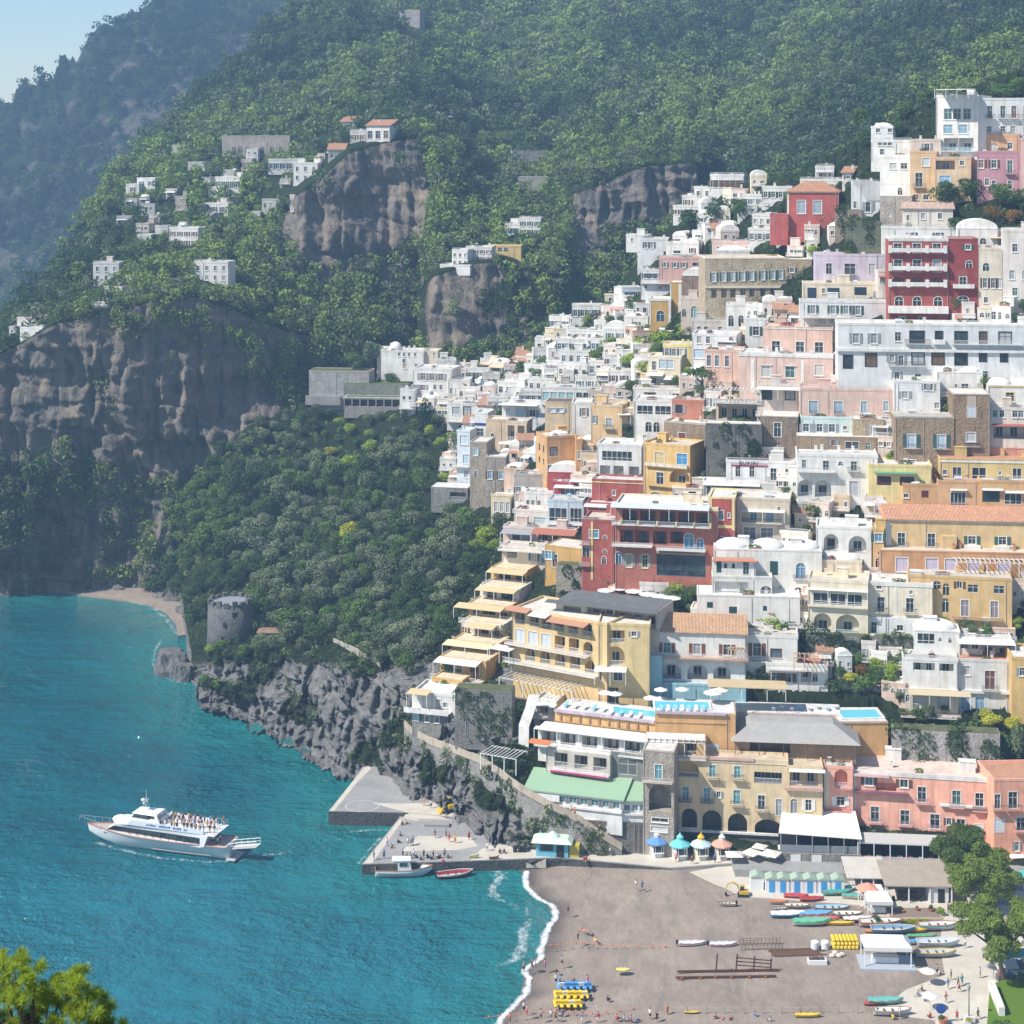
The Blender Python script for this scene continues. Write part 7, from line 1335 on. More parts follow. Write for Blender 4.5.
    m.tube([(mx,0,mz+2.2),(mx,0,mz+3.9)],.05,5); m.box(mx-.1,mx+.1,-.9,.9,mz+1.7,mz+1.85); mast=m.build('mast',paint((.65,.65,.66),.4),r)
    q=MB(); q.ell((mx+.5,.3,mz+2.),(.42,.42,.3),10,6); q.box(mx+.2,mx+.7,-.9,.2,mz+1.2,mz+1.35); q.build('radar',whitep(),mast)
    q=MB(); q.box(xs1-3,xs1-1.,-.9,.9,wz,wz+.5); q.ell((xs1-.2,0,ud+.15),(1.4,1.6,.5),12,5,True); q.build('deck_locker',whitep(),r)
    for sg in (-1,1):
        m=MB(); q=[(xs1+1.5+i*1.4,sg*(1.9-.33*i),z0+.35+.12*i) for i in range(6)]
        m.tube([(a,b_,c+.8) for a,b_,c in q],.035,5)
        for a,b_,c in q: m.tube([(a,b_,c-.2),(a,b_,c+.8)],.03,5)
        m.build('bow_railing',paint((.6,.6,.6),.4,metal=.5),r)
    # gangway folded out behind
    m=MB(); gx=-L/2; m.hexa([(gx+.3,-1,1.9),(gx-5.5,-1,2.9),(gx-5.5,1,2.9),(gx+.3,1,1.9)],[(gx+.3,-1,2.05),(gx-5.5,-1,3.05),(gx-5.5,1,3.05),(gx+.3,1,2.05)]); gw=m.build('gangway',paint((.6,.58,.54),.6),r)
    for sg in (-1,1):
        m=MB(); m.tube([(gx+.2,sg,3.0),(gx-5.4,sg,4.05)],.06,5); m.tube([(gx+.2,sg,2.5),(gx-5.4,sg,3.5)],.04,5); [m.tube([(gx-.2-i*1.3,sg,2.1+i*.235),(gx-.2-i*1.3,sg,3.05+i*.24)],.04,5) for i in range(5)]; m.build('gangway_rail',whitep(),gw)
    MB().box(gx-1.6,gx+.2,-2.2,2.2,.35,.55).build('swim_platform',paint((.5,.5,.5),.6),r)
    Mx=Matrix.Translation((ctr.x,ctr.y,0))@Matrix.Rotation(rz,4,'Z'); g=random.Random(4); cols=['navy','black','grey','white','red','navy','brown','yellow','pink','white','black','blue','beige','grey']
    for i in range(38):
        x=xs0+1.8+(wx0-xs0-2.2)*((i+.5)/38)+g.uniform(-.2,.2); y=(-1 if i%3==1 else 1 if i%3==0 else 0)*w*.72+g.uniform(-.4,.4)
        person(Mx@Vector((x,y,ud+.19)),'stand',g.choice(cols),g.choice(['navy','black','beige','white']),'passenger standing in the crowd on the ferry upper deck','passengers crowding the ferry upper deck')
    for i in range(4): person(Mx@Vector((xs0+1.2+g.uniform(0,2),g.uniform(-1.8,1.8),z0-.1)),'stand',g.choice(['navy','black','white']),'black','passenger waiting at the open stern of the ferry','passengers at the ferry stern')
ferry()
tag(foamring(dens([G(96,842),G(120,850),G(160,858),G(205,862),G(236,861),G(262,856),G(290,852)]),1.0),kind='stuff')
# ================= tower
b=P(230,641,L3.surf(230,641)+1); s=b.y/F; rr=22.5*s; hh=44*s
r=thing('round_tower',b,'round grey stone watchtower on the headland cliff above sea','tower'); m=MB().lathe([(rr*1.06,-5),(rr,hh*.2),(rr*.97,hh*.9)],n=32); m.build('wall',stone((.125,.122,.118)),r,True)
m=MB()
for i in range(16):
    a=2*math.pi*i/16; p=[(q*math.cos(a+e),q*math.sin(a+e)) for q,e in ((rr*.99,-.12),(rr*.99,.12),(rr*.83,.12),(rr*.83,-.12))]; m.prism(p,hh*.9-.3,hh*(1. if i%2 else .97))
m.build('battlement',stone((.13,.127,.12)),r); MB().lathe([(rr*.9,hh*.9+.003),(rr*.9,hh*.9+.1)],n=24).build('roof',paint((.25,.26,.28),.8),r)
for (dx,dz,ww,hw) in ((-.1,.5,.35,.5),(.42,.72,.3,.5),(.30,.72,.3,.5),(-.18,.16,.35,.9)):
    a=math.asin(dx); q=Vector((rr*math.sin(a),-rr*math.cos(a),hh*dz)); o=MB().box(-ww,ww,-.15,.15,-hw,hw).build('window',glass(),r); o.location=q*1.; o.rotation_euler=(0,0,a)
b=P(268,640,L3.surf(268,640)-2); s=b.y/F; r=thing('garden_hut',b,'low hut with brown roof beside the round tower','hut'); MB().prism([(-2,-1.5),(2.5,-1.5),(2.5,1.5),(-2,1.5)],-1,2.2).build('wall',plaster(S(150,130,115)),r); MB().hexa([(-2.6,-2,2.21),(3,-2,2.21),(3,2,2.21),(-2.6,2,2.21)],[(-1.5,-.6,2.9),(2,-.6,2.9),(2,.6,2.9),(-1.5,.6,2.9)]).build('roof',tiles((.36,.22,.15)),r)
# ================= coastal path with its walls
def ribbon(name,pts,w,mat,label=None,cat=None,kind=None,drop=.3,rails=True):
    c=[P(*p) for p in pts]; fine=[]
    for a,b_ in zip(c[:-1],c[1:]): fine+=[a.lerp(b_,i/5) for i in range(5)]
    fine.append(c[-1]); m=MB(); L_=[];R_=[]
    for i,p in enumerate(fine):
        d=(fine[min(i+1,len(fine)-1)]-fine[max(i-1,0)]); d.z=0; d.normalize(); n_=Vector((d.y,-d.x,0)); 
        if n_.y>0: n_=-n_
        L_.append(p-n_*w*.0+Vector((0,w,0))); R_.append(p)
    for i in range(len(fine)-1):
        a,b_,c_,d_=R_[i],R_[i+1],L_[i+1],L_[i]; z=Vector((0,0,drop)); m.hexa([a-z,b_-z,c_-z,d_-z],[a,b_,c_,d_])
    o=m.build(name,mat); tag(o,label,cat,kind=kind); return fine
sf=lambda x,y:L3.surf(x,y)-2.
path=[(622,847,334.3),(604,836,334.4),(580,820,335),(550,805,336.6),(520,788,340.5),(500,772,347),(478,759,sf(478,759)),(455,750,sf(455,750)),(432,742,sf(432,742)),(412,731,sf(412,731)),(404,724,sf(404,724))]
fp=ribbon('coastal_path',path,2.6,PALE,kind='structure',drop=.25)
m=MB()
for a,b_ in zip(fp[:-1],fp[1:]): m.hexa([a+Vector((0,-.02,-9)),b_+Vector((0,-.02,-9)),b_+Vector((0,2.2,-9)),a+Vector((0,2.2,-9))],[a+Vector((0,-.02,-.27)),b_+Vector((0,-.02,-.27)),b_+Vector((0,2.2,-.27)),a+Vector((0,2.2,-.27))])
tag(m.build('retaining_wall',stone((.26,.245,.225))),'long rough stone wall carrying the sloping cliff path','stone wall')
m=MB()
for a,b_ in zip(fp[:-1],fp[1:]): m.hexa([a+Vector((0,-.32,-.6)),b_+Vector((0,-.32,-.6)),b_+Vector((0,-.03,-.6)),a+Vector((0,-.03,-.6))],[a+Vector((0,-.32,.8)),b_+Vector((0,-.32,.8)),b_+Vector((0,-.03,.8)),a+Vector((0,-.03,.8))])
V,lv=cloud(2600,[(p.x+rnd.uniform(-1,1),p.y-.15,p.z-rnd.uniform(.5,6),rnd.uniform(.8,2.),.45,rnd.uniform(.8,2.6)) for p in fp[2:] for _ in range(1) if rnd.random()<.55],.24,77); o=bpy.data.objects.new('creeper',quadmesh('creeper',V,lv,leaf((.07,.11,.035)))); COL.objects.link(o); tag(o,'green creeper hanging over the long cliff path wall','creeper')
tag(m.build('path_parapet',plaster(S(190,172,150))),'low pale parapet along outer edge of the cliff path','parapet')
pp=[(330,640,L3.surf(330,640)-1),(348,648,L3.surf(348,648)-1),(366,656,L3.surf(366,656)-1),(382,664,L3.surf(382,664)-1)]
fq=ribbon('coastal_path',pp,2.,PALE,kind='structure',drop=2.)
m=MB()
for a,b_ in zip(fq[:-1],fq[1:]): m.hexa([a+Vector((0,-.32,-2.)),b_+Vector((0,-.32,-2.)),b_+Vector((0,-.03,-2.)),a+Vector((0,-.03,-2.))],[a+Vector((0,-.32,.9)),b_+Vector((0,-.32,.9)),b_+Vector((0,-.03,.9)),a+Vector((0,-.03,.9))])
tag(m.build('path_parapet',plaster(S(180,170,155))),'pale parapet of the upper path right of the tower','parapet')
# green roofed beach restaurant
GR=S(160,205,158,.75)
h=House(526,622,795,822,BWHITE,'curved white beach restaurant under a pale green metal roof',r=15,cat='restaurant',name='restaurant_building',dep=6.5,roof='shed',rc=GR,cl=False,plain=True,Y=338,sink=1.5,trim=W)
h.row(800.5,6,7,[540,551,562,573,584,595,606,616],'w',pc=(.08,.2,.22),tr=0).strip(526,622,806,808,W,.35,'ledge').strip(530,560,797,803,(.7,.7,.7),.5,'awning').done()
g=House(620,649,801,822,BWHITE,r=2,of=h,dep=8,roof='shed',rc=GR,cl=False,plain=True,Y=h.Y0-2.4,sink=1.5,trim=W).row(808,6,6,[627,635,643],'w',pc=(.08,.2,.22),tr=0).strip(620,649,813,815,W,.35,'ledge').done()
House(548,650,821,852,lambda:stone((.15,.14,.13)),'dark stone base wall under the green roofed restaurant',r=4,dep=6,par=0,cl=False,Y=336.2,cat='stone wall',name='stone_wall').row(832,14,5,[608],'L',door=0,rail=0).done()
# terrace with white beams left of it
h=House(496,530,766,790,W,'white seaside terrace with beamed pergola left of green roof',r=24,dep=7,rc=TER,par=.35,cl=False,Y=350,cat='terrace',name='terrace_building').row(780,13,5,[502,509,516],'w',pc=(.2,.22,.25)); h.pergola(492,528,748,5,W,10,3.0); h.done()
m=MB(); a=P(534,696,357);c=P(523,765,352); d=P(524,725,354)
for p,q in ((a,d),(d,c)): m.hexa([q+Vector((-1,-1,0)),q+Vector((1,-1,0)),q+Vector((1,1,0)),q+Vector((-1,1,0))],[p+Vector((-1,-1,0)),p+Vector((1,-1,0)),p+Vector((1,1,0)),p+Vector((-1,1,0))])
tag(m.build('lift_shaft',plaster(W)),'slim white leaning stair tower against the dark cliff','stair tower')
# ================= pools, parasols, loungers on the hotel terraces
def topz(h): return h.h+.13
def pool(h,x0,x1,v0,v1,label):
    r=thing('swimming_pool',h.M@Vector((h.lu((x0+x1)/2),(v0+v1)/2,topz(h))),label,'swimming pool',-h.a); w=(h.lu(x1)-h.lu(x0))/2; d=(v1-v0)/2
    m=MB(); m.box(-w-.4,w+.4,-d-.4,-d,0,.16); m.box(-w-.4,w+.4,d,d+.4,0,.16); m.box(-w-.4,-w,-d,d,0,.16); m.box(w,w+.4,-d,d,0,.16); m.build('edge',plaster(W),r)
    MB().box(-w,w,-d,d,.0,.11).build('water',paint((.16,.58,.68),.08,.5),r)
pool(PLAT,606,655,1.9,5.6,'long turquoise pool on the curved ochre hotel terrace')
def parasol(loc,rad,col,label,group,hgt=2.3,name='parasol',sides=8):
    r=thing(name,loc,label,'parasol',rnd.uniform(0,1),group); MB().tube([(0,0,0),(0,0,hgt+.25)],.04,6).build('pole',paint((.5,.48,.45),.5),r); MB().lathe([(rad,hgt-.25),(rad*.97,hgt-.18),(.06,hgt+.3)],n=sides).build('canopy',paint(col,.9,.1),r); return r
def lounger(loc,rz,col,label,group):
    r=thing('sun_lounger',loc,label,'sun lounger',rz,group); m=MB(); m.box(-.33,.33,-.95,.45,.3,.36); [m.box(x-.03,x+.03,y-.03,y+.03,0,.3) for x in (-.28,.28) for y in (-.85,.4)]; m.build('frame',whitep(),r); MB().hexa([(-.32,-.93,.361),(.32,-.93,.361),(.32,.4,.361),(-.32,.4,.361)],[(-.32,-.93,.43),(.32,-.93,.43),(.32,.4,.43),(-.32,.4,.43)]).build('mattress',paint(col,.9,.1),r); MB().hexa([(-.32,.41,.38),(.32,.41,.38),(.32,.85,.8),(-.32,.85,.8)],[(-.32,.41,.45),(.32,.41,.45),(.32,.8,.87),(-.32,.8,.87)]).build('backrest',paint(col,.9,.1),r); return r
def onroof(h,x,v): return h.M@Vector((h.lu(x),v,topz(h)))
for i in range(9): lounger(onroof(PLAT,562+i*9.5,1. if i>4 else 2.4),-PLAT.a,(.7,.74,.78) if i%3 else (.2,.5,.65),'white sun lounger along the ledge of the long pool terrace','sun loungers along the long pool')
for i,x in enumerate((594,604,640,650)): parasol(onroof(PLAT,x,7.2),1.5,W,f'white parasol {["first from left","second from left","third from left","fourth, rightmost"][i]} behind the long pool','white parasols behind the long pool')
PL2=None
hs=[o for o in bpy.data.objects if o.get('label','').startswith('ochre curved')][0]
class T_: pass
tb=T_(); q=P(690,714,349); tb.M=Matrix.Translation((q.x,q.y,q.z)); 
def at(x,y,Y,dz=0): p=P(x,y,Y); p.z+=dz; return p
zt=P(711,713,PLAT.Y0-5).z+.14
def rt(x,v): Yv=PLAT.Y0-5+v; return Vector(((x-CX)*(PLAT.Y0-5)/F,Yv,zt))
r=thing('swimming_pool',rt(684,4.1),'turquoise pool wing on right half of hotel terrace','swimming pool',-R(3)); MB().box(-5.2,5.2,-2.2,2.2,0,.11).build('water',paint((.16,.58,.68),.08,.5),r); m=MB(); m.box(-5.6,5.6,-2.6,-2.2,0,.16); m.box(-5.6,5.6,2.2,2.6,0,.16); m.box(-5.6,-5.2,-2.2,2.2,0,.16); m.box(5.2,5.6,-2.2,2.2,0,.16); m.build('edge',plaster(W),r)
for i,(x,v) in enumerate([(664,7.4),(686,7.6),(716,5.5),(724,7.4)]): parasol(rt(x,v),1.9 if i>1 else 1.4,(.72,.68,.58) if i>1 else W,['white parasol at left end before blue villa wall','white parasol in middle before blue villa wall','large cream parasol before blue villa wall','smaller cream parasol beside the straw canopy'][i],'parasols below the blue villa')
for i in range(7): lounger(rt(662+i*7,1.1),0,(.72,.74,.76) if i%2 else (.3,.55,.68),'sun lounger on front ledge of the right pool wing','sun loungers on the right pool wing')
for i in range(8): lounger(Vector((rt(776+i*9,0).x*1.02,PLAT.Y0+4.2+(i%2),P(788,714,PLAT.Y0+2.5).z+.14)),R(160),(.75,.76,.76) if i%3 else (.35,.7,.75),'white sun lounger on the terrace between straw canopy and square pool','sun loungers by the grey wall')
r=thing('straw_canopy',rt(752,9.4),'long straw shade canopy on the pool terrace','canopy',-R(3)); MB().hexa([(-7.4,-2.4,2.6),(8,-2.4,2.3),(8,2.4,2.5),(-7.4,2.4,2.8)],[(-7.4,-2.4,2.72),(8,-2.4,2.42),(8,2.4,2.62),(-7.4,2.4,2.92)]).build('roof',thatch((.6,.47,.28)),r)
for x in (-7,-1,4,7.6): 
    for y in (-2.2,2.2): MB().box(x-.06,x+.06,y-.06,y+.06,0,2.35).build('post',whitep(),r)
# square pool block (top of the ochre terrace block)
hb=POOL2; zb2=hb[6]+(752-722)*(hb[1]+1)/F
r=thing('swimming_pool',Vector((hb[0]+hb[4]*.52,hb[1]+4.3,zb2+.13)),'small square pale blue pool on ochre terrace block','swimming pool',R(4)); MB().box(-3.8,3.8,-2.4,2.6,0,.11).build('water',paint((.18,.6,.70),.08,.5),r); m=MB(); m.box(-4.3,4.3,-2.9,-2.4,0,.16); m.box(-4.3,4.3,2.6,3.1,0,.16); m.box(-4.3,-3.8,-2.4,2.6,0,.16); m.box(3.8,4.3,-2.4,2.6,0,.16); m.build('edge',plaster(W),r)
# thatched hip roof over the terrace restaurant
h=TH; hr=h.root; m=MB(); wv=h.w; m.hexa([(-.8,-1.6,h.h+.02),(wv+.8,-1.6,h.h+.02),(wv+.8,h.dep+1,h.h+.02),(-.8,h.dep+1,h.h+.02)],[(3,2.5,h.h+2.7),(wv-4,2.5,h.h+2.7),(wv-4,h.dep-1.5,h.h+2.7),(3,h.dep-1.5,h.h+2.7)]); m.build('thatched_roof',thatch((.42,.40,.37)),hr)
for i in range(6): MB().box(wv*i/5-.06,wv*i/5+.06,-1.5,-1.38,-1,h.h).build('post',wood(),hr)
# white dining umbrellas etc by red hotel
for i,(x,y) in enumerate([(606,594),(620,592),(634,595),(648,598),(660,600),(672,602)]):
    b=P(x,y+6,L3.surf(x,y+6)-3); parasol(b,2.,(.70,.68,.66),'white dining parasol in the garden row below large red hotel','dining parasols below the red hotel')
for i,(x,y,r_) in enumerate([(458,489,1.3),(463,490,1.2)]): pass
# ================= promenade kiosks, cabins, sheds
def kiosk(x,y,wpx,roof,top,body,label):
    b=G(x,y,PZ+.02); s=b.y/F; q=wpx*s/2; r=thing('kiosk',b,label,'kiosk',R(6),'round roofed kiosks on the promenade'); o8=lambda q:[(q*math.cos(math.pi/8+math.pi*i/4),q*math.sin(math.pi/8+math.pi*i/4)) for i in range(8)]
    w=MB().prism(o8(q*.82),0,2.5).build('wall',paint(body,.6),r); MB().box(-q*.5,q*.5,-q*.80,-q*.74,1.0,2.1).build('window',glass(),r); MB().box(-q*.6,q*.6,-q*.98,-q*.78,.85,.97).build('counter',whitep(),r)
    for i in range(8):
        a=math.pi/8+math.pi*i/4; MB().tube([(q*.85*math.cos(a),q*.85*math.sin(a),0),(q*.85*math.cos(a),q*.85*math.sin(a),2.5)],.06,5).build('post',whitep(),r)
    MB().lathe([(q*1.22,2.45),(q*1.2,2.62),(q*.45,3.4),(q*.36,3.42)],n=8).build('roof',paint(roof,.7),r)
    MB().lathe([(q*.34,3.43),(q*.34,3.9),(q*.42,3.92),(q*.08,4.5),(.04,4.9)],n=8).build('cupola',paint(top,.7),r)
kiosk(657,855,19,(.12,.27,.55),(.7,.7,.68),(.68,.7,.7),'white kiosk with deep blue roof, first of the kiosk row'); kiosk(680,858,18,(.16,.58,.58),(.2,.6,.6),(.70,.72,.66),'white kiosk with turquoise roof in kiosk row'); kiosk(701,858,18,(.50,.68,.76),(.75,.45,.05),(.66,.62,.42),'pale blue roofed kiosk with orange cupola top'); kiosk(722,858,18,(.68,.33,.25),(.7,.66,.62),(.62,.55,.5),'kiosk with coral pink roof, last of the kiosk row')
r=thing('refreshment_stand',G(553,854,PZ+.02),'light blue stand with pale green roof by the path wall','stand',R(-8)); s=G(553,851,PZ).y/F
MB().box(-3,3,-1.4,1.6,0,2.7).build('wall',paint((.16,.45,.58),.6),r); MB().hexa([(-3.8,-2.4,2.75),(3.8,-2.4,2.75),(3.8,2.,2.75),(-3.8,2.,2.75)],[(-2.9,-1.4,3.35),(2.9,-1.4,3.35),(2.9,1.2,3.35),(-2.9,1.2,3.35)]).build('roof',paint((.58,.7,.58),.7),r); MB().lathe([(1.4,3.36),(1.2,3.6),(.1,4.3)],(0,0,0),8).build('cupola',paint((.6,.72,.6),.7),r); MB().box(-2.2,.2,-1.46,-1.405,1.1,2.3).build('window',glass(),r); MB().box(.8,2.2,-1.46,-1.405,.05,2.2).build('door',dark(),r); MB().box(3.2,5.,-1.2,1.2,0,2.2).build('yellow_annexe',paint((.5,.4,.06),.7),r)
r=thing('site_cabin',G(495,830,PZ+.02),'white flat roofed cabin with red mark on the pier','cabin',R(-6)); MB().box(-2,2,-1.6,1.8,.1,3.0).build('wall',paint((.74,.73,.73),.6),r); MB().box(-2.15,2.15,-1.75,1.95,3.003,3.18).build('roof',plaster(W),r); m=MB(); m.box(-.2,.2,-1.62,-1.604,1.6,1.75); m.box(-.07,.07,-1.622,-1.605,1.45,1.9); m.build('red_mark',paint((.5,.05,.05),.7),r); MB().box(-1.6,-.9,-1.63,-1.603,.15,2.2).build('door',paint((.62,.62,.62),.6),r)
b=G(521,836,PZ); r=thing('stone_pillbox',b,'squat round stone turret on rocks behind the pier','turret'); MB().lathe([(1.9,-1),(1.8,3.2),(2.0,3.25),(2.0,3.7),(.2,3.75)],n=14).build('wall',stone((.24,.22,.2)),r); MB().box(-.4,.4,-1.95,-1.8,.2,1.9).build('door',dark(),r)
# bathing cabins
for i,(x,dw) in enumerate([(757,0),(772,1),(783,1),(797,1),(810,1),(824,1),(838,1)]):
    b=G(x,893-(2 if i==0 else 0)+(i*.2),1.5); s=b.y/F; wv=13.2*s; r=thing('bathing_cabin',b,['plain white bathing cabin without door at left end of row','white bathing cabin with blue door, first door in row','white bathing cabin with blue door, second in row','white bathing cabin with blue door, third in row','white bathing cabin with blue door, fourth in row','white bathing cabin with blue door, fifth in row','white bathing cabin with blue door at right end of row'][i],'bathing cabin',-R(3),'white bathing cabins with blue doors')
    MB().box(-wv/2+.02,wv/2-.02,0,2.2,-.4,2.5).build('wall',paint((.72,.73,.72),.7),r); MB().hexa([(-wv/2,-.2,2.51),(wv/2,-.2,2.51),(wv/2,2.4,2.51),(-wv/2,2.4,2.51)],[(-.1,-.2,2.95),(.1,-.2,2.95),(.1,2.4,2.95),(-.1,2.4,2.95)]).build('roof',paint((.36,.45,.35),.8),r)
    if dw: d=MB().box(-.5,.5,-.05,-.003,.05,2.15).build('door',paint((.06,.30,.60),.6),r); MB().box(.32,.4,-.1,-.052,1.05,1.15).build('handle',grey(),d)
tag(MB().prism([tuple(G(x,y,1.5).xy) for x,y in [(742,866),(850,868),(850,893),(746,893)]],.5,1.52).build('cabin_platform',CONC),kind='structure')
tag(MB().prism([tuple(G(x,y,3.9).xy) for x,y in [(730,848),(960,850),(1060,852),(1060,880),(960,874),(850,868),(735,864)]],.5,2.9).build('upper_terrace',CONC),kind='structure')
# long sheds
def shed(x0,x1,y,hh,dep,rcol,label,wall=(.06,.055,.05),open_=True):
    b=G((x0+x1)/2,y,1.62); s=b.y/F; wv=(x1-x0)*s; r=thing('beach_shed',b,label,'shed',-R(2)); MB().box(-wv/2,wv/2,dep-.2,dep,0,hh).build('wall',paint(wall,.9),r)
    MB().hexa([(-wv/2-.3,-.8,hh-.3),(wv/2+.3,-.8,hh-.3),(wv/2+.3,dep+.3,hh+.7),(-wv/2-.3,dep+.3,hh+.7)],[(-wv/2-.3,-.8,hh-.12),(wv/2+.3,-.8,hh-.12),(wv/2+.3,dep+.3,hh+.9),(-wv/2-.3,dep+.3,hh+.9)]).build('roof',thatch(rcol),r)
    for i in range(4): x=-wv/2+.2+(wv-.4)*i/3; MB().box(x-.1,x+.1,-.6,-.4,0,hh-.29).build('post',whitep(),r)
    return r,wv
shed(848,886,889,2.4,6,(.62,.57,.5),'open dark shed with pale cane roof beside bathing cabins'); r,wv=shed(886,952,902,3.2,8,(.42,.36,.29),'wide open beach bar shed with brown cane roof'); MB().box(wv*.14,wv*.44,-.3,3,0,3.0).build('store_room',paint((.66,.66,.64),.7),r); MB().box(wv*.28,wv*.38,-.36,-.303,.05,2.4).build('door',dark(),r); MB().box(-wv*.3,0,1,2.2,0,1.1).build('bar_counter',wood(),r)
for i in range(5): MB().box(-wv*.4+i*1.6,-wv*.4+i*1.6+.5,.2,.7,0,.75).build('stool',dark(),r)
# glass roofed restaurant terraces in front of coral hotel
b=G(818,854,2.9); r=thing('terrace_canopy',b,'large white sail canopy over restaurant terrace by coral hotel','canopy',-R(4)); s=b.y/F
MB().hexa([(-7.4,-2.6,4.6),(7.6,-3.6,4.2),(7.4,6,6.4),(-6,6.,6.7)],[(-7.4,-2.6,4.75),(7.6,-3.6,4.35),(7.4,6,6.55),(-6,6,6.85)]).build('canopy',paint((.78,.74,.66),.9,.1),r)
for i in range(6): MB().tube([(-7+i*2.85,-2.6-i*.18,0),(-7+i*2.85,-2.6-i*.18,4.5-.07*i)],.09,6).build('post',paint((.35,.35,.35),.5),r)
MB().box(-7,7.4,3,3.3,0,4.2).build('dark_back_wall',dark(),r); MB().box(-7.2,7.4,-2.9,-2.7,1.4,2.6).build('glass_screen',paint((.22,.25,.27),.2,.6),r); MB().box(-7.3,7.5,-3.6,-3.0,-.2,1.38).build('stone_base',stone((.24,.22,.2)),r)
for x in (-4.4,-.6): d=MB(); d.box(x-.9,x+.9,-3.7,-3.61,-.2,1.2); d.build('arched_door',paint((.7,.7,.68),.7),r)
b=G(905,859,2.9); r=thing('terrace_canopy',b,'clear veranda roof along ground floor of the coral hotel','canopy',-R(6)); m=MB()
wv=95*b.y/F/2
for z,y in ((3.5,-2.2),(3.9,1.5)): m.box(-wv,wv,y-.08,y+.08,z-.1,z+.1)
for i in range(12): x=-wv+2*wv*i/11; m.hexa([(x-.06,-2.3,3.42),(x+.06,-2.3,3.42),(x+.06,1.6,3.86),(x-.06,1.6,3.86)],[(x-.06,-2.3,3.56),(x+.06,-2.3,3.56),(x+.06,1.6,4.0),(x-.06,1.6,4.0)])
m.build('frame',paint((.62,.6,.56),.6),r); MB().hexa([(-wv,-2.2,3.6),(wv,-2.2,3.6),(wv,1.5,4.03),(-wv,1.5,4.03)],[(-wv,-2.2,3.64),(wv,-2.2,3.64),(wv,1.5,4.07),(-wv,1.5,4.07)]).build('awning',paint((.50,.48,.45),.6),r)
for i in range(7): x=-wv+2*wv*i/6; MB().box(x-.08,x+.08,-2.28,-2.12,-.1,3.4).build('post',whitep(),r)
m=MB(); m.box(-wv,wv,-2.2,-2.1,.2,1.1); m.build('balustrade',paint((.55,.5,.47),.7),r)
for i in range(9):
    x=-wv+2+i*1.9; t_=thing('dining_table',r.matrix_basis@Vector((x,-.8,0)),'round dining table with white cloth on the veranda of coral hotel','table',0,'dining tables on the veranda'); MB().lathe([(.3,0),(.06,.05),(.06,.7),(.5,.72),(.5,.76)],n=10).build('table_top',paint((.7,.68,.64) if i%2 else (.55,.2,.2),.8),t_)
# cream cafe parasols
for i,(x,y,wp) in enumerate([(734,869,22),(752,867,22),(771,868,24),(760,861,18),(784,862,16)]):
    b=G(x,y,1.65); parasol(b,wp*b.y/F/2*1.05,(.74,.69,.60),['cream cafe parasol at left end of terrace group','cream cafe parasol in middle of terrace group','cream cafe parasol at right end of terrace group','cream cafe parasol behind the middle one','small cream cafe parasol near the white arched doors'][i],'cream parasols of the promenade cafe',2.9,sides=4)
for i in range(16): 
    x=735+i*3.6; person(G(x,872+rnd.uniform(-2,1),1.62),'sit',rnd.choice(['white','navy','red','grey','black']),'black','guest sitting under the cream cafe parasols','guests under the cream cafe parasols')
# gazebos and stalls
def gazebo(x,y,wpx,h_,dep,rc,label,peak=.8,cnt=True,base=True):
    b=G(x,y,BZ); s=b.y/F; wv=wpx*s/2; r=thing('beach_gazebo',b,label,'gazebo',-R(3))
    MB().hexa([(-wv,0,h_),(wv,0,h_),(wv,dep,h_),(-wv,dep,h_)],[(-wv*.75,dep*.3,h_+peak),(wv*.75,dep*.3,h_+peak),(wv*.75,dep*.7,h_+peak),(-wv*.75,dep*.7,h_+peak)]).build('canopy',paint(rc,.9,.1),r); MB().box(-wv-.02,wv+.02,-.03,0,h_-.6,h_+.02).build('valance',paint(sc3(rc,.9),.9,.1),r)
    for a in (-wv+.15,wv-.15):
        for c in (.15,dep-.15): MB().box(a-.08,a+.08,c-.08,c+.08,0,h_-.01).build('post',whitep(),r)
    if base: MB().box(-wv-.6,wv+.6,-.8,dep,-.1,.28).build('platform',paint((.40,.44,.48),.7),r)
    if cnt: MB().box(-wv*.6,wv*.5,dep*.3,dep*.6,.29,1.25).build('counter',paint((.68,.7,.7),.6),r)
    return r
gazebo(888,969,48,3.4,4.5,(.78,.77,.74),'large white beach gazebo with counter on wooden platform'); gazebo(880,917,26,2.6,3.4,(.76,.74,.72),'small white gazebo with blue side panel by boat park',.9,base=False); gazebo(873,908,26,2.6,3.,(.74,.68,.62),'white and coral striped awning stall beside boat park',.7,base=False)
r=thing('coral_awning',G(868,905,BZ),'coral pink parasol roof behind the striped stall','parasol'); MB().tube([(0,0,0),(0,0,3)],.05,6).build('pole',grey(),r); MB().lathe([(2.1,2.9),(2.05,3.0),(.1,3.9)],n=8).build('canopy',paint((.72,.3,.2),.9),r)
for i,(x,y) in enumerate([(928,985),(930,1010)]): parasol(G(x,y,1.6),1.25,(.8,.78,.75),['round white sun umbrella farther along the walkway edge','round white sun umbrella nearer along the walkway edge'][i],'white umbrellas on the walkway edge',2.4,sides=14)
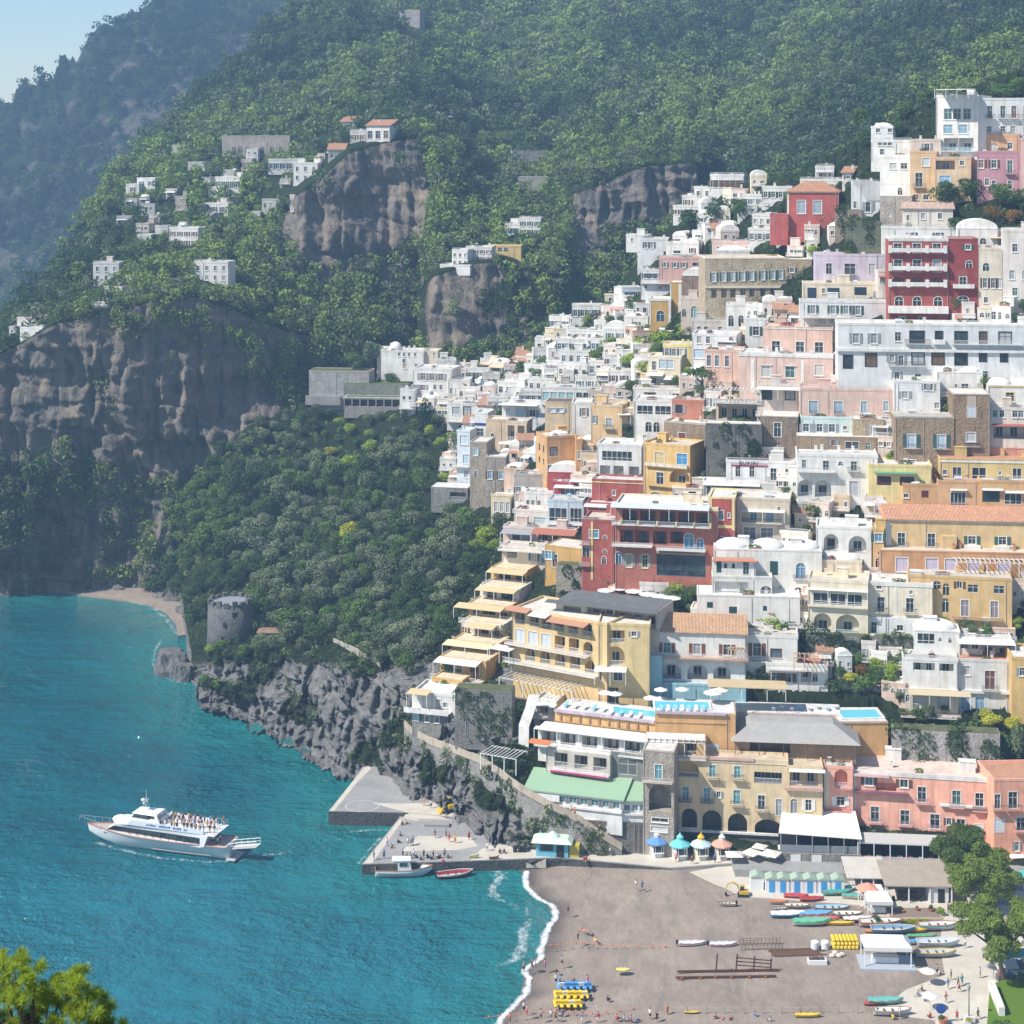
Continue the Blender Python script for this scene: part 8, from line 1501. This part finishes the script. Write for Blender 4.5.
# planter yard
r=thing('planter_bed',G(915,917,1.6),'low raised yard bed with pale edging beside the planter hedge','planter'); MB().box(-4.6,4.6,-1.,3.4,-.1,.22).build('kerb',plaster(S(205,185,160)),r); MB().box(-4.3,4.3,-.7,3.1,.223,.26).build('soil',paint((.25,.19,.15),.95,.1),r)
hg=tree(912,924,52,8,'lime','long low yellow green hedge in front of raised yard','bush',z=1.5,name='hedge',cat='hedge',n=1500); hg.scale.y=1.3; hg.rotation_euler.z=0
for i,(x,y,w_,h_,k) in enumerate([(902,912,5,7,'green'),(917,910,5,6,'green'),(931,911,7,9,'green'),(941,914,11,11,'bright'),(876,921,14,8,'oak')]):
    lab=['slim potted plant left in raised yard','small potted plant in middle of raised yard','larger potted plant with red pot in raised yard','round bright bush at right of raised yard','dark bush beside the small white gazebo'][i]; tree(x,y,w_,h_,k,lab,'bush',z=1.8,name='potted_plant' if i<3 else 'shrub',cat='plant')
    if i<3: b=G(x,y,1.8); tq=thing('plant_pot',b+Vector((0,-.25,-.2)),['terracotta pot of slim plant','terracotta pot of small plant in yard','red pot of the larger plant in yard'][i],'pot'); MB().lathe([(.25,0),(.38,.55),(.42,.6),(.36,.6)],n=10).build('body',paint((.42,.12,.07),.8),tq)
# driftwood frame, boards, barrels, sand fence
r=thing('timber_frame',G(728,975,1.5),'rusty brown frame of beams and posts on open shingle','frame',R(2)); s=G(728,975,1.5).y/F
for z,y,x0,x1 in ((.15,-1.2,-8.5,7.5),(.15,.9,-8.,8.3)): MB().box(x0,x1,y-.12,y+.12,z,z+.28).build('beam',paint((.11,.05,.03),.9),r)
for x,hh_ in ((-1.8,3.),(1.4,2.9),(4.2,2.5),(6.9,2.1)): MB().hexa([(x-.1,.8,0),(x+.1,.8,0),(x+.1,1.05,0),(x-.1,1.05,0)],[(x+.15,.8,hh_),(x+.35,.8,hh_),(x+.35,1.05,hh_),(x+.15,1.05,hh_)]).build('post',paint((.10,.045,.03),.9),r)
for z0,z1 in ((1.0,.5),(1.6,1.1),(2.2,1.6)): MB().hexa([(1.4,1.06,z0),(7.2,1.06,z1),(7.2,1.12,z1),(1.4,1.12,z0)],[(1.4,1.06,z0+.16),(7.2,1.06,z1+.16),(7.2,1.12,z1+.16),(1.4,1.12,z0+.16)]).build('rail',paint((.12,.055,.035),.9),r)
for i,x in enumerate((-7.6,-4.6,-2.2,.3,3.2,5.8)): MB().box(x-.18,x+.18,-1.5,-1.1,0,.4).build('block',paint((.36,.13,.05),.9),r)
r=thing('plank_pile',G(799,953,1.5),'pile of long brown planks lying beside white drums','planks',R(5)); g=random.Random(2)
for i in range(9): a=g.uniform(-.3,.3); MB().box(-4.6+a,4.2+a+g.uniform(-2,0),-1.2+i*.28,-.98+i*.28,.02,.14+.05*(i%3)).build('plank',paint(sc3((.17,.09,.055),g.uniform(.7,1.3)),.9),r)
r=thing('wire_pen',G(762,950,1.5),'low brown wire pen beside the plank pile','pen',R(3)); m=MB()
for i in range(12): x=-3.4+i*.62; m.box(x-.04,x+.04,-.04,.04,0,1.1)
for z in (.3,.7,1.05): m.box(-3.4,3.5,-.03,.03,z,z+.05)
m.build('fence_panel',paint((.2,.14,.1),.9),r); m=MB()
for i in range(12): x=-3.4+i*.62; m.box(x-.04,x+.04,1.96,2.04,0,1.1)
for z in (.3,.7,1.05): m.box(-3.4,3.5,1.97,2.03,z,z+.05)
m.build('fence_panel',paint((.2,.14,.1),.9),r)
for i,x in enumerate((815,825)): r=thing('white_drum',G(x,949,1.5),['left white plastic drum beside yellow floats','right white plastic drum touching yellow floats'][i],'drum'); MB().lathe([(.62,0),(.7,.1),(.7,1.2),(.6,1.3),(.2,1.32)],n=14).build('body',paint((.7,.71,.72),.4),r)
for j in range(3):
    for i in range(7):
        b=G(834.5+i*3.8,950,1.5); r=thing('yellow_float',b+Vector((.15*(j%2),1.+.1*j,.33+.56*j)),'yellow cylinder float in the stack beside white gazebo','float',0,'stack of yellow floats'); MB().tube([(0,-1,0),(0,-.9,0),(0,.9,0),(0,1,0)],[.2,.31,.31,.2],10).build('body',paint((.78,.55,.03),.4),r)
r=thing('white_crate',G(817,963,1.5),'low white crate with dark scrap on top','crate'); MB().box(-1.5,1.5,-.8,.6,0,.7).build('box',whitep(),r); m=MB(); [m.box(-1.3+i*.5,-.95+i*.5,-.5,.4,.71,.9+.1*(i%3)) for i in range(5)]; m.build('scrap',paint((.12,.07,.05),.9),r)
r=thing('sand_heap',G(836,957,1.5),'small heap of pale sacks beside yellow floats','sacks'); [MB().ell((-.6+i*.55,(i%2)*.4,.25+.3*(i==1)),(.55,.45,.35),8,5).build('sack',paint((.6,.54,.45),.9),r) for i in range(4)]
tag(MB().prism([tuple(G(x,y,1.5).xy) for x,y in [(915,969),(940,972),(940,974.5),(915,971.5)]],1.2,1.72).build('plank_walk',PALE),kind='structure')
# pedal boats
for k in range(14):
    row_,c=divmod(k,5); blue=row_==0; x=(558 if row_ else 561)+c*6.6; y=987+row_*9
    if k>=14: break
    b=G(x,y,1.1); lab='blue pedal boat in the back row on the near shingle' if blue else 'yellow pedal boat in the front rows on the near shingle'; r=thing('pedal_boat',b,lab,'pedal boat',R(95),'blue pedal boats' if blue else 'yellow pedal boats'); cc=(.10,.32,.66) if blue else (.80,.55,.02)
    for sg in (-1,1): MB().tube([(-1.2,sg*.42,.22),(-.9,sg*.42,.25),(.9,sg*.42,.25),(1.25,sg*.42,.4)],[.12,.24,.24,.08],8).build('float',paint(cc,.4),r)
    MB().box(-.8,.8,-.5,.5,.42,.52).build('deck',paint(cc,.4),r); MB().hexa([(-.7,-.45,.523),(-.1,-.45,.523),(-.1,.45,.523),(-.7,.45,.523)],[(-.8,-.42,1.0),(-.55,-.42,1.0),(-.55,.42,1.0),(-.8,.42,1.0)]).build('seat',paint((.75,.7,.6) if k%3==0 else cc,.5),r)
# rope lines with orange floats
def rope(pts,n,label):
    c=[G(x,y,1.)+Vector((0,0,.4)) for x,y in pts]; r=thing('float_rope',c[0],label,'rope line'); MB().tube([p-c[0] for p in c],.03,4).build('rope',paint((.5,.3,.2),.9),r)
    for i in range(n): t=(i+.5)/n*(len(c)-1); k=int(t); p=c[k].lerp(c[k+1],t-k)-c[0]; MB().ell(tuple(p),(.17,.17,.17),8,5).build('float',paint((.7,.13,.04),.5),r)
rope([(547,948),(580,945),(617,948),(672,949)],12,'rope with orange floats across the beach middle'); rope([(484,1020),(520,1016),(560,1013),(592,1016),(640,1010)],14,'rope with orange floats across the near beach')
m=MB(); r=thing('post_fence',G(690,1016,1.4),'low rope fence with thin posts along the near beach','fence')
for i in range(12): p=G(668+i*19,1014,1.45)-Vector(r.location); MB().box(p.x-.05,p.x+.05,p.y-.05,p.y+.05,-.1,1.2).build('post',paint((.3,.24,.18),.9),r)
a=G(668,1014,1.45)-Vector(r.location); c=G(877,1014,1.45)-Vector(r.location); MB().tube([a+Vector((0,0,1)),c+Vector((0,0,1))],.025,4).build('rope',paint((.45,.35,.25),.9),r)
# digger on the beach and loader on the pier
def digger(b,rz,label,arm=True,k=1.):
    r=thing('excavator' if arm else 'loader',b,label,'excavator' if arm else 'loader',rz); YEL=paint((.55,.36,.03),.5); r.scale=(k,k,k)
    for sg in (-1,1): MB().prism([(-1.5,sg*.9-.22),(1.5,sg*.9-.22),(1.5,sg*.9+.22),(-1.5,sg*.9+.22)],0,.75).build('track',dark(),r)
    MB().hexa([(-1.6,-.95,.78),(1.1,-.95,.78),(1.1,.95,.78),(-1.6,.95,.78)],[(-1.5,-.9,1.7),(.9,-.9,1.5),(.9,.9,1.5),(-1.5,.9,1.7)]).build('body',YEL,r); MB().box(-.4,.8,-.88,.2,1.5,2.75).build('cab',glass(),r); MB().box(-.45,.85,-.93,.25,2.76,2.86).build('cab_roof',YEL,r)
    if arm:
        MB().tube([(.9,.45,1.5),(1.6,.45,3.3),(2.9,.45,4.0),(4.2,.45,3.6)],[.22,.26,.24,.16],6).build('boom',YEL,r); MB().tube([(4.2,.45,3.6),(4.9,.45,2.2),(4.9,.45,1.1)],[.16,.15,.1],6).build('stick',YEL,r); MB().hexa([(4.4,.0,.2),(5.2,.0,.4),(5.2,.9,.4),(4.4,.9,.2)],[(4.7,.0,1.1),(5.1,.0,1.1),(5.1,.9,1.1),(4.7,.9,1.1)]).build('bucket',dark(),r)
    else:
        MB().tube([(.9,.5,1.3),(2.,.5,1.1),(2.5,.5,.5)],.12,5).build('lift_arm',YEL,r); MB().hexa([(2.3,-1.1,.05),(3.1,-1.1,.05),(3.1,1.1,.05),(2.3,1.1,.05)],[(2.3,-1.1,.8),(2.5,-1.1,.8),(2.5,1.1,.8),(2.3,1.1,.8)]).build('bucket',YEL,r)
digger(G(743,896,1.5),R(175),'small excavator with curved yellow arm beside bathing cabins',k=.62); digger(G(452,811,UZ+.01),R(200),'yellow loader parked by the rocks on the upper pier',False,.95)
# street lamp, barrier, signs, lawn, stairs
b=G(969,1022,1.63); r=thing('street_lamp',b,'black street lamp post with lantern on the walkway','street lamp'); MB().lathe([(.22,0),(.2,.4),(.09,.6),(.06,4.6),(.12,4.65),(.05,4.75)],n=8).build('pole',dark(),r); MB().lathe([(.12,4.76),(.26,5.3),(.3,5.32),(.05,5.65),(.03,5.85)],n=8).build('lantern',paint((.25,.26,.27),.4),r); MB().box(-.8,.8,-.6,.6,-.0,.9).build('planter',paint((.62,.6,.57),.8),r)
tree(969,1021,9,5,'lime','yellow green plant in the street lamp planter','bush',z=2.4,name='potted_plant',cat='plant')
pl=[(985,1050),(990,985),(1002,980),(1060,976),(1060,1060)]; tag(MB().prism([tuple(G(x,y,2.6).xy) for x,y in pl],.8,2.6).build('lawn',leaf((.12,.21,.03),'lawn_grass',trans=.1)),kind='structure')
c0,c1=G(988,988,2.6),G(999,1016,2.6); r=thing('white_barrier',c0,'white slanted parapet panel at the lawn corner','parapet'); d=c1-c0; m=MB(); m.hexa([(0,0,-.2),(.9,-.2,-.2),(d.x+.9,d.y,-.2),(d.x,d.y,-.2)],[(0,0,1.3),(.9,-.2,1.3),(d.x+.9,d.y,1.3),(d.x,d.y,1.3)]); m.build('panel',plaster(W),r)
r=thing('round_sign',G(941,1023,1.62),'round blue sign on a post beside flower pot','sign'); MB().tube([(0,0,0),(0,0,2.6)],.05,6).build('pole',grey(),r); m=MB(); m.tube([(0,-.08,2.2),(0,-.03,2.2)],.78,18); m.build('disc',paint((.02,.07,.30),.5),r)
r=thing('plant_pot',G(938,1022,1.62)+Vector((.6,-.6,0)),'big terracotta flower pot by the round blue sign','pot'); MB().lathe([(.5,0),(.75,.8),(.8,.9),(.7,.9)],n=12).build('body',paint((.42,.17,.09),.8),r); tree(941,1020,9,7,'green','leafy plant in big terracotta pot by sign','bush',z=2.3,name='potted_plant',cat='plant')
tree(1004,1040,34,26,'green','broad green bush in the lower right corner by lawn','bush',z=2.2,name='shrub',cat='shrub',n=1400); tree(1022,985,14,20,'green','small green bush at right edge of lawn','bush',z=2.6,name='shrub',cat='shrub')
r=thing('stone_stairs',G(1003,905,1.63),'stone stairs with pale side wall right of the pines','stairs',R(0))
for i in range(12): MB().box(-2.2,1.6,i*.42,6,.0+i*.24,.24+i*.24-.004).build('step',CONC,r)
MB().hexa([(1.6,-.4,0),(2.,-.4,0),(2.,5.6,0),(1.6,5.6,0)],[(1.6,-.4,1.0),(2.,-.4,1.0),(2.,5.6,4.0),(1.6,5.6,4.0)]).build('side_wall',plaster(S(215,190,160)),r)
for i,(x,y,c,lab) in enumerate([(1000,958,(.62,.58,.52),'market stall with beige awning under the pines'),(1016,968,(.1,.35,.33),'market stall with teal awning under the pines'),(1006,980,(.5,.5,.5),'market stall with grey awning nearest the lawn'),(1022,888,(.08,.5,.45),'stall with bright turquoise awning right of stairs'),(1018,868,(.75,.72,.68),'stall with white awning under the orange hotel')]):
    r=thing('market_stall',G(x,y,1.63),lab,'stall',R(8)); MB().box(-1.5,1.5,-.6,.6,.0,.95).build('counter',paint((.12,.12,.13),.8),r); MB().hexa([(-1.8,-1.1,2.2),(1.8,-1.1,2.2),(1.8,1.,2.6),(-1.8,1.,2.6)],[(-1.8,-1.1,2.27),(1.8,-1.1,2.27),(1.8,1.,2.67),(-1.8,1.,2.67)]).build('awning',paint(c,.9,.1),r)
    for a in (-1.7,1.7):
        for e in (-1.,.9): MB().box(a-.04,a+.04,e-.04,e+.04,0,2.21).build('post',grey(),r)
    g=random.Random(i); [MB().box(-1.3+k*.45,-1.0+k*.45,-.4,.3,.952,1.15+g.random()*.3).build('goods',paint(g.choice([(.5,.1,.1),(.1,.3,.5),(.6,.5,.3),(.5,.5,.5)]),.8),r) for k in range(6)]
# parked vehicles / crates on the quay
for i,(x,y,c,lab,nm) in enumerate([(511,841,(.55,.06,.05),'small red and white handcart near the white cabin','handcart'),(525,845,(.6,.2,.05),'orange handcart with goods near stone turret','handcart')]):
    r=thing(nm,G(x,y,PZ),lab,'handcart',R(5)); MB().box(-1.1,1.1,-.5,.5,.5,1.0).build('body',paint(c,.5),r); [MB().tube([(a,-.6,.4),(a,-.5,.4)],.4,10).build('wheel',dark(),r) for a in (-.7,.7)]; MB().tube([(1.1,0,.9),(1.8,0,1.1)],.04,5).build('handle',grey(),r)
for i,x in enumerate((515,520,524)): r=thing('rubbish_bin',G(x,852,PZ),['left dark bin in a row on the quay','middle dark bin in a row on the quay','right dark bin in a row on the quay'][i],'bin'); MB().lathe([(.35,0),(.42,1.0),(.45,1.02),(.3,1.15)],n=10).build('body',dark(),r)
r=thing('notice_board',G(607,846,PZ),'blue and yellow notice board against the stone wall','board'); MB().box(-1.2,1.2,-.05,.05,1.2,2.4).build('panel',paint((.05,.15,.4),.6),r); MB().box(-.2,1.,-.07,-.052,1.4,1.9).build('yellow_patch',paint((.6,.5,.06),.6),r); [MB().box(a-.05,a+.05,-.03,.03,0,1.2).build('post',grey(),r) for a in (-1,1)]
r=thing('mooring_steps',G(532,862,1.2),'pale concrete V shaped steps on the quay wall','steps'); [MB().box(-2.6+i*.4,-2.2+i*.4,-.5,.3,-.9,.7-i*.18).build('step',PALE,r) for i in range(7)]; [MB().box(.2+i*.4,.6+i*.4,-.5,.3,-.9,-.3+i*.17).build('step',PALE,r) for i in range(6)]
r=thing('hotel_sign',SIGN.M@Vector((SIGN.lu(739),-.1,SIGN.lz(465.2))),'dark letters fixed on the small white hotel front','lettering',-SIGN.a)
tc=bpy.data.curves.new('letters','FONT'); tc.body='BUKIRI'; tc.size=1.15; tc.extrude=.03; tc.space_character=1.25; to=bpy.data.objects.new('letters',tc); COL.objects.link(to); dg=bpy.context.evaluated_depsgraph_get(); tm=bpy.data.meshes.new_from_object(to.evaluated_get(dg)); bpy.data.objects.remove(to); tm.materials.clear(); tm.materials.append(dark()); o=bpy.data.objects.new('letters',tm); COL.objects.link(o); o.parent=r; o.rotation_euler=(R(90),0,0)
# rocks at the waterline
def rock(x,y,rx,ry,rz,label,z=0,sd=0):
    b=G(x,y,z); me=bpy.data.meshes.new('boulder'); bm=bmesh.new(); bmesh.ops.create_icosphere(bm,subdivisions=4,radius=1)
    co=np.array([v.co[:] for v in bm.verts]); d=1+.35*fbm(co[:,0]*1.3+sd,co[:,1]*1.3,co[:,2]*1.3,4,True)
    for v,k in zip(bm.verts,d): v.co=Vector((v.co.x*rx*k,v.co.y*ry*k,min(v.co.z*rz*k,rz*.62+.25*k)))
    bm.to_mesh(me); bm.free(); a=me.attributes.new('veg','FLOAT','POINT'); me.materials.append(ROCK3); o=bpy.data.objects.new('boulder',me); COL.objects.link(o); o.location=b; return tag(o,label,'boulder')
rock(172,672,4.6,4.,8.,'square topped sea rock standing left of the tower cliff',0,3); rock(186,679,2.6,2.6,5.6,'smaller sea rock joined to tower cliff foot',0,8)
for i,(x,y,q) in enumerate([(172,600,1.8),(186,612,2.4),(160,597,1.6),(118,589,1.5),(195,604,2.),(104,588,1.3)]): rock(x,y,q*1.3,q,q*.8,['grey boulder in middle of the far beach','largest grey boulder at right of the far beach','grey boulder beside the far beach scrub','low boulder toward left of the far beach','grey boulder at far beach right end','small boulder at far beach left end'][i],.3,i)
for i,(x,y,q) in enumerate([(468,808,1.5),(476,812,1.1),(484,806,1.8),(462,803,1.2),(493,812,1.),(455,798,1.6)]): rock(x,y,q*1.2,q,q,['rubble boulder beside the yellow loader','small rubble boulder in middle of pile behind loader','largest rubble boulder in pile behind the pier','rubble boulder touching the loader side','small rubble boulder nearest the white cabin','rubble boulder at back of pile by cliff'][i],2.4,i+20)
# ================= people in place
def ppl(lst,z,group,place):
    for (x,y,pose,top,bot) in lst:
        wt=('bare chested' if top is None else f'in {top} top'); vb={'stand':'standing','walk':'walking','sit':'sitting','lie':'lying'}[pose]
        person(G(x,y,z(x,y) if callable(z) else z),pose,top,bot,f'person {wt} and {bot} shorts {vb} {place}',group)
ppl([(568,914,'stand','brown','brown')],.9,'people along the waterline','alone near the upper surf')
ppl([(636,889,'stand','white','beige'),(642,890,'walk','blue','navy')],1.5,'people on upper beach','on the upper shingle before kiosks')
ppl([(578,942,'stand','navy','black')],1.2,'people on upper beach','by the rope with floats'); ppl([(583,930,'lie',None,'red'),(595,940,'lie','yellow','orange'),(588,931,'lie',None,'pink')],1.25,'sunbathers above the rope','on towels above the rope')
ppl([(524,972,'stand',None,'black'),(532,969,'stand','brown','navy'),(535,970,'stand','white','blue'),(545,970,'stand','pink','blue'),(562,966,'walk','grey','black'),(556,973,'sit','navy','black')],.8,'people along the waterline','at the waterline above pedal boats')
ppl([(556,984,'stand','white','black'),(560,985,'stand','teal','navy'),(574,983,'sit','brown','black'),(587,986,'stand','pink','white'),(608,1001,'sit','black','black'),(556,1013,'sit','white','blue'),(562,1014,'sit','blue','black')],1.1,'people around the pedal boats','around the pedal boats')
ppl([(527,1016,'stand',None,'red'),(541,1020,'stand','grey','black'),(551,1020,'stand','white','grey'),(556,1021,'walk','brown','black'),(510,1024,'stand','orange','navy'),(582,1023,'stand','blue','white'),(598,1023,'stand','red','white'),(524,1012,'stand','white','navy')],.9,'people on the near waterline','on the near waterline by rope')
ppl([(650,1019,'stand','white','black'),(657,1022,'stand','black','black'),(667,1015,'stand','orange',"red"),(617,1020,'sit','red','black'),(624,1020,'sit','white','navy'),(631,1021,'sit','pink','black'),(637,1021,'lie','blue','navy'),(716,1019,'sit','navy','red'),(722,1020,'lie',None,'pink'),(731,1020,'lie','red','black'),(755,1017,'sit','blue','white'),(800,1016,'sit','red','navy'),(770,1022,'sit','white','black')],1.4,'people on the near beach','on the near shingle beside low fence')
ppl([(937,975,'stand','grey','black'),(962,985,'walk','teal','navy'),(958,987,'stand','grey','navy'),(948,989,'walk','blue','grey'),(951,980,'stand','grey','beige'),(959,992,'walk','pink','black'),(946,1003,'walk','orange','teal'),(980,978,'stand','white','beige'),(965,948,'walk','white','grey'),(948,912,'stand','pink','black'),(952,914,'stand','white','navy'),(956,911,'walk','white','blue'),(961,914,'stand','grey','black'),(957,1021,'walk','red','brown'),(978,1019,'walk','grey','black'),(930,1018,'sit','red','black'),(900,1018,'stand','white','grey'),(893,1019,'sit','yellow','black'),(924,1001,'sit','white','blue'),(918,996,'sit','blue','white'),(922,991,'sit','black','beige')],1.63,'people on the walkway','on the pale walkway')
ppl([(676,862,'stand','pink','red'),(692,864,'walk','red','black'),(715,863,'stand','blue','black'),(744,862,'stand','grey','black'),(610,856,'stand','white','navy'),(573,851,'stand','black','black'),(567,852,'walk','black','grey'),(586,860,'sit','orange','black'),(584,861,'sit','red','navy')],PZ+.02,'people on the promenade','on the promenade strip')
g=random.Random(9)
ppl([(435,838,'stand','navy','red'),(446,838,'stand','grey','red'),(449,842,'walk','red','pink'),(455,843,'stand','yellow','orange'),(469,840,'stand','red','black'),(487,851,'walk','white','grey'),(408,846,'stand','white','navy'),(411,846,'stand','grey','blue'),(413,845,'stand','blue','black'),(374,860,'stand','brown','black'),(384,859,'stand','blue','navy'),(387,846,'stand','white','blue'),(391,848,'sit','white','black'),(398,843,'sit','navy','black'),(400,836,'sit','grey','black'),(406,824,'sit','white','navy'),(402,825,'sit','black','black'),(500,853,'sit','black','black'),(504,853,'sit','navy','navy'),(394,862,'sit','red','black'),(443,863,'sit','red','red')],PZ+.02,'people spread over the lower pier','on the lower pier')
for i in range(14): person(G(403+i*3.4+g.uniform(-.8,.8),859+g.uniform(-1.4,1),PZ+.02),'sit' if i%3 else 'stand',g.choice(['navy','black','blue','white','grey','black']),g.choice(['black','navy']),'person waiting in the row along the pier edge behind white boat','people waiting in a row at the pier edge')
ppl([(431,808,'stand','white','black'),(424,806,'stand','orange','beige')],UZ+.02,'people on the upper pier','on the upper pier by loader')
for (x,y,Y,t_) in [(571,816,335.6,'white'),(575,818,335.2,'red'),(600,834,334.4,'orange')]: p=P(x,y,Y); person(p+Vector((0,.6,0)),'walk',t_,'black',f'person in {t_} top walking up the sloping cliff path','walkers on the cliff path')
# ---- camera, sun, sky, air
cd=bpy.data.cameras.new('camera'); cam=bpy.data.objects.new('camera',cd); COL.objects.link(cam)
cam.location=(0,0,H); cam.rotation_euler=(R(90),0,0); cd.sensor_width=36; cd.lens=36*F/1024; cd.shift_x=0; cd.shift_y=-(512-YH)/1024; cd.clip_start=.5; cd.clip_end=9000
scene.camera=cam
EL,AZ=R(47),R(26)    # sun on the left, slightly behind the viewer
sd=Vector((-math.cos(EL)*math.cos(AZ),-math.cos(EL)*math.sin(AZ),math.sin(EL)))
sl=bpy.data.lights.new('sun','SUN'); sl.energy=4.8; sl.angle=R(.53); sl.color=(1,.95,.87); so=bpy.data.objects.new('sun',sl); COL.objects.link(so); so.rotation_euler=sd.to_track_quat('Z','Y').to_euler()
w=bpy.data.worlds.new('World'); scene.world=w; w.use_nodes=True; nt=w.node_tree; bg=nt.nodes['Background']; sk=nt.nodes.new('ShaderNodeTexSky'); sk.sky_type='NISHITA'; sk.sun_disc=False; sk.sun_elevation=EL; sk.sun_rotation=math.atan2(sd.x,sd.y); sk.air_density=1.; sk.dust_density=.25; sk.ozone_density=2.6
nt.links.new(sk.outputs[0],bg.inputs[0]); bg.inputs[1].default_value=.1
vs=scene.view_settings; vs.view_transform='Standard'; vs.look='None'; vs.gamma=1; vs.exposure=EXPO
hz=MB().box(-1500,1500,-80,2000,-14,420).build('haze',[]); hm=bpy.data.materials.new('haze'); hm.use_nodes=True; hn=hm.node_tree; hn.nodes.clear(); ho=hn.nodes.new('ShaderNodeOutputMaterial'); pv=hn.nodes.new('ShaderNodeVolumePrincipled')
pv.inputs['Color'].default_value=(.40,.66,1.,1); pv.inputs['Density'].default_value=HAZE; pv.inputs['Anisotropy'].default_value=.1
hn.links.new(pv.outputs[0],ho.inputs['Volume']); hz.data.materials.append(hm); tag(hz,kind='stuff')
